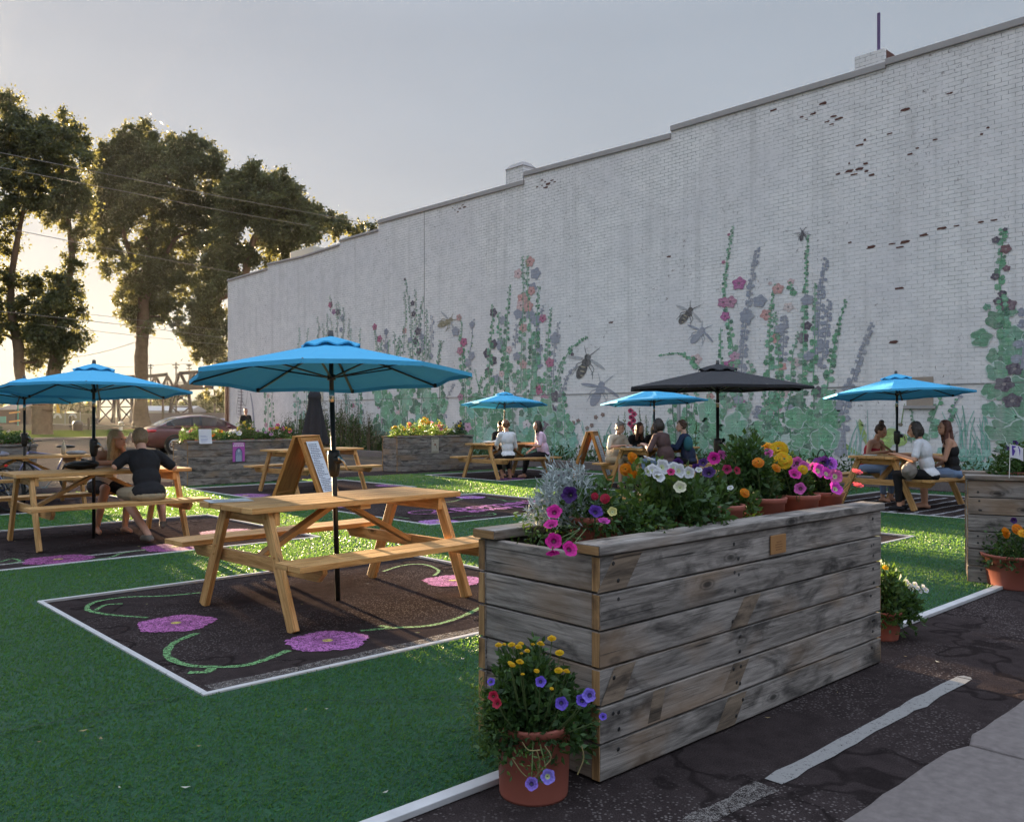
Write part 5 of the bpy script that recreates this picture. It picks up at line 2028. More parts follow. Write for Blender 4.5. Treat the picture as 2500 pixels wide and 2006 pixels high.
# ------------------------------------------------------------------ timber planters
def make_planter(label, loc, rz, L=2.40, W=.70, H_=.90, group='weathered timber planters round the seating'):
    """long axis x from 0 to L, front face at y = 0, back at y = W"""
    t = thing('timber_planter', label, 'planter', loc, rz, group)
    hb = .142
    th = .042

    def wall(name, p0, p1, side, n=6):
        b = MB()
        for k in range(n):
            b.c = (R.random(), R.random(), R.random())
            z = .006 + hb * (k + .5)
            a, c = Vector((*p0, z)), Vector((*p1, z))
            j = Vector((0, R.uniform(-.003, .003), 0)) if side == 'y' else Vector((R.uniform(-.003, .003), 0, 0))
            b.beam(a + j, c + j, th, hb - .007, roll=R.uniform(-.012, .012))
        if name == 'front_panel':                       # nail holes of the old boards
            b.m = 1
            for k in range(n):
                for x in (.09, .10, L * .38, L * .40, L - .1, L - .11):
                    for q in (-.03, .035):
                        if R.random() < .5: continue
                        b.lathe([(.009, 0), (.007, .0015), (.001, .0016)], (x + R.uniform(-.02, .02), -.002, .006 + hb * (k + .5) + q + R.uniform(-.01, .01)), 8, axis=(0, -1, 0))
        return b.build(name, [M['grey'], M['black']], t, bevel=.005)
    wall('front_panel', (0, th / 2), (L, th / 2), 'y')
    wall('back_panel', (0, W - th / 2), (L, W - th / 2), 'y')
    wall('end_panel', (th * .6, th + .002), (th * .6, W - th - .002), 'x')
    wall('end_panel', (L - th * .6, th + .002), (L - th * .6, W - th - .002), 'x')
    # cut ends of the long boards show bright wood
    for x in (-.0015, L + .0015):
        for y in (th / 2, W - th / 2):
            b = MB()
            for k in range(6):
                b.c = (R.random(), R.random(), R.random())
                z = .006 + hb * (k + .5)
                b.box((x - .002, y - th / 2 + .003, z - hb / 2 + .007), (x + .002, y + th / 2 - .003, z + hb / 2 - .007))
            b.build('board_ends', M['endgrain'], t)
    z = .006 + hb * 6 + .022
    for y in (.055, W - .055):
        b = MB()
        b.c = (R.random(), R.random(), R.random())
        b.beam((-.02, y, z), (L + .02, y, z), .14, .04, roll=R.uniform(-.01, .01))
        cpb = b.build('cap_board', M['grey'], t, bevel=.006)
        b = MB()
        for x in (-.0215, L + .0215): b.box((x - .0015, y - .066, z - .016), (x + .0015, y + .066, z + .016))
        b.build('cap_end', M['endgrain'], cpb)
    b = MB()
    b.box((th * 1.3, th * 1.2, .50), (L - th * 1.3, W - th * 1.2, .56))
    b.build('soil', M['soil'], t)
    return t


M['tanboard'] = mat_wood('tan_board', (.13, .095, .07), (.30, .225, .165), .9, .75, 1.3, stain=(.05, .038, .03))
PL1 = make_planter('big grey timber planter in the foreground crowded with potted flowers', (2.45, 2.16, 0), 0, 2.37, .70)
b = MB()
b.box((1.19, -.012, .735), (1.325, -.004, .825))
pq0 = b                                     # brighter bands where other timber once covered the boards
for k, x0, x1, sl in ((0, .03, .20, .05), (1, .03, .19, .04), (2, .92, 1.06, .06), (3, .04, .17, .04), (4, .84, .97, .05), (5, .80, .95, .05), (4, .30, .38, .02), (1, 2.22, 2.33, .03)):
    kk = 5 - k
    z0, z1 = .006 + .142 * kk + .006, .006 + .142 * (kk + 1) - .006
    u = R.uniform(0, 30)
    b = MB()
    b.c = (R.random(), R.random(), R.random())
    b.add([(x0 - sl, -.0012, z0), (x1 - sl, -.0012, z0), (x1 + sl, -.0012, z1), (x0 + sl, -.0012, z1)], [(0, 1, 2, 3)], [[(u, u), (u + x1 - x0, u), (u + x1 - x0, u + .13), (u, u + .13)]])
    b.build('unweathered_band', M['tanboard'], PL1)
b = pq0
pq = b.build('brass_plaque', plain('copper_plaque', (.42, .22, .09), .45, .5, .15), PL1, bevel=.003)
b = MB()
b.c = (.22, .11, .05)
for k, w in enumerate((.04, .06, .06, .05)): b.box((1.2575 - w / 2, -.0135, .79 - k * .012), (1.2575 + w / 2, -.012, .793 - k * .012))
b.build('lettering', M['paper'], pq)
pr = at(2363, 1018, 7.2)
PL2 = make_planter('timber planter at the right edge with yellow and pink flowers and a small flag', (pr.x, pr.y, 0), -TH - math.radians(26), 2.4, .68)
PL3 = make_planter('timber planter with cream poster, before the mural', (12.58, 17.8, 0), math.radians(1), 2.5, .66)
PL4 = make_planter('timber planter with the pink poster, in front of the car', (6.98, 17.05, 0), math.radians(2), 2.5, .70)
PL5 = make_planter('timber planter at the left edge behind the bottle table', (1.85, 17.1, 0), 0, 2.42, .68)
PL6 = make_planter('timber planter glimpsed in the gap between the two charcoal poles', (17.02, 17.7, 0), 0, .1, .1) if False else None


# ------------------------------------------------------------------ flowers and pots
def petunia(b, c, r, col, face, throat=(.05, .01, .05)):
    c, face = Vector(c), Vector(face).normalized()
    s = face.orthogonal().normalized()
    t = face.cross(s)
    n = 30
    rot = R.random() * 6
    rows = []
    for j, f in enumerate((.10, .35, .7, 1.0)):
        row = []
        for k in range(n):
            g = 2 * PI * k / n
            lob = 1 - .13 * (.5 - .5 * math.cos(5 * g + rot)) ** 2 * f + (R.uniform(-.035, .035) if j == 3 else 0)
            h = (-.55 * (1 - f) ** 1.6 + .07 * math.sin(5 * g * 2 + rot) * f + R.uniform(-.03, .03) * f) * r
            row.append(c + (s * math.cos(g) + t * math.sin(g)) * r * f * lob + face * h)
        rows.append(row)
    for j in range(3):
        b.c = (throat if j == 0 else tuple(col[i] * (.75 if j == 1 else 1) for i in range(3)))
        b.add(rows[j] + rows[j + 1], [(k, n + k, n + (k + 1) % n, (k + 1) % n) for k in range(n)])
    b.c = (.10, .16, .04)
    b.tube([c - face * r * .5, c - face * r * 1.2 + Vector((0, 0, -r * .2))], [r * .10, r * .05], 5)


def marigold(b, c, r, col, face=(0, -.4, 1)):
    c, face = Vector(c), Vector(face).normalized()
    s = face.orthogonal().normalized()
    t = face.cross(s)
    for j in range(6):
        ph = j / 6
        rr, hh = r * (1 - .78 * ph), r * .62 * ph
        m = max(5, int(15 * (1 - .6 * ph)))
        for k in range(m):
            g = 2 * PI * (k + .5 * j + R.uniform(-.2, .2)) / m
            d = s * math.cos(g) + t * math.sin(g)
            e = -s * math.sin(g) + t * math.cos(g)
            a = c + d * rr * .35 + face * hh
            q = c + d * rr + face * (hh + r * R.uniform(-.12, .10))
            w = r * .26
            b.c = tuple(v * R.uniform(.75, 1.1) for v in col)
            b.add([a - e * w * .5, q - e * w, q + e * w + face * r * .06, a + e * w * .5], [(0, 1, 2, 3)])
    b.c = (.12, .18, .05)
    b.tube([c, c - face * r * 1.6], [r * .22, r * .1], 6)


def foliage(cen, rx, ry, h, n, size, z0=0.0, droop=0.0, flat=.75):
    """points of a leafy mound"""
    d = NP.normal(size=(n, 3))
    d /= np.linalg.norm(d, axis=1)[:, None]
    d[:, 2] = np.abs(d[:, 2])
    q = NP.random(n) ** .4
    lump = 1 + .22 * np.sin(d[:, 0] * 7 + cen[0] * 9) * np.cos(d[:, 1] * 6 + cen[1] * 5)
    P = np.empty((n, 3))
    P[:, 0] = cen[0] + d[:, 0] * rx * q * lump
    P[:, 1] = cen[1] + d[:, 1] * ry * q * lump
    P[:, 2] = z0 + d[:, 2] * h * q * lump
    P[:, 2] -= droop * (np.hypot(d[:, 0], d[:, 1]) * q) ** 3
    return P, d


def pot_mesh(b, r_top, r_bot, h, c=(0, 0, 0), rim=.03):
    b.lathe([(.001, .0), (r_bot, 0), (r_bot * 1.02, .01), (r_top * .93, h - rim), (r_top, h - rim + .003), (r_top * 1.03, h - .006), (r_top * 1.02, h), (r_top * .94, h), (r_top * .90, h - .03), (.001, h - .035)], c, 36)


def potted(name, label, loc, pot, leafsets, flowers, stems=14, group=None, cat='potted plant', potmat='terra', potseg=None):
    """pot = (r_top, r_bottom, height); leafsets: (rx, ry, h, n, size, material, dx, dy, droop); flowers in world coordinates: (kind, point, r, colour, face)"""
    t = thing(name, label, cat, loc, 0, group)
    L = Vector(loc)
    if pot:
        b = MB()
        pot_mesh(b, *pot)
        b.build('pot', M[potmat], t, smooth=True)
        b = MB()
        b.lathe([(.001, pot[2] - .033), (pot[0] * .9, pot[2] - .03)], seg=20)
        b.build('soil', M['soil'], t)
    z = (pot[2] - .03) if pot else 0
    for rx, ry, h, n, size, mt, dx, dy, droop in leafsets:
        P, D = foliage((dx, dy), rx, ry, h, n, size, z, droop)
        leaves('foliage', M[mt], P, NP.uniform(.55, 1.3, n) * size, t, .48, NP.random(n), D * .9, .15)
    b = MB()
    for k in range(stems):
        g, q = R.uniform(0, 2 * PI), R.uniform(.2, .8)
        rx, ry, h = leafsets[0][:3]
        e = Vector((math.cos(g) * rx * q, math.sin(g) * ry * q, z + h * R.uniform(.4, .9)))
        b.tube([(e.x * .15, e.y * .15, z - .02), (e.x * .5, e.y * .5, z + (e.z - z) * .6), e], [.004, .003, .002], 5, False)
    for kind, p, r, col, face in flowers:
        q = Vector(p) - L
        b.tube([(q.x * .4, q.y * .4, z), (q.x * .8, q.y * .8, z + (q.z - z) * .6), q - Vector(face).normalized() * r * .8], [.0025, .002, .0016], 5, False)
    b.build('stems', M['stem'], t)
    for kind, p, r, col, face in flowers:
        b = MB()
        if kind == 'p':
            petunia(b, Vector(p) - L, r, col, face, tuple(v * .25 for v in col) if sum(col) < 1.2 else (.5, .55, .3))
        else:
            marigold(b, Vector(p) - L, r, col, face)
        b.build('flower', M['petal'], t, smooth=(kind == 'p'))
    return t


MAGN, VIOL, PURP_, RED_, WHIT, YELW, ORNG, LPNK, SALR = (.62, .02, .30), (.17, .10, .62), (.05, .012, .12), (.42, .015, .05), (.62, .62, .66), (.66, .40, .008), (.66, .21, .004), (.62, .12, .42), (.66, .09, .11)
TOCAM = Vector((-.66, -.70, .25))


def F(kind, u, v, d, rpx, col, face=None):
    f = Vector(face) if face else TOCAM + Vector((R.uniform(-.5, .5), R.uniform(-.5, .5), R.uniform(-.1, .6)))
    big = 1.0
    return (kind, at(u, v, d - (.12 if 3.3 < d < 5.3 else 0)), rpx * big * d / FPX, col, f)


PG = 'potted flowers standing in the big planter'
ZP = .735          # the pots stand on blocks inside the planter
# A, silver leaved mix spilling over the near end
a = Vector((2.82, 2.52, ZP))
t = potted('potted_flowers', 'magenta petunias and silver dusty miller spilling over the near end of the planter', a, (.12, .09, .22),
           [(.19, .22, .17, 1500, .034, 'leafd', 0, 0, .10), (.16, .18, .09, 500, .036, 'leafd', .12, -.12, .06)],
           [F('p', 1353, 1248, 3.30, 20, MAGN), F('p', 1345, 1278, 3.26, 19, MAGN, (-.5, -.2, .9)), F('p', 1352, 1320, 3.16, 21, MAGN), F('p', 1392, 1339, 3.14, 21, MAGN), F('p', 1350, 1350, 3.13, 18, MAGN, (-.2, -.3, -.6)),
            F('p', 1475, 1270, 3.32, 15, (.5, .04, .35), (-.2, -.4, 1)), F('p', 1390, 1207, 3.45, 21, PURP_), F('p', 1455, 1247, 3.34, 18, (.08, .02, .25)), F('m', 1477, 1217, 3.5, 12, RED_), F('m', 1452, 1211, 3.55, 9, RED_), F('p', 1495, 1248, 3.36, 12, (.62, .58, .22))],
           18, PG)
P, D = foliage((-.05, .12), .17, .17, .265, 2600, .05, .17, 0)
leaves('silver_foliage', M['silver'], P, NP.uniform(.018, .052, 2600), t, .22, NP.random(2600), D * .8, .5)
leaves('trailing_leaves', M['leafm'], np.array([(-.22, .12, .12)]) + NP.normal(size=(260, 3)) * [.05, .06, .07], NP.uniform(.015, .035, 260), t, .4)
ff = a
# B, white petunias
potted('potted_flowers', 'white petunias above a bushy green pot, near the middle of the planter', (3.30, 2.43, ZP), (.115, .09, .22),
       [(.22, .20, .19, 1900, .042, 'leafd', -.02, -.02, .06), (.15, .15, .26, 600, .045, 'leafm', -.15, .05, .02)],
       [F('m', 1545, 1118, 4.15, 15, ORNG), F('m', 1528, 1146, 4.1, 15, ORNG), F('m', 1549, 1157, 4.05, 10, ORNG), F('p', 1585, 1117, 4.1, 15, WHIT, (.2, -.3, 1)), F('p', 1598, 1146, 3.9, 19, WHIT), F('p', 1620, 1138, 3.95, 20, WHIT), F('p', 1608, 1160, 3.88, 18, WHIT), F('p', 1645, 1140, 4.0, 16, WHIT),
        F('p', 1660, 1148, 3.92, 18, WHIT), F('p', 1682, 1153, 3.95, 15, WHIT), F('p', 1660, 1188, 3.88, 16, (.70, .68, .50)), F('p', 1638, 1151, 3.9, 10, (.6, .04, .2)), F('p', 1585, 1150, 4.0, 14, WHIT)], 18, PG)
# C, purple with trailing stems
potted('potted_flowers', 'dark purple petunias with straggling stems in a round terracotta pot', (3.63, 2.415, ZP), (.112, .088, .22),
       [(.13, .11, .17, 1000, .042, 'leafd', 0, .06, .0), (.06, .05, .10, 200, .04, 'leafm', .15, -.06, .12)],
       [F('p', 1730, 1152, 4.3, 17, PURP_), F('p', 1655, 1130, 4.4, 13, PURP_), F('p', 1700, 1142, 4.35, 12, PURP_), F('p', 1706, 1146, 4.25, 9, WHIT), F('p', 1716, 1128, 4.45, 12, PURP_), F('p', 1775, 1145, 4.4, 12, (.35, .02, .1)), F('p', 1783, 1190, 4.25, 8, WHIT)], 22, PG)
# D, tall dense green bush
t = potted('potted_flowers', 'tallest dense green bush with orange marigolds in front of the charcoal umbrella', (4.02, 2.42, ZP), (.118, .092, .23),
           [(.12, .10, .18, 800, .042, 'leafd', 0, .06, .0), (.15, .15, .34, 2600, .042, 'leafd', .0, .10, .0)],
           [F('p', 1743, 1118, 4.7, 16, MAGN), F('p', 1762, 1111, 4.75, 13, LPNK), F('m', 1851, 1129, 4.5, 14, ORNG), F('m', 1895, 1142, 4.5, 12, ORNG), F('m', 1818, 1203, 4.35, 12, ORNG), F('p', 1800, 1148, 4.4, 10, (.35, .02, .06))], 18, PG)
# E, big yellow marigolds
potted('potted_flowers', 'big yellow marigolds over pink petunias right of the tall green bush', (4.36, 2.41, ZP), (.115, .09, .225),
       [(.13, .11, .22, 1500, .045, 'leafd', 0, .07, .0)],
       [F('m', 1901, 1098, 4.85, 22, YELW), F('m', 1912, 1124, 4.75, 22, YELW), F('m', 1876, 1092, 4.9, 17, (.80, .38, .01)), F('m', 1960, 1146, 4.7, 12, YELW), F('p', 1874, 1106, 4.8, 14, LPNK), F('p', 1941, 1156, 4.6, 16, MAGN), F('p', 1953, 1192, 4.55, 15, LPNK, (-.9, -.2, .2)), F('p', 1945, 1130, 4.8, 16, LPNK), F('p', 1964, 1137, 4.75, 14, LPNK)], 16, PG)
# F, pink and purple at the far end
potted('potted_flowers', 'pink and purple petunias in the last pot of the planter', (4.64, 2.41, ZP), (.112, .09, .225),
       [(.12, .11, .17, 1200, .045, 'leafd', 0, .06, .0)],
       [F('p', 2010, 1127, 5.05, 16, PURP_), F('p', 2032, 1131, 5.05, 16, (.10, .03, .28)), F('p', 1998, 1124, 5.1, 13, PURP_), F('p', 2000, 1147, 4.95, 19, (.65, .06, .50)), F('p', 2020, 1155, 4.9, 16, (.65, .06, .50)), F('p', 2040, 1162, 4.9, 18, (.68, .14, .40)), F('p', 2042, 1191, 4.85, 18, (.65, .06, .52)), F('p', 1985, 1140, 5.0, 12, LPNK),
        F('p', 2093, 1150, 5.0, 14, SALR, (-.2, -.4, 1)), F('p', 2095, 1183, 5.0, 14, SALR, (-.2, -.4, 1))], 16, PG)
# the big pot on the asphalt before the near end of the planter
pc = gp(1303, 1932)
t = potted('potted_flowers', 'tall terracotta pot of yellow mums and violet petunias at the near corner of the planter', (pc.x, pc.y, 0), (.146, .124, .27),
           [(.20, .18, .16, 2300, .036, 'leafd', 0, 0, .10), (.165, .16, .275, 4200, .036, 'leafd', -.01, .02, 0), (.11, .10, .12, 700, .03, 'leafd', .15, -.04, .10)],
           [F('m', u, v, d, r, YELW, (R.uniform(-.4, .1), R.uniform(-.5, 0), 1)) for u, v, d, r in ((1217, 1574, 3.18, 9), (1231, 1572, 3.2, 5), (1249, 1573, 3.14, 9), (1266, 1578, 3.1, 9), (1271, 1571, 3.16, 8), (1301, 1572, 3.18, 5), (1320, 1571, 3.1, 10), (1347, 1558, 3.15, 11), (1366, 1593, 3.1, 11), (1269, 1615, 3.02, 10), (1250, 1622, 3.02, 9), (1245, 1617, 3.05, 6), (1364, 1636, 3.02, 11), (1383, 1638, 3.04, 9), (1310, 1637, 3.05, 7), (1276, 1645, 2.98, 5), (1287, 1588, 3.12, 7), (1273, 1594, 3.12, 4), (1347, 1680, 2.98, 5))] +
           [F('p', 1320, 1663, 2.98, 14, VIOL), F('p', 1371, 1716, 2.94, 17, VIOL), F('p', 1422, 1708, 2.97, 17, (.13, .07, .50)), F('p', 1438, 1696, 2.97, 18, (.24, .17, .72)), F('p', 1199, 1663, 3.02, 10, VIOL), F('p', 1298, 1912, 2.86, 17, (.24, .15, .60)), F('p', 1338, 1895, 2.85, 19, (.28, .22, .75)), F('p', 1472, 1748, 2.98, 10, VIOL),
            F('p', 1204, 1698, 2.98, 13, RED_), F('p', 1213, 1716, 2.96, 13, RED_)], 20)
b = MB()
L = Vector((pc.x, pc.y, 0))
for pts in (((1330, 1820), (1345, 1850), (1320, 1880), (1300, 1905)), ((1310, 1830), (1318, 1860), (1312, 1890)), ((1275, 1810), (1290, 1830), (1320, 1830)), ((1250, 1850), (1270, 1880), (1285, 1895)), ((1420, 1820), (1425, 1850), (1410, 1890))):
    b.tube(spline([at(u, v, 2.90) - L for u, v in pts], 5), .0022, 5, False)
b.build('trailing_stems', plain('dry_stem', (.20, .16, .07), .8), t)
dr = np.array([tuple(at(R.uniform(1245, 1340), R.uniform(1830, 1900), 2.89) - L) for _ in range(46)])
leaves('dry_leaves', M['leafm'], dr, NP.uniform(.012, .03, 46), t, .35)
tr = np.array([tuple(at(1160 + R.gauss(0, 16) + k * .2, 1690 + k * 1.1 + R.gauss(0, 18), 3.08 + R.uniform(-.1, .1)) - L) for k in range(120) for _ in range(3)])
leaves('trailing_leaves', M['leafm'], tr, NP.uniform(.010, .026, len(tr)), t, .35)
# pot at the far end of the big planter
pe = Vector((5.38, 2.40, 0))
potted('potted_flowers', 'low pot with white blossoms on the turf at the far end of the big planter', pe, (.12, .09, .18),
       [(.18, .16, .30, 1500, .05, 'leafd', 0, 0, .10), (.16, .12, .17, 600, .045, 'leafd', .12, -.06, .06)],
       [F('p', 2212 + k * 7, 1420 + (k % 3) * 6 + k * 2, 5.5 - .01 * k, 7, WHIT) for k in range(8)] + [F('m', 2162, 1385, 5.3, 7, YELW)], 10)
# terracotta tub in front of the right planter
pt = gp(2478, 1432)
potted('potted_flowers', 'wide terracotta tub with orange marigolds in front of the right planter', (pt.x, pt.y, 0), (.245, .19, .27),
       [(.30, .26, .24, 1700, .045, 'leafd', 0, 0, .08)],
       [F('m', 2455, 1300, 6.55, 14, ORNG), F('m', 2484, 1292, 6.6, 14, ORNG), F('m', 2498, 1302, 6.5, 12, (.75, .35, .01)), F('m', 2520, 1290, 6.6, 14, ORNG), F('p', 2475, 1270, 6.8, 8, PURP_)], 12)


def local(pl, x, y, z):
    return Matrix.Translation(pl.location) @ Euler(pl.rotation_euler).to_matrix().to_4x4() @ Vector((x, y, z))


# flowers of the other planters
def row(pl, label, specs, group):
    for k, (x, dx, lab, leaf, h, fl) in enumerate(specs):
        p = local(pl, x, .34, .70)
        fs = []
        for kind, n_, r, col in fl:
            for q in range(n_):
                g = R.uniform(0, 2 * PI)
                rr = R.uniform(.2, .95)
                e = p + Vector((math.cos(g) * dx * rr, math.sin(g) * .22 * rr, .22 + h * R.uniform(.55, 1.05) * math.sqrt(max(.1, 1 - rr * rr * .7))))
                fs.append((kind, e, r * R.uniform(.8, 1.2), col, TOCAM + Vector((R.uniform(-.4, .4), R.uniform(-.4, .4), .5))))
        potted('potted_flowers', lab, p, (.15, .12, .22), [(dx, .24, h, 900 if pl is not PL2 else 1300, .05, leaf, 0, 0, .05)], fs, 8, group)


row(PL2, '', [(.42, .26, 'magenta petunia and dark leaves at the left end of the right planter', 'leafd', .26, [('p', 1, .035, MAGN), ('p', 2, .03, PURP_)]),
              (.85, .30, 'tall yellow marigolds in the right planter behind the small flag', 'leafm', .42, [('m', 5, .045, YELW), ('m', 2, .04, (.7, .6, .1))]),
              (1.4, .30, 'purple petunias further along the right planter', 'leafd', .3, [('p', 4, .04, PURP_)])], 'potted flowers in the right planter')
row(PL3, '', [(.30, .30, 'yellow green coleus at the sunlit left end of the poster planter', 'leafm', .26, [('m', 4, .04, YELW)]), (.72, .26, 'coral snapdragons in the poster planter', 'leafm', .30, [('p', 5, .05, (.75, .18, .10)), ('m', 2, .04, YELW)]),
              (1.10, .26, 'tall golden flowers in the middle of the poster planter', 'leafm', .46, [('m', 7, .045, (.80, .42, .03))]), (1.55, .28, 'pink topped flowers in the poster planter', 'leafm', .38, [('p', 5, .05, (.62, .22, .30)), ('m', 3, .04, (.75, .5, .1))]),
              (1.95, .28, 'low white alyssum in the poster planter', 'leafd', .16, [('p', 12, .022, WHIT)]), (2.28, .20, 'dark purple spikes at the right end of the poster planter', 'leafd', .36, [('p', 6, .03, PURP_), ('m', 2, .04, YELW)])], 'potted flowers in the poster planter')
row(PL4, '', [(.22, .28, 'dark leaves with one pink bloom at the car end of the planter', 'leafd', .28, [('p', 2, .05, (.70, .12, .20)), ('p', 2, .035, WHIT)]), (.72, .24, 'orange marigolds beside the white paper notice', 'leafd', .22, [('m', 4, .04, ORNG)]),
              (1.05, .26, 'white petunias right of the white paper notice', 'leafd', .18, [('p', 7, .05, WHIT)]), (1.45, .28, 'leafy green and yellow flowers above the pink poster', 'leafm', .40, [('m', 7, .04, (.75, .55, .06))]),
              (1.85, .24, 'mauve flowers right of the pink poster', 'leafd', .18, [('p', 5, .035, (.4, .2, .4))]), (2.2, .28, 'round pink and yellow bouquet at the right end of the planter', 'leafd', .30, [('p', 5, .05, (.62, .12, .22)), ('m', 4, .045, YELW), ('p', 3, .04, LPNK)])], 'potted flowers in the pink poster planter')
row(PL5, '', [(1.35, .30, 'leafy plants with pale blooms at the left edge', 'leafd', .30, [('p', 3, .05, (.45, .48, .6)), ('m', 3, .04, (.6, .45, .1))]), (1.8, .30, 'green mound with small pale flowers above the left planter', 'leafd', .30, [('p', 4, .04, (.6, .45, .4))]), (2.2, .26, 'dark leaves at the right end of the left planter', 'leafd', .22, [('p', 3, .035, (.55, .4, .35))])], 'potted flowers in the left planter')

# shrubs and tall stems growing in the bed at the foot of the wall
BG = 'shrubs in the bed at the foot of the wall'
for k, (u, v0, wpx, n) in enumerate(((705, 1010, 34, 1300), (745, 990, 30, 1200), (790, 985, 34, 1500), (830, 970, 36, 1600), (865, 985, 32, 1500), (900, 1010, 30, 1200), (930, 1055, 26, 900))):
    y, z, d = onwall(u, 1018)
    p = Vector((17.5, y * 17.5 / 18, .16))
    d = p.x * SN + p.y * CS
    h = CAMH - (v0 - VH) * d / FPX - .16
    t = thing('bed_shrub', ('dark bushy shrub behind the closed umbrella', 'tall brown seed-headed shrub behind the closed umbrella', 'tall brown seed-headed shrub left of the big umbrella pole', 'tallest brown stemmed shrub beside the big umbrella pole', 'brown stemmed shrub right of the big umbrella pole', 'lower dark shrub sloping down towards the grey planter', 'lowest shrub beside the grey planter')[k], 'shrub', tuple(p), 0, BG)
    w = wpx * d / FPX
    P, D = foliage((0, 0), w * .55, w, h * .75, n, .1, 0)
    leaves('foliage', M['leafd'], P, NP.uniform(.06, .13, n), t, .5, None, D * .5, .4)
    b = MB()
    for q in range(16):
        x, yy = R.uniform(-.25, .25), R.uniform(-w, w)
        hh = h * R.uniform(.6, 1.05)
        b.tube([(x, yy, 0), (x * 1.2, yy * 1.05, hh * .6), (x * 1.3 + R.uniform(-.08, .08), yy * 1.1, hh)], [.012, .009, .004], 4, False)
    b.build('stems', plain('dry_brown_stem', (.10, .085, .05), .9), t)
    S = []
    for q in range(260):
        S.append((R.uniform(-.3, .3), R.uniform(-w, w) * 1.05, h * R.uniform(.45, 1.05)))
    sh = leaves('seed_heads', plain('seed_head', (.16, .14, .10), .9), np.array(S), NP.uniform(.03, .06, 260), t, .7)
    sh['kind'] = 'stuff'
for k, (u, v0, col, lab) in enumerate(((1513, 1015, None, 'thin green stalk left of the pink hollyhock'), (1528, 1005, None, 'leaning green stalk left of the pink hollyhock'), (1548, 1000, (.62, .10, .20), 'hollyhock with pink blooms behind the group of five'), (1568, 995, None, 'straight green stalk right of the pink hollyhock'),
                                        (1580, 1012, None, 'short green stalk behind the blue umbrella pole'), (1675, 1015, None, 'green stalk beside the grey post'), (1696, 1025, None, 'short green stalk right of the grey post'))):
    y, z, d = onwall(u, 1018)
    p = Vector((17.5, y * 17.5 / 18, .16))
    d = p.x * SN + p.y * CS
    h = CAMH - (v0 - VH) * d / FPX - .16
    t = thing('hollyhock', lab, 'flower', tuple(p), 0, 'tall stalks in the bed')
    b = MB()
    lean = R.uniform(-.12, .12)
    b.tube([(0, 0, 0), (0, lean * .4, h * .5), (0, lean, h)], [.014, .010, .005], 5)
    b.build('stem', M['stem'], t)
    nn = 150
    zz = NP.uniform(.05, 1, nn)
    P = np.stack([NP.normal(size=nn) * .05 * (1.3 - zz), lean * zz ** 1.3 + NP.normal(size=nn) * .06 * (1.3 - zz), zz * h], 1)
    leaves('foliage', M['leafm'], P, NP.uniform(.04, .11, nn) * (1.3 - zz), t, .7)
    if col:
        for q in range(7):
            b = MB()
            petunia(b, (-.05, lean * .8 + R.uniform(-.10, .10), h * (.62 + .06 * q)), .075, col, TOCAM)
            b.build('flower', M['petal'], t, smooth=True)
nn = 5200
P = np.stack([NP.uniform(17.2, 17.95, nn), NP.uniform(3, 25, nn), .16 + NP.random(nn) ** 2 * .38], 1)
o = leaves('bed_plants', M['leafd'], P, NP.uniform(.06, .16, nn), None, .4, None, None, .6)
tag(o, 'low green ground cover along the bed under the mural', 'ground cover', kind='stuff')


# ------------------------------------------------------------------ people
M['eye'] = plain('dark_eye', (.02, .015, .012), .3)
M['lip'] = plain('lip', (.36, .12, .10), .5)


def remeshed(mb, name, mat, parent, voxel, smooth=4, disp=None, fac=.5):
    """one continuous surface grown round overlapping volumes"""
    me = mb.mesh('tmp')
    o = bpy.data.objects.new('tmp', me)
    COL.objects.link(o)
    m = o.modifiers.new('r', 'REMESH')
    m.mode = 'VOXEL'
    m.voxel_size = voxel
    s = o.modifiers.new('s', 'SMOOTH')
    s.factor = fac
    s.iterations = smooth
    if disp:
        tx = bpy.data.textures.new('wrinkle', 'CLOUDS')
        tx.noise_scale = disp[1]
        tx.noise_depth = 3
        d = o.modifiers.new('d', 'DISPLACE')
        d.texture = tx
        d.strength = disp[0]
        d.mid_level = .5
    ev = o.evaluated_get(bpy.context.evaluated_depsgraph_get())
    out = bpy.data.meshes.new_from_object(ev)
    bpy.data.objects.remove(o)
    out.name = name
    out.materials.clear()
    out.materials.append(mat)
    out.polygons.foreach_set('use_smooth', [True] * len(out.polygons))
    q = bpy.data.objects.new(name, out)
    COL.objects.link(q)
    q.parent = parent
    return q


def cloth(name, col, scale=120):
    m = NT(name)
    p = m.coord()
    w = m.noise(p, scale * 3, 2)
    f = m.noise(p, 9, 4)
    c = m.mix(m.mix(.5, w, f), tuple(x * .72 for x in col), tuple(min(1, x * 1.18) for x in col))
    m.set(c, .85, 0, .2)
    m.bump(m.noise(p, 22, 4), .35, .012)
    return m.mat


def mat_hair(name, a, b):
    m = NT(name)
    mp = m.coord('Object', (60, 60, 6))
    f = m.noise(mp, 2.0, 5, .7, .4)
    m.set(m.mix(m.ramp(f, [(.3, 0), (.7, 1)]), a, b), .5, 0, .4)
    m.bump(f, .6, .006)
    return m.mat


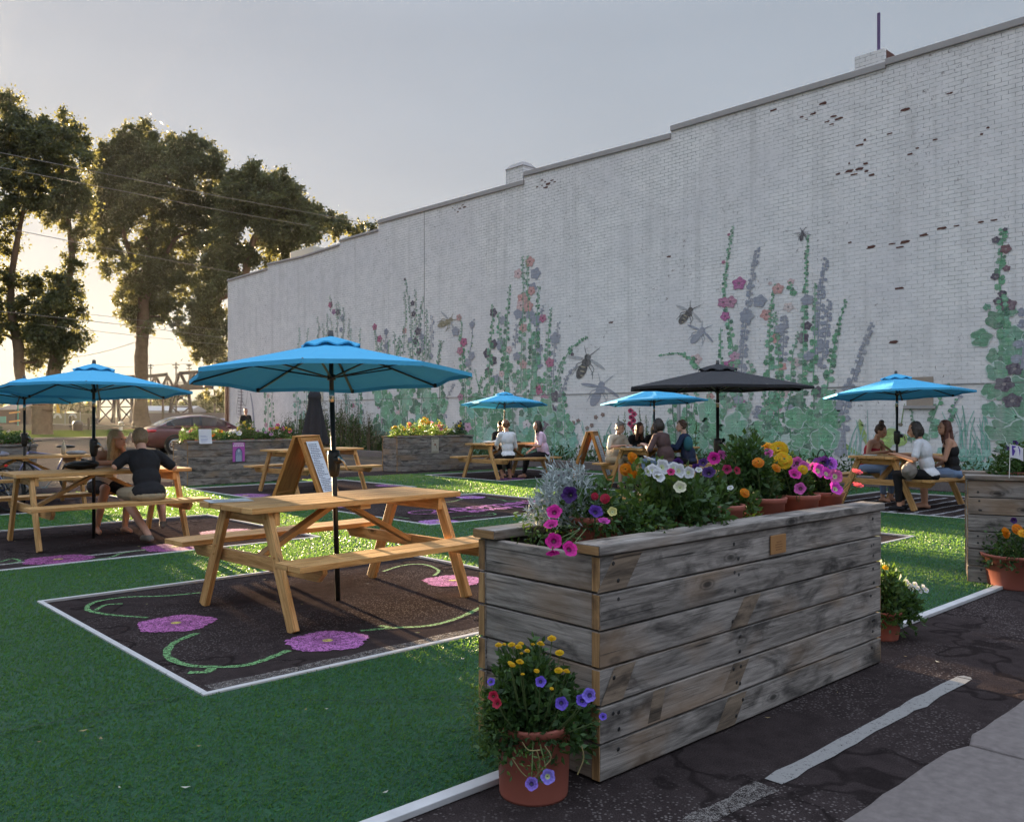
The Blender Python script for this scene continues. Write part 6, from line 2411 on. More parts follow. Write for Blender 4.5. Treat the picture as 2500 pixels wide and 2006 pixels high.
HAIR = {'blonde': mat_hair('blonde_hair', (.22, .13, .06), (.52, .37, .19)), 'fair': mat_hair('fair_hair', (.13, .08, .045), (.30, .20, .11)), 'dark': mat_hair('dark_hair', (.012, .009, .008), (.05, .035, .028)),
        'brown': mat_hair('brown_hair', (.04, .02, .014), (.12, .06, .04)), 'red': mat_hair('auburn_hair', (.05, .018, .012), (.16, .055, .035)), 'grey': mat_hair('grey_hair', (.16, .13, .12), (.34, .30, .28)), 'curl': mat_hair('curly_brown_hair', (.06, .025, .012), (.22, .10, .05))}
SKIN = {'fair': plain('fair_skin', (.52, .29, .21), .55, 0, .07, 20, .35, .02), 'tan': plain('tanned_skin', (.48, .25, .165), .55, 0, .07, 20, .35, .02), 'pale': plain('pale_skin', (.58, .36, .28), .55, 0, .07, 20, .35, .02)}


def V(*a): return Vector(a)


def person(label, loc, rz, skin='fair', hair='brown', hstyle='short', top=None, top_sleeve=.45, top_kind='tee', legs=None, leg_len=1.0, lean=.22, head_turn=0.0, head_down=.15, arms=None, feet=None, knees=None, scale=.94, shoe=None, seat=.475, voxel=.0105, neck=0.0, pelv=(0, 0, 0)):
    """seated figure; local frame: faces +y, x to its right, origin on the ground under the hips"""
    t = thing('person', label, 'person', loc, rz)
    t.scale = (scale,) * 3
    seat /= scale
    sk = SKIN[skin]
    pel = V(pelv[0], pelv[1], seat + .085 + pelv[2])
    up = V(0, math.sin(lean), math.cos(lean))
    fw = V(0, math.cos(lean), -math.sin(lean))
    waist = pel + up * .17
    chest = pel + up * .36
    shc = pel + up * .485 + fw * .02
    up2 = V(0, math.sin(lean + neck), math.cos(lean + neck))
    nk = shc + up2 * .075
    hd = nk + up2 * .135 + V(0, .035, 0)
    HR = Euler((-head_down, 0, head_turn)).to_matrix()
    SH = {-1: shc + V(-.165, 0, -.015), 1: shc + V(.165, 0, -.015)}
    HP = {-1: pel + V(-.095, .02, -.02), 1: pel + V(.095, .02, -.02)}
    kn = {-1: V(-.12, .44, seat + .07), 1: V(.12, .44, seat + .07)}
    ft = {-1: V(-.12, .40, .075), 1: V(.12, .40, .075)}
    if knees: kn = {s: V(*k) for s, k in knees.items()}
    if feet: ft = {s: V(*k) for s, k in feet.items()}
    A = {-1: (V(-.25, .20, seat + .33), V(-.12, .42, seat + .37)), 1: (V(.25, .20, seat + .33), V(.12, .42, seat + .37))}
    if arms: A.update({s: (V(*a[0]), V(*a[1])) for s, a in arms.items()})

    def trunk(b, g):
        b.ball(pel, (.165 + g, .115 + g, .105 + g), 14, 10)
        b.ball(pel + V(0, -.04, -.02), (.15 + g, .10 + g, .09 + g), 14, 10)
        q = Euler((-lean, 0, 0)).to_matrix()
        b.ball(waist, (.135 + g, .098 + g, .15 + g), 14, 10, q)
        b.ball(chest, (.155 + g, .112 + g, .17 + g), 14, 10, q)
        b.cap(SH[-1] * .8 + shc * .2, .062 + g, SH[1] * .8 + shc * .2, .062 + g)
        b.cap(chest + up * .06, .10 + g, shc + up * .02, .055 + g)

    def arm(b, s, g, f0=0, f1=2):
        e, h = A[s]
        if f0 < 1:
            b.cap(SH[s], .050 + g, SH[s].lerp(e, min(1, f1)), (.050 + (.038 - .050) * min(1, f1)) + g)
        if f1 > 1:
            b.cap(e, .038 + g, e.lerp(h, min(1, f1 - 1)), .038 + (.026 - .038) * min(1, f1 - 1) + g)

    def leg(b, s, g, f1=2.0):
        b.cap(HP[s], .083 + g, HP[s].lerp(kn[s], min(1, f1)), .083 + (.055 - .083) * min(1, f1) + g)
        if f1 > 1:
            e = kn[s].lerp(ft[s], f1 - 1)
            mid = kn[s].lerp(ft[s], min(.35, f1 - 1)) - V(0, .012, 0)
            b.cap(kn[s], .053 + g, mid, .053 + g)
            if f1 > 1.35: b.cap(mid, .053 + g, e, .053 + (.034 - .053) * (f1 - 1.35) / .65 + g)
    # --- body
    b = MB()
    trunk(b, 0)
    b.cap(shc - up * .02, .054, nk + up2 * .05, .050)
    b.ball(hd + HR @ V(0, -.012, .022), (.074, .092, .094), 14, 11, HR)          # skull
    b.ball(hd + HR @ V(0, .026, -.035), (.060, .066, .080), 14, 11, HR)          # face and jaw
    b.ball(hd + HR @ V(0, .060, -.092), (.026, .024, .02), 10, 8, HR)            # chin
    b.cap(hd + HR @ V(0, .086, .010), .010, hd + HR @ V(0, .106, -.030), .014)   # nose
    b.ball(hd + HR @ V(0, .088, -.064), (.022, .012, .012), 10, 8, HR)           # mouth
    b.cap(hd + HR @ V(-.04, .076, .018), .013, hd + HR @ V(.04, .076, .018), .013)
    for s in (-1, 1):
        b.ball(hd + HR @ V(s * .078, -.005, -.012), (.012, .022, .032), 10, 8, HR)
        arm(b, s, 0)
        leg(b, s, 0)
        e, h = A[s]
        d = (h - e).normalized()
        side = d.cross(V(0, 0, 1))
        if side.length < .1: side = V(1, 0, 0)
        side.normalize()
        nrm = side.cross(d)
        pm = h + d * .045
        q = Matrix((side, d, nrm)).transposed()
        b.ball(pm, (.040, .052, .020), 12, 8, q)
        for i, (off, ln) in enumerate(((-.030, .062), (-.010, .074), (.011, .070), (.030, .055))):
            r0 = pm + side * off + d * .035
            m_ = r0 + d * ln * .55 - nrm * .006
            b.cap(r0, .0115, m_, .0105, 8)
            b.cap(m_, .0105, m_ + d * ln * .38 - nrm * (.022 + .004 * i), .0095, 8)
        tb = pm - side * s * .034 - d * .02
        b.cap(tb, .0135, tb - side * s * .022 + d * .034, .0115, 8)
        b.cap(tb - side * s * .022 + d * .034, .0115, tb - side * s * .018 + d * .060, .010, 8)
        f = ft[s]
        dirf = V(*(kn[s] - HP[s]))
        dirf.z = 0
        dirf.normalize()
        b.cap(f + V(0, 0, -.02), .036, f + dirf * .13 + V(0, 0, -.045), .026)
        b.cap(f + V(0, 0, -.03), .034, f - dirf * .045 + V(0, 0, -.038), .030)
    remeshed(b, 'body', sk, t, voxel, 3)
    # --- clothes
    if top:
        b = MB()
        if top_kind == 'tank':
            b.ball(waist, (.150, .112, .16), 14, 10, Euler((-lean, 0, 0)).to_matrix())
            b.ball(chest - up * .03, (.166, .124, .15), 14, 10, Euler((-lean, 0, 0)).to_matrix())
            b.ball(pel + up * .04, (.166, .125, .09), 14, 10)
            for s in (-1, 1): b.cap(chest + V(s * .075, .07, .03), .022, shc + V(s * .095, .0, .035), .016)
            for s in (-1, 1): b.cap(shc + V(s * .095, .0, .035), .016, chest + V(s * .07, -.08, .02), .022)
        else:
            trunk(b, .014)
            for s in (-1, 1): arm(b, s, .017, 0, top_sleeve * 2)
            if top_kind == 'loose': b.ball(waist - up * .05, (.19, .15, .2), 14, 10, Euler((-lean, 0, 0)).to_matrix())
        remeshed(b, 'shirt', top, t, voxel, 4, (.014, .10))
    if legs:
        b = MB()
        b.ball(pel + V(0, 0, -.01), (.178, .130, .095), 14, 10)
        b.ball(pel + V(0, -.045, -.03), (.163, .112, .085), 14, 10)
        for s in (-1, 1): leg(b, s, .012, leg_len * 2)
        remeshed(b, 'trousers' if leg_len > .6 else 'shorts', legs, t, voxel, 4, (.012, .10))
    if shoe:
        for s in (-1, 1):
            b = MB()
            dirf = V(*(kn[s] - HP[s]))
            dirf.z = 0
            dirf.normalize()
            b.cap(ft[s] + V(0, 0, -.02), .043, ft[s] + dirf * .13 + V(0, 0, -.042), .034)
            b.cap(ft[s] + V(0, 0, -.03), .041, ft[s] - dirf * .045 + V(0, 0, -.036), .036)
            remeshed(b, 'shoe', shoe, t, .012, 2)
    # --- hair and face
    b = MB()
    hm = HAIR[hair]
    b.ball(hd + HR @ V(0, -.028, .034), (.086, .094, .096), 14, 11, HR)
    if hstyle == 'short':
        b.ball(hd + HR @ V(0, -.045, -.01), (.080, .076, .082), 14, 11, HR)
        b.ball(hd + HR @ V(0, .035, .085), (.062, .05, .035), 12, 9, HR)
    elif hstyle == 'long':
        b.ball(hd + HR @ V(0, -.05, -.02), (.088, .075, .10), 14, 11, HR)
        for s in (-1, 1): b.cap(hd + HR @ V(s * .072, .0, .02), .032, hd + V(s * .085, -.015, -.23), .035)
        b.cap(hd + HR @ V(0, -.07, -.02), .07, hd + V(0, -.10, -.27), .058)
    elif hstyle == 'bob':
        b.ball(hd + HR @ V(0, -.045, -.03), (.105, .09, .115), 14, 11, HR)
        for s in (-1, 1): b.cap(hd + HR @ V(s * .078, .01, .02), .032, hd + HR @ V(s * .088, .005, -.11), .030)
    elif hstyle == 'bun':
        b.ball(hd + HR @ V(0, -.05, .0), (.078, .07, .08), 14, 11, HR)
        b.ball(hd + HR @ V(0, -.055, .145), (.045, .045, .045), 12, 9, HR)
    elif hstyle == 'curly':
        for k in range(26):
            d = V(R.gauss(0, 1), R.gauss(0, 1) - .5, R.gauss(0, 1) + .5).normalized()
            b.ball(hd + HR @ (V(d.x * .085, d.y * .092 - .02, d.z * .095 + .03)), .028, 8, 6)
    elif hstyle == 'cap':
        pass
    remeshed(b, 'hair', hm, t, .010, 2, (.016, .03))
    for s in (-1, 1):
        b = MB()
        b.ball(hd + HR @ V(s * .030, .0865, .002), (.011, .007, .006), 10, 8, HR)
        b.build('eye', M['eye'], t, smooth=True)
    b = MB()
    b.ball(hd + HR @ V(0, .0985, -.064), (.020, .005, .0055), 10, 8, HR)
    b.build('mouth', M['lip'], t, smooth=True)
    t['_hd'] = 0
    del t['_hd']
    return t, hd, HR, A


CL = {'black': cloth('black_cotton', (.018, .017, .019)), 'khaki': cloth('khaki_cotton', (.36, .29, .20)), 'white': cloth('white_cotton', (.62, .62, .66)), 'cream': cloth('cream_cotton', (.64, .57, .48)), 'navy': cloth('navy_nylon', (.018, .03, .07)), 'plum': cloth('plum_brown_knit', (.085, .05, .05)),
      'pink': cloth('pale_pink_cotton', (.66, .48, .62)), 'red': cloth('red_cotton', (.42, .03, .05)), 'denim': cloth('denim', (.16, .22, .34)), 'dkshort': cloth('dark_shorts', (.02, .016, .018)), 'blkpant': cloth('black_leggings', (.012, .012, .014)), 'grey': cloth('grey_canvas', (.16, .14, .12)), 'teal': cloth('teal_nylon', (.03, .12, .15))}


def speckle(name):
    m = NT(name)
    p = m.coord()
    v = m.n('TexVoronoi', feature='F1')
    m.l(p, v.inputs['Vector'])
    v.inputs['Scale'].default_value = 55
    d = m.ramp(v.outputs['Distance'], [(.18, 0), (.30, 1)])
    m.set(m.mix(d, (.12, .13, .18), (.62, .63, .67)), .85, 0, .2)
    m.bump(m.noise(p, 20, 4), .3, .01)
    return m.mat


CL['speck'] = speckle('speckled_cotton')
HPI = PI
# the couple at the left table
person('man in black tee and khaki shorts seen from behind at the left table', (3.52, 9.66, 0), math.radians(-8), 'fair', 'fair', 'short', CL['black'], .42, 'tee', CL['khaki'], .46, .60, 0, .32,
       arms={-1: ((-.30, .20, .83), (-.20, .44, .86)), 1: ((.31, .22, .80), (.20, .42, .86))}, knees={-1: (-.20, .40, .52), 1: (.20, .40, .50)}, feet={-1: (-.02, -.10, .10), 1: (.16, .06, .22)}, shoe=CL['grey'], scale=1.01, voxel=.009)
w1, hd, HRr, AA = person('blonde woman in white sleeveless top leaning on her elbow, smiling at the man', (3.50, 11.14, 0), math.radians(184), 'tan', 'blonde', 'long', CL['white'], .2, 'tank', CL['dkshort'], .40, .62, .45, -.05,
       arms={-1: ((-.17, .40, .84), (-.03, .47, 1.04)), 1: ((.26, .36, .84), (.02, .50, .85))}, knees={-1: (-.15, .44, .52), 1: (.14, .46, .54)}, feet={-1: (-.10, .42, .075), 1: (.18, .30, .075)}, scale=1.0, voxel=.009)
# far table of three
person('person in speckled white tee and black cropped trousers with curly hair', (12.86, 14.03, 0), math.radians(-20), 'tan', 'curl', 'curly', CL['speck'], .42, 'tee', CL['blkpant'], .80, .12, -.25, .15,
       arms={-1: ((-.24, .16, .80), (-.12, .40, .86)), 1: ((.25, .12, .74), (.16, .38, .86))}, knees={-1: (-.10, .44, .50), 1: (.14, .44, .50)}, feet={-1: (-.02, .30, .08), 1: (.16, .24, .08)}, scale=.93)
person('woman in pale pink tee with long dark hair sitting sideways on the bench', (13.98, 14.05, 0), math.radians(62), 'fair', 'dark', 'long', CL['pink'], .42, 'loose', CL['blkpant'], .92, .15, .25, .15,
       arms={-1: ((-.22, .16, .78), (-.08, .34, .80)), 1: ((.24, .10, .76), (.10, .32, .66))}, knees={-1: (-.10, .44, .50), 1: (.12, .42, .50)}, feet={-1: (-.06, .52, .08), 1: (.12, .46, .08)}, scale=.93)
t, hd, HRr, AA = person('person in black with dark cap on the far side of the speckled tee table', (13.75, 15.42, 0), math.radians(178), 'fair', 'dark', 'short', CL['black'], .9, 'tee', CL['grey'], .92, .25, 0, .2, scale=.93)
b = MB()
b.ball(hd + HRr @ V(0, -.02, .05), (.094, .104, .085), 14, 10, HRr)
b.ball(hd + HRr @ V(0, .10, .055), (.07, .075, .012), 12, 8, HRr)
remeshed(b, 'cap', CL['black'], t, .01, 2)
# group of five
person('older woman with short grey hair and loose cream shirt lit from behind', (13.22, 11.32, 0), math.radians(168), 'fair', 'grey', 'short', CL['cream'], .5, 'loose', CL['khaki'], .55, .30, .15, .2, scale=.94)
person('woman with auburn hair in black top between the older woman and the pole', (13.78, 11.34, 0), math.radians(176), 'fair', 'red', 'long', CL['black'], .8, 'tee', CL['black'], .9, .34, -.1, .35, scale=.93)
person('woman with blonde hair lit by the sun beside the blue umbrella pole', (14.35, 11.34, 0), math.radians(170), 'fair', 'blonde', 'long', CL['black'], .8, 'tee', CL['denim'], .9, .36, .4, .2, scale=.92)
person('person in plum brown sweater with dark bobbed hair seen from behind', (13.10, 9.9, 0), math.radians(0), 'pale', 'dark', 'bob', CL['plum'], .55, 'loose', CL['denim'], .9, .24, .1, .2,
       arms={-1: ((-.36, .12, .78), (-.22, .36, .86))}, scale=1.0)
t, hd, HRr, AA = person('person in navy jacket with short brown hair looking left', (13.80, 9.9, 0), math.radians(22), 'pale', 'brown', 'curly', CL['navy'], .95, 'loose', CL['blkpant'], .9, .16, .55, .08, scale=.95)
b = MB()
b.ball((-.17, -.02, .92), (.07, .10, .15), 12, 9)
remeshed(b, 'teal_sleeve', CL['teal'], t, .012, 3)
# three young women at the right
person('young woman in red camisole with her hair in a bun, reading at the right table', (14.12, 6.58, 0), math.radians(172), 'tan', 'brown', 'bun', CL['red'], .2, 'tank', CL['denim'], .9, .36, .1, .40, scale=.93, voxel=.0095)
person('woman in white tee with dark bobbed hair seen from behind at the right table', (13.02, 5.13, 0), math.radians(12), 'tan', 'dark', 'bob', CL['white'], .36, 'tee', CL['blkpant'], .9, .22, .25, .22,
       arms={-1: ((-.27, .16, .80), (-.18, .42, .87))}, scale=.95, shoe=CL['black'], voxel=.0095)
person('young woman in black camisole and denim shorts with long brown hair, facing left', (13.72, 5.06, 0), math.radians(28), 'tan', 'red', 'long', CL['black'], .2, 'tank', CL['denim'], .45, .10, .55, .02,
       arms={-1: ((-.22, .14, .78), (-.10, .38, .84)), 1: ((.24, .05, .74), (.16, .28, .64))}, scale=.96, voxel=.0095)

# a person standing far off by the corner of the wall
ps = at(600, 1060, 37)
t = thing('person', 'far standing person in dark clothes by the end of the wall', 'person', (ps.x, ps.y, 0), math.radians(180))
b = MB()
for s in (-1, 1):
    b.cap((s * .09, 0, .88), .085, (s * .1, .03, .48), .06)
    b.cap((s * .1, .03, .48), .055, (s * .1, 0, .07), .04)
    b.cap((s * .1, -.02, .05), .04, (s * .1, .14, .035), .03)
    b.cap((s * .18, 0, 1.40), .05, (s * .25, 0, 1.12), .042)
    b.cap((s * .25, 0, 1.12), .04, (s * .22, .10, .90), .03)
    b.ball((s * .21, .13, .85), (.03, .045, .05))
b.ball((0, 0, .93), (.17, .11, .13))
b.ball((0, 0, 1.22), (.175, .115, .25))
b.cap((-.14, 0, 1.41), .06, (.14, 0, 1.41), .06)
b.cap((0, 0, 1.42), .055, (0, .01, 1.55), .05)
b.ball((0, .015, 1.635), (.075, .095, .115))
b.ball((0, .11, 1.625), (.014, .02, .02))
remeshed(b, 'body', SKIN['tan'], t, .016, 3)
b = MB()
b.ball((0, 0, 1.0), (.19, .13, .15))
b.ball((0, 0, 1.22), (.19, .13, .25))
b.cap((-.15, 0, 1.41), .07, (.15, 0, 1.41), .07)
for s in (-1, 1): b.cap((s * .18, 0, 1.40), .065, (s * .24, 0, 1.15), .058)
remeshed(b, 'shirt', CL['black'], t, .018, 3)
b = MB()
for s in (-1, 1): b.cap((s * .09, 0, .92), .10, (s * .1, .02, .1), .065)
remeshed(b, 'trousers', CL['blkpant'], t, .018, 3)
b = MB()
b.ball((0, -.01, 1.675), (.083, .10, .09))
remeshed(b, 'hair', HAIR['brown'], t, .016, 2)


# ------------------------------------------------------------------ sandwich boards
def sandwich(label, loc, rz, lines, H_=1.06, Wd=.62, spread=.40):
    t = thing('sandwich_board', label, 'sign', loc, rz)
    for s in (-1, 1):
        foot, head = V(0, s * spread, 0), V(0, s * .045, H_)
        d = (head - foot).normalized()
        nrm = V(1, 0, 0).cross(d) * s
        nrm = -nrm if nrm.y * s < 0 else nrm
        b = MB()
        for x in (-Wd / 2, Wd / 2):
            b.c = (R.random(), R.random(), R.random())
            b.beam(V(x, 0, 0) + foot, V(x, 0, 0) + head, .045, .055, up=tuple(nrm))
        for f in (.12, .96):
            b.c = (R.random(), R.random(), R.random())
            q = foot.lerp(head, f)
            b.beam(q + V(-Wd / 2 + .025, 0, 0), q + V(Wd / 2 - .025, 0, 0), .11, .040, up=tuple(nrm))
        fr = b.build('frame', M['sandwich'], t, bevel=.004)
        b = MB()
        b.c = (R.random(), R.random(), R.random())
        q0, q1 = foot.lerp(head, .10), foot.lerp(head, .95)
        b.beam(q0, q1, Wd - .05, .014, up=tuple(nrm))
        b.build('panel', M['sandwich'], t)
        b = MB()
        b.c = (.66, .68, .74)
        p0, p1 = foot.lerp(head, .17) + nrm * .026, foot.lerp(head, .925) + nrm * .026
        b.beam(p0, p1, Wd * .66, .002, up=tuple(nrm))
        pg_ = b.build('paper_list', M['paper'], t)
        b = MB()
        b.c = (.09, .10, .16)
        for k in range(lines):
            f = 1 - (k + .6) / lines
            q = p0.lerp(p1, .02 + f * .94) + nrm * .0025
            w = Wd * .66 * R.uniform(.35, .78)
            x0 = -Wd * .30 + R.uniform(0, .05)
            xx = x0
            while xx < x0 + w:
                l_ = R.uniform(.02, .06)
                b.add([q + V(xx, 0, 0) - d * .006, q + V(xx + l_, 0, 0) - d * .006, q + V(xx + l_, 0, 0) + d * .006, q + V(xx, 0, 0) + d * .006], [(0, 1, 2, 3)])
                xx += l_ + .012
        b.build('printed_lines', M['paper'], pg_)
    b = MB()
    b.box((-Wd / 2 - .022, -.075, H_ - .005), (Wd / 2 + .022, .075, H_ + .025))
    b.build('ridge_cap', M['sandwich'], t, bevel=.004)
    return t


s1 = at(748, 1018, 14.0)
sandwich('wooden sandwich board with a long printed list behind the foreground table', (s1.x, s1.y, 0), math.radians(31), 28, Wd=.58, spread=.46)
s2 = at(1437, 1018, 18.0)
sandwich('wooden sandwich board with printed sheets left of the group of five', (s2.x + .1, s2.y, 0), math.radians(31), 22, Wd=.58, spread=.40)


# ------------------------------------------------------------------ posters, papers and things on the tables
def paper(name, label, cat, c, w, h, nrm, up, col, draw=None, curl=.0, parent=None):
    nrm, up = Vector(nrm).normalized(), Vector(up).normalized()
    s = up.cross(nrm).normalized()
    b = MB()
    b.c = col
    n = 6
    g = [[Vector(c) + s * (w * (i / n - .5)) + up * (h * (j / n - .5)) + nrm * (curl * (.5 - j / n) ** 2 * (1 if j < n / 2 else .2)) for i in range(n + 1)] for j in range(n + 1)]
    b.add([p for r in g for p in r], [(j * (n + 1) + i, j * (n + 1) + i + 1, (j + 1) * (n + 1) + i + 1, (j + 1) * (n + 1) + i) for j in range(n) for i in range(n)])
    o = b.build(name, M['paper'])
    sd = o.modifiers.new('thick', 'SOLIDIFY')
    sd.thickness = .0012
    tag(o, label, cat)
    if draw:
        b = MB()

        def quad(x0, y0, x1, y1, cc, lift=.002):
            b.c = cc
            P = [Vector(c) + s * (w * (x - .5)) + up * (h * (y - .5)) + nrm * (curl * (.5 - y) ** 2 + lift) for x, y in ((x0, y0), (x1, y0), (x1, y1), (x0, y1))]
            b.add(P, [(0, 1, 2, 3)])

        def ringp(pts, cc, lift=.002):
            b.c = cc
            b.add([Vector(c) + s * (w * (x - .5)) + up * (h * (y - .5)) + nrm * lift for x, y in pts], [tuple(range(len(pts)))])
        draw(quad, ringp)
        b.build('print', M['paper'], o)
    return o


def on_planter(pl, x, z, off=.006):
    return local(pl, x, -off, z), (Matrix.Rotation(pl.rotation_euler.z, 3, 'Z') @ V(0, -1, 0))


c, nr = on_planter(PL4, .98 + .55, .665)


def d_pink(quad, ringp):
    for k in range(9): quad(.10 + k * .09, .90, .165 + k * .09, .97, (.75, .6, .75))
    for k in range(7): quad(.04 + k * .13, .79, .13 + k * .13, .87, (.78, .68, .78))
    ringp([(.20, .0)] + [(.5 - .30 * math.cos(PI * k / 12), .42 + .30 * math.sin(PI * k / 12)) for k in range(13)] + [(.80, .0)], (.08, .06, .20), .002)
    ringp([(.25, .0)] + [(.5 - .25 * math.cos(PI * k / 12), .42 + .25 * math.sin(PI * k / 12)) for k in range(13)] + [(.75, .0)], (.24, .30, .42), .003)
    ringp([(.44, .50), (.56, .50), (.57, .60), (.5, .66), (.43, .60)], (.50, .58, .66), .004)
    for k in range(5): quad(.30 + k * .09, .02, .345 + k * .09, .30 + .06 * (k % 2), (.42, .48, .58), .004)


u0p = 553
pk = at(584, 1076, 1)
dpl = local(PL4, 1.3, 0, .66)
# find where along the planter front the photo shows each notice


def along(pl, u, z):
    best = None
    for k in range(0, 260):
        q = local(pl, k * .01, 0, z)
        d = q.x * SN + q.y * CS
        uu = U0 + FPX * (q.x * CS - q.y * SN) / d
        if best is None or abs(uu - u) < best[0]: best = (abs(uu - u), k * .01, d)
    return best[1]


x = along(PL4, 582, .66)
c, nr = on_planter(PL4, x, .655, .010)
paper('poster', 'pink poster with a blue arched figure on the planter by the car', 'poster', c, .27, .40, nr, (0, 0, 1), (.46, .10, .42), d_pink)
x = along(PL4, 500, .8)
c, nr = on_planter(PL4, x, .99, .02)


def d_notice(quad, ringp):
    for k in range(4): quad(.12, .52 - k * .05 - (.12 if k > 1 else 0), .12 + R.uniform(.4, .75), .545 - k * .05 - (.12 if k > 1 else 0), (.28, .30, .50))
    for k in range(5): quad(.15, .20 - k * .03, .15 + R.uniform(.3, .7), .21 - k * .03, (.32, .34, .50))


paper('notice', 'white curling paper notice pinned over the planter by the car', 'notice', c, .27, .30, nr + V(0, 0, .1), (0, .1, 1), (.66, .67, .72), d_notice, .06)
x = along(PL3, 1062, .7)
c, nr = on_planter(PL3, x, .655, .010)


def d_cream(quad, ringp):
    for k in range(8): quad(.09 + k * .105, .89, .175 + k * .105, .96, (.07, .06, .05))
    for k in range(2): quad(.1, .10 - k * .05, .9, .115 - k * .05, (.12, .10, .08))
    for k in range(11): quad(.1 + k * .075, .045, .15 + k * .075, .07, (.12, .10, .08))
    quad(.25, .75, .30, .83, (.10, .07, .05))
    ringp([(.27, .74), (.35, .83), (.40, .83), (.31, .73)], (.10, .07, .05))
    ringp([(.48 + .13 * math.cos(k * PI / 7), .54 + .075 * math.sin(k * PI / 7)) for k in range(14)], (.22, .09, .06))
    ringp([(.48 + .06 * math.cos(k * PI / 7), .55 + .035 * math.sin(k * PI / 7)) for k in range(14)], (.36, .20, .14), .003)
    ringp([(.60, .50), (.66, .50), (.78, .25), (.74, .24)], (.14, .11, .08))


paper('poster', 'cream poster with a red medallion on the planter by the mural', 'poster', c, .235, .40, nr, (0, 0, 1), (.47, .42, .34), d_cream)
# small flag in the right planter
fp = at(2464, 1130, 6.95)
t = thing('hand_flag', 'small white flag with a violet badge in the right planter', 'flag', tuple(fp), -TH)
b = MB()
b.tube([(0, 0, -.12), (.008, 0, .155)], .004, 6)
b.build('stick', plain('white_stick', (.6, .58, .55), .6), t)
b = MB()
b.c = (.68, .66, .74)
n = 8
rows = [[(.008 + .108 * i / n, .010 * math.sin(i * 1.1), .148 - .105 * j / 4 - .03 * (i / n) ** 2) for i in range(n + 1)] for j in range(5)]
b.add([p for r in rows for p in r], [(j * (n + 1) + i, j * (n + 1) + i + 1, (j + 1) * (n + 1) + i + 1, (j + 1) * (n + 1) + i) for j in range(4) for i in range(n)])
fl = b.build('cloth', M['paper'], t)
b = MB()
b.c = (.10, .05, .34)
for poly in ([(.025, .14), (.07, .132), (.092, .10), (.085, .06), (.028, .06)],): b.add([(x, .010 * math.sin((x - .008) / .108 * n * 1.1) - .002, z) for x, z in poly], [tuple(range(len(poly)))])
b.c = (.66, .64, .74)
b.add([(x, .010 * math.sin((x - .008) / .108 * n * 1.1) - .004, z) for x, z in [(.034, .118), (.050, .128), (.070, .118), (.068, .09), (.058, .075), (.048, .095)]], [tuple(range(6))])
b.build('badge', M['paper'], fl)
# flyer on the foreground table
p = gp(545, 1222, .79)
o = paper('flyer', 'glossy white flyer lying on the left end of the foreground table', 'flyer', (p.x + .04, p.y, .7905), .30, .24, (0, 0, 1), (.2, 1, 0), (.55, .58, .62), lambda quad, ringp: [quad(.1, .1 + .12 * k, .1 + R.uniform(.3, .8), .14 + .12 * k, (.25, .28, .33)) for k in range(6)])


def tabletop_thing(name, label, cat, p, build):
    t = thing(name, label, cat, tuple(p))
    build(t)
    return t


# left table: black bag, phone, keys
p = gp(190, 1146, .79)


def bag(t):
    b = MB()
    b.ball((0, 0, .05), (.19, .10, .05), 16, 10)
    b.ball((.08, 0, .055), (.12, .09, .05), 14, 9)
    remeshed(b, 'body', plain('black_leather', (.012, .012, .012), .45), t, .012, 2, (.012, .05))
    b = MB()
    b.tube(spline([(-.17, -.05, .05), (-.10, -.11, .075), (.05, -.11, .08), (.17, -.04, .05)], 6), .008, 6)
    b.build('strap', M['black'], t, smooth=True)


tabletop_thing('handbag', 'black soft bag lying on the table beside the blonde woman', 'bag', (3.08, 10.52, .787), bag)
b = MB()
b.box((-.04, -.08, 0), (.04, .08, .009))
tag(b.build('phone', plain('phone_white', (.35, .36, .42), .25, .1), bevel=.004, loc=(3.52, 10.44, .788), rz=.6), 'pale phone lying on the table by the man in black', 'phone')
hx = w1.matrix_basis @ Vector((-.03, .52, 1.10))
b = MB()
b.box((-.036, -.005, -.07), (.036, .005, .07))
o = b.build('phone', plain('phone_pale', (.48, .44, .44), .3), bevel=.004, loc=tuple(hx + Vector((.07, -.02, .03))), rz=.9)
o.rotation_euler = (.3, .35, .8)
tag(o, 'pale phone held up by the blonde woman', 'phone')
# back-left table: bottle, bags
def bottle(t):
    b = MB()
    b.lathe([(.001, 0), (.036, .002), (.037, .11), (.034, .13), (.018, .15), (.018, .16)], seg=16)
    b.build('body', plain('milky_plastic', (.58, .52, .40), .4), t, smooth=True)
    b = MB()
    b.lathe([(.019, .16), (.019, .18), (.008, .20), (.006, .225), (.001, .226)], seg=12)
    b.build('nozzle', plain('cream_cap', (.62, .55, .42), .4), t, smooth=True)


q = gp(158, 1113, .79)
tabletop_thing('squeeze_bottle', 'cream squeeze bottle on the back-left picnic table', 'bottle', (4.12, 14.95, .787), bottle)
for (x, y, lab, col, s) in ((4.28, 14.86, 'grey folded cloth beside the cream bottle', (.30, .30, .32), (.16, .09, .035)), (3.22, 14.85, 'pale crumpled bag at the left edge on the back-left table', (.42, .42, .52), (.11, .08, .045))):
    b = MB()
    b.ball((0, 0, s[2] * .8), s, 14, 8)
    b.ball((s[0] * .4, .02, s[2] * .7), (s[0] * .6, s[1], s[2] * .8), 12, 8)
    o = remeshed(b, 'crumpled_cloth', cloth('crumpled_cloth', col), None, .012, 1, (.03, .05))
    o.location = (x, y, .787)
    tag(o, lab, 'cloth')
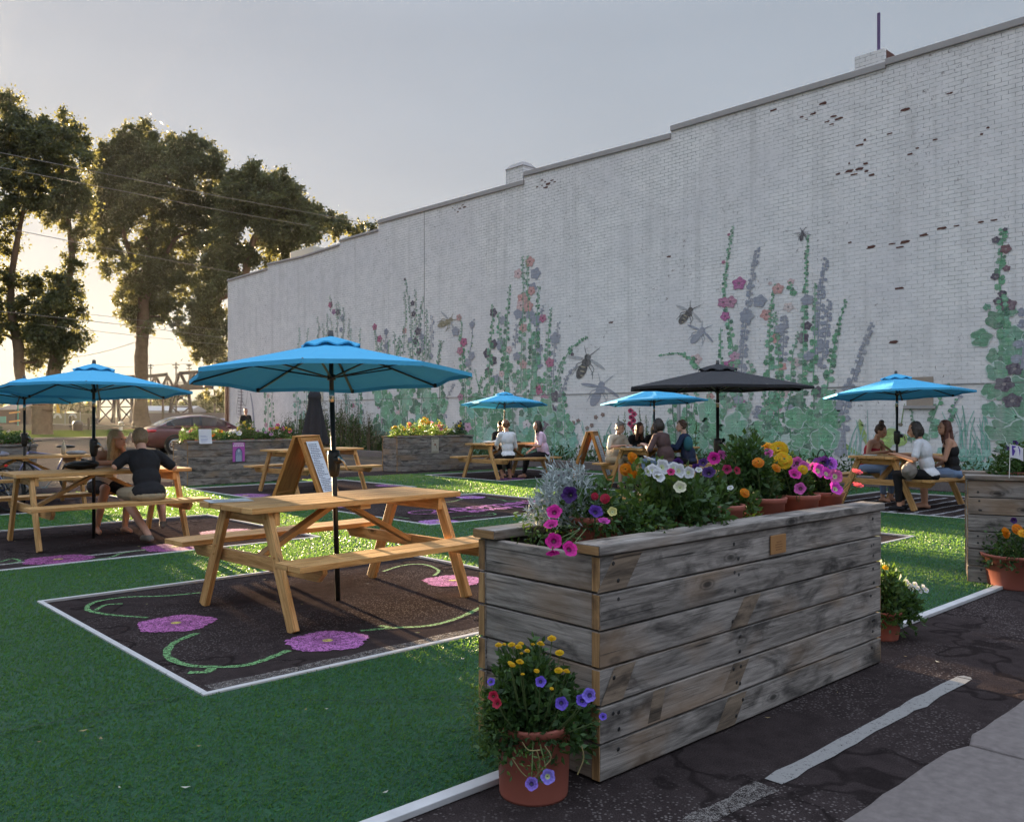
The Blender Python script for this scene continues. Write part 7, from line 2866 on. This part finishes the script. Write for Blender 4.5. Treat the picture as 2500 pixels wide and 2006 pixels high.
# far table of three: plastic bags hanging over the end, cup, box
b = MB()
b.ball((0, 0, .03), (.16, .12, .03), 14, 8)
b.ball((.12, -.14, .04), (.12, .08, .035), 12, 8)
b.ball((-.02, -.30, -.05), (.05, .04, .11), 12, 8)
b.ball((.12, -.31, -.02), (.06, .04, .08), 12, 8)
o = remeshed(b, 'plastic_bag', plain('thin_plastic', (.55, .54, .52), .4), None, .012, 1, (.03, .05))
o.location = (12.86, 14.66, .79)
tag(o, 'pale plastic bags slumped on the near end of the table of three', 'bag')
b = MB()
b.lathe([(.028, 0), (.040, .12), (.042, .122), (.038, .12), (.026, .006)], seg=16)
o = b.build('plastic_cup', mat_vc('cup_plastic', .3, .5), smooth=True, loc=(13.32, 14.52, .787))
tag(o, 'clear tall plastic cup on the table of three', 'cup')
b = MB()
b.c = (.05, .05, .055)
b.box((-.2, -.15, 0), (.2, .15, .035))
tag(b.build('serving_tray', M['paper'], bevel=.006, loc=(13.6, 14.75, .788), rz=.2), 'dark flat tray behind the plastic cup', 'tray')
# group of five: plates and papers
for k, (x, y, w, h, lab) in enumerate(((13.12, 10.75, .34, .26, 'white paper sheet in front of the older woman'), (13.50, 10.5, .30, .24, 'crumpled food paper in the middle of the group table'), (13.0, 10.42, .3, .22, 'flat food paper near the elbow of the plum sweater'))):
    b = MB()
    b.c = (.55, .54, .52)
    n = 6
    b.add([(w * (i / n - .5), h * (j / n - .5), .006 + R.uniform(0, .018)) for j in range(n + 1) for i in range(n + 1)], [(j * (n + 1) + i, j * (n + 1) + i + 1, (j + 1) * (n + 1) + i + 1, (j + 1) * (n + 1) + i) for j in range(n) for i in range(n)])
    o = b.build('food_paper', M['paper'], loc=(x, y, .787), rz=R.uniform(-.4, .4))
    o.modifiers.new('thick', 'SOLIDIFY').thickness = .0015
    tag(o, lab, 'paper')
# right table: the big menu held up, a booklet, plates
mc = Vector((13.55, 5.98, .90))
o = paper('menu_card', 'large brown menu held open by the woman in the red camisole', 'menu', mc, .42, .26, (.35, -.55, .75), (-.2, .75, .6), (.26, .19, .13), lambda quad, ringp: [quad(.08, .1 + .1 * k, .08 + R.uniform(.3, .8), .13 + .1 * k, (.12, .09, .06)) for k in range(8)])
for k, (x, y, lab) in enumerate(((13.25, 6.1, 'open white booklet on the right table'), (13.9, 5.7, 'white paper plate on the right table'))):
    b = MB()
    b.c = (.6, .58, .54)
    if k == 0:
        b.add([(-.15, -.1, .004), (0, -.1, .014), (.15, -.1, .004), (.15, .1, .004), (0, .1, .014), (-.15, .1, .004)], [(0, 1, 4, 5), (1, 2, 3, 4)])
    else:
        b.lathe([(.001, .004), (.08, .004), (.11, .016), (.112, .018)], seg=20)
    o = b.build('booklet' if k == 0 else 'paper_plate', M['paper'], loc=(x, y, .787), rz=.3)
    o.modifiers.new('thick', 'SOLIDIFY').thickness = .002
    tag(o, lab, 'booklet' if k == 0 else 'plate')
# grey handbag under the right table bench
b = MB()
b.ball((0, 0, .13), (.16, .10, .12), 14, 10)
b.ball((.05, 0, .2), (.10, .07, .08), 12, 8)
o = remeshed(b, 'shoulder_bag', cloth('patterned_bag', (.22, .19, .17)), None, .014, 2, (.03, .05))
o.location = (12.75, 5.30, .47)
tag(o, 'slouchy grey bag on the bench beside the woman in the white tee', 'bag')
# black wire handle hoop / basket behind the marigolds is part of the mural bed: a small arched trellis
t = thing('wire_trellis', 'thin black wire hoop standing in the bed by the wall', 'trellis', (17.3, onwall(2015, 1000)[0] * .97, .16))
b = MB()
b.tube(spline([(0, -.11, 0), (0, -.11, .34), (0, -.04, .52), (0, .05, .50), (0, .10, .34), (0, .11, 0)], 8), .012, 6)
b.build('hoop', M['black'], t, smooth=True)
# grey steel post in the bed and lantern post at the far bed
y, z, d = onwall(1657, 1000)
p = Vector((17.05, y * 17.05 / 18, 0))
b = MB()
b.lathe([(.045, .1), (.045, 2.33), (.04, 2.36), (.001, 2.37)], seg=14)
tag(b.build('steel_post', M['steel'], smooth=True, loc=tuple(p)), 'plain grey steel post standing behind the group of five', 'post')
y, z, d = onwall(776, 1000)
p = Vector((17.1, y * 17.1 / 18, 0))
d = p.x * SN + p.y * CS
t = thing('lantern_post', 'post with two pale hanging lamp shades behind the closed umbrella', 'post', tuple(p), -TH)
b = MB()
b.tube([(0, 0, 0), (0, 0, 2.45)], .03, 8)
b.beam((-.18, 0, 2.45), (.18, 0, 2.45), .04, .04)
b.build('post', M['steel'], t)
for s in (-1, 1):
    b = MB()
    b.lathe([(.07, 1.95), (.09, 2.0), (.09, 2.36), (.06, 2.43), (.01, 2.44)], (s * .12, 0, 0), 12)
    b.build('lamp_shade', plain('cream_shade', (.55, .5, .42), .6), t, smooth=True)


# ------------------------------------------------------------------ parked car
def car():
    p = at(416, 1100, 33)
    t = thing('parked_car', 'maroon saloon car parked across the lot, tail towards the left', 'car', (p.x, p.y, 0), math.radians(-10))
    paint = NT('maroon_paint')
    paint.set(paint.mix(paint.noise(paint.coord(), 3, 3), (.085, .007, .011), (.115, .010, .015)), .3, .0, .5)
    paint.b.inputs['Coat Weight'].default_value = .35
    paint.b.inputs['Coat Roughness'].default_value = .06
    glass = NT('tinted_glass')
    glass.set((.012, .014, .014), .08, 0, .4)
    glass.b.inputs['Alpha'].default_value = .72
    # body: sections along x (tail at -1.05, origin at rear axle, nose at +3.65)
    st = [(-1.06, .46, .70, .70), (-1.02, .34, .86, .80), (-.90, .24, 1.00, .86), (-.55, .20, 1.05, .89), (0, .20, 1.02, .905), (.8, .19, .98, .91), (1.6, .19, .96, .91), (2.3, .20, .95, .90), (2.9, .22, .86, .88), (3.3, .26, .78, .84), (3.6, .34, .66, .74), (3.68, .42, .58, .62)]
    b = MB()
    rows = []
    for x, z0, z1, w in st:
        sec = []
        for k, (fy, fz) in enumerate(((0, 0), (.80, 0), (.95, .12), (1.0, .38), (.99, .62), (.955, .84), (.86, .97), (.6, 1.0), (0, 1.01))):
            sec.append((fy * w, z0 + (z1 - z0) * fz))
        full = [(x, -y, z) for y, z in reversed(sec[1:])] + [(x, y, z) for y, z in sec]
        rows.append(full)
    n = len(rows[0])
    b.add([q for r in rows for q in r], [(j * n + i, (j + 1) * n + i, (j + 1) * n + i + 1, j * n + i + 1) for j in range(len(rows) - 1) for i in range(n - 1)] + [(j * n + n - 1, (j + 1) * n + n - 1, (j + 1) * n, j * n) for j in range(len(rows) - 1)] +
          [tuple(range(n)), tuple(reversed(range((len(rows) - 1) * n, len(rows) * n)))])
    body = b.build('body', paint.mat, t, smooth=True)
    s = body.modifiers.new('sub', 'SUBSURF')
    s.levels = s.render_levels = 2
    # greenhouse
    gh = [(-.62, 1.03, 1.05, .74), (-.30, 1.03, 1.21, .72), (.10, 1.02, 1.36, .69), (.6, 1.0, 1.445, .66), (1.1, .98, 1.455, .655), (1.5, .97, 1.41, .66), (1.9, .95, 1.26, .69), (2.35, .94, .98, .75)]
    b = MB()
    rows = []
    for x, z0, z1, w in gh:
        wb = .84
        sec = [(wb, z0), (wb * .97 + w * .03, z0 + (z1 - z0) * .12), (w + (wb - w) * .12, z0 + (z1 - z0) * .88), (w * .93, z1 - .01), (w * .6, z1), (0, z1 + .012)]
        rows.append([(x, -y, z) for y, z in sec[:-1]] + [(x, y, z) for y, z in reversed(sec)])
    n = len(rows[0])
    fs, mi = [], []
    for j in range(len(rows) - 1):
        for i in range(n - 1):
            fs.append((j * n + i, (j + 1) * n + i, (j + 1) * n + i + 1, j * n + i + 1))
    b.add([q for r in rows for q in r], fs)
    for k, f in enumerate(b.f):
        j, i = divmod(k, n - 1)
        sidew = i in (1, n - 3)
        ends = j in (0, 1, 5, 6) and 2 <= i <= n - 4
        b.mi[k] = 1 if (sidew and 1 <= j <= 5) or ends else 0
    g = b.build('roof', [paint.mat, glass.mat], t, smooth=True)
    e = g.modifiers.new('e', 'EDGE_SPLIT')
    e.split_angle = math.radians(40)
    # pillars and trim
    for s in (-1, 1):
        for q0, q1, w in (((.98, s * .845, .98), (.93, s * .672, 1.41), .07), ((-.02, s * .846, 1.03), (-.12, s * .73, 1.26), .06)):
            b = MB()
            b.beam(q0, q1, w, .015, up=(0, s, .3))
            b.build('window_pillar', M['black'], t)
    b = MB()
    for s in (-1, 1):
        P = spline([(-.52, s * .855, 1.06), (-.25, s * .80, 1.21), (.15, s * .735, 1.355), (.7, s * .70, 1.425), (1.3, s * .70, 1.415), (1.8, s * .74, 1.25), (2.2, s * .80, 1.04)], 5)
        b.tube(P, .012, 5, False)
    b.build('chrome_trim', M['chrome'], t)
    for x, s in ((0, -1), (0, 1), (2.72, -1), (2.72, 1)):
        b = MB()
        b.lathe([(.20, -.10), (.30, -.105), (.325, -.08), (.33, 0), (.325, .08), (.30, .105), (.20, .10)], (x, s * .80, .33), 28, axis=(0, s, 0))
        wh = b.build('wheel', M['rubber'], t, smooth=True)
        b = MB()
        b.lathe([(.205, .07), (.225, .10), (.215, .108), (.19, .09), (.19, -.02), (.001, -.02)], (x, s * .80, .33), 28, axis=(0, s, 0))
        for k in range(10):
            gk = 2 * PI * k / 10
            d = V(math.cos(gk), 0, math.sin(gk))
            c0 = V(x, s * .885, .33)
            b.beam(c0 + d * .03, c0 + d * .20 - V(0, s * .008, 0), .035, .018, up=(0, s, 0))
        b.lathe([(.001, .098), (.045, .094), (.05, .07)], (x, s * .80, .33), 14, axis=(0, s, 0))
        b.build('rim', M['chrome'], wh, smooth=False)
        b = MB()
        b.lathe([(.335, .115), (.40, .118), (.40, .10)], (x, s * .80, .34), 24, axis=(0, s, 0))
        b.build('wheel_arch', M['black'], t)
    red = plain('tail_lamp', (.55, .02, .03), .15)
    for s in (-1, 1):
        b = MB()
        b.ball((-.93, s * .70, .86), (.10, .16, .075), 14, 10)
        b.ball((-.78, s * .80, .87), (.16, .07, .06), 14, 10)
        remeshed(b, 'tail_light', red, t, .015, 2)
    b = MB()
    b.box((-1.085, -.26, .68), (-1.06, .26, .80))
    b.build('licence_plate', plain('plate_white', (.5, .5, .48), .5), t, bevel=.004)
    b = MB()
    b.box((-1.10, -.72, .40), (-1.02, .72, .50))
    b.build('bumper_strip', M['black'], t, bevel=.02)
    b = MB()
    for x in (.35, 1.35):
        b.beam((x, -.915, .86), (x + .18, -.915, .86), .03, .025)
    b.build('door_handle', M['chrome'], t, bevel=.005)
    b = MB()
    for s in (-1, 1): b.ball((1.95, s * .96, 1.0), (.08, .10, .06), 12, 8)
    b.build('mirror', paint.mat, t, smooth=True)


car()


# ------------------------------------------------------------------ bicycles
def bicycle(label, p0, p1, frame_col, lean=.12):
    """p0 rear, p1 front wheel contact points"""
    p0, p1 = Vector(p0), Vector(p1)
    ang = math.atan2(p1.y - p0.y, p1.x - p0.x)
    t = thing('bicycle', label, 'bicycle', tuple(p0), ang)
    t.rotation_euler = (lean, 0, ang)
    Wb = 1.02
    fm = plain('bike_frame', frame_col, .35, .3)
    for x, nm in ((0, 'wheel'), (Wb, 'wheel')):
        b = MB()
        ring = [(x + .31 * math.cos(2 * PI * k / 32), 0, .33 + .31 * math.sin(2 * PI * k / 32)) for k in range(33)]
        b.tube(ring, .020, 8, False)
        wh = b.build(nm, M['rubber'], t, smooth=True)
        b = MB()
        for k in range(18):
            g = 2 * PI * k / 18
            b.tube([(x, .02 * (-1) ** k, .33), (x + .29 * math.cos(g), 0, .33 + .29 * math.sin(g))], .0022, 4, False)
        b.lathe([(.02, -.04), (.02, .04)], (x, 0, .33), 10, axis=(0, 1, 0))
        b.build('spokes', M['chrome'], wh)
    b = MB()
    bb, st, hd_, ht = V(.42, 0, .28), V(.28, 0, .70), V(.84, 0, .78), V(.88, 0, .64)
    for a, c_, r in ((bb, st, .016), (bb, ht, .019), (st, hd_, .015), (hd_, ht, .02), (bb, V(0, .03, .33), .011), (bb, V(0, -.03, .33), .011), (st, V(0, .03, .33), .010), (st, V(0, -.03, .33), .010), (ht, V(Wb, .045, .33), .013), (ht, V(Wb, -.045, .33), .013)):
        b.tube([a, c_], r, 8)
    b.build('frame', fm, t, smooth=True)
    b = MB()
    b.tube([hd_, V(.81, 0, .92)], .013, 8)
    b.tube(spline([V(.72, -.30, 1.0), V(.80, -.20, .99), V(.84, 0, .93), V(.80, .20, .99), V(.72, .30, 1.0)], 6), .012, 8)
    b.build('handlebar', M['black'], t, smooth=True)
    b = MB()
    b.tube([st, V(.25, 0, .84)], .013, 8)
    b.ball((.21, 0, .87), (.13, .075, .03), 12, 8)
    b.ball((.31, 0, .87), (.09, .03, .025), 12, 8)
    b.build('saddle', M['black'], t, smooth=True)
    b = MB()
    b.lathe([(.085, -.004), (.09, 0), (.085, .004)], bb, 20, axis=(0, 1, 0))
    b.tube([bb + V(0, .05, 0), bb + V(.10, .07, -.12)], .010, 6)
    b.tube([bb + V(0, -.05, 0), bb + V(-.10, -.07, .12)], .010, 6)
    b.box(tuple(bb + V(.06, .06, -.14)), tuple(bb + V(.15, .15, -.115)))
    b.build('crankset', M['steel'], t)
    b = MB()
    b.ball((-.02, 0, .68), (.02, .03, .02), 8, 6)
    b.build('reflector', plain('red_reflector', (.6, .02, .02), .2), t)
    return t


f0, f1 = gp(192, 1210), at(118, 1200, 15.1)
bicycle('violet-grey bicycle leaning behind the left picnic tables', (f0.x, f0.y, 0), (f1.x, f1.y, 0), (.16, .15, .24))
f0, f1 = at(22, 1200, 12.6), at(-90, 1200, 12.9)
bicycle('bicycle with red reflector cut off by the left edge', (f0.x, f0.y, 0), (f1.x, f1.y, 0), (.05, .07, .22), -.1)
# small litter and leaves on the turf and asphalt
b = MB()
for k in range(90):
    d = R.uniform(3, 13)
    r = R.uniform(-.58, .5) * d
    x, y = r * CS + d * SN, -r * SN + d * CS
    if y < .9: continue
    g, s = R.uniform(0, 6.3), R.uniform(.008, .02)
    b.c = R.choice([(.30, .24, .12), (.22, .16, .08), (.4, .38, .33), (.18, .16, .05)])
    z = .034 if y > TURF_Y0 else .006
    b.add([(x + s * math.cos(g), y + s * math.sin(g), z + .004), (x - s * .4 * math.sin(g), y + s * .4 * math.cos(g), z), (x - s * math.cos(g), y - s * math.sin(g), z + .003), (x + s * .4 * math.sin(g), y - s * .4 * math.cos(g), z)], [(0, 1, 2, 3)])
o = b.build('fallen_leaves', M['paper'])
tag(o, 'scattered fallen leaves and petals on the turf', 'leaves', kind='stuff')
bpy.context.view_layer.update()


# ------------------------------------------------------------------ the evening air
hz = bpy.data.materials.new('haze')
hz.use_nodes = True
ht = hz.node_tree
for n_ in list(ht.nodes): ht.nodes.remove(n_)
ho = ht.nodes.new('ShaderNodeOutputMaterial')
hv = ht.nodes.new('ShaderNodeVolumePrincipled')
hv.inputs['Color'].default_value = (.95, .93, .90, 1)
hv.inputs['Density'].default_value = .0001
hv.inputs['Anisotropy'].default_value = .5
ht.links.new(hv.outputs['Volume'], ho.inputs['Volume'])
b = MB()
b.box((-160, -40, -1.5), (170, 210, 27))
o = b.build('haze', hz)
o['kind'] = 'stuff'
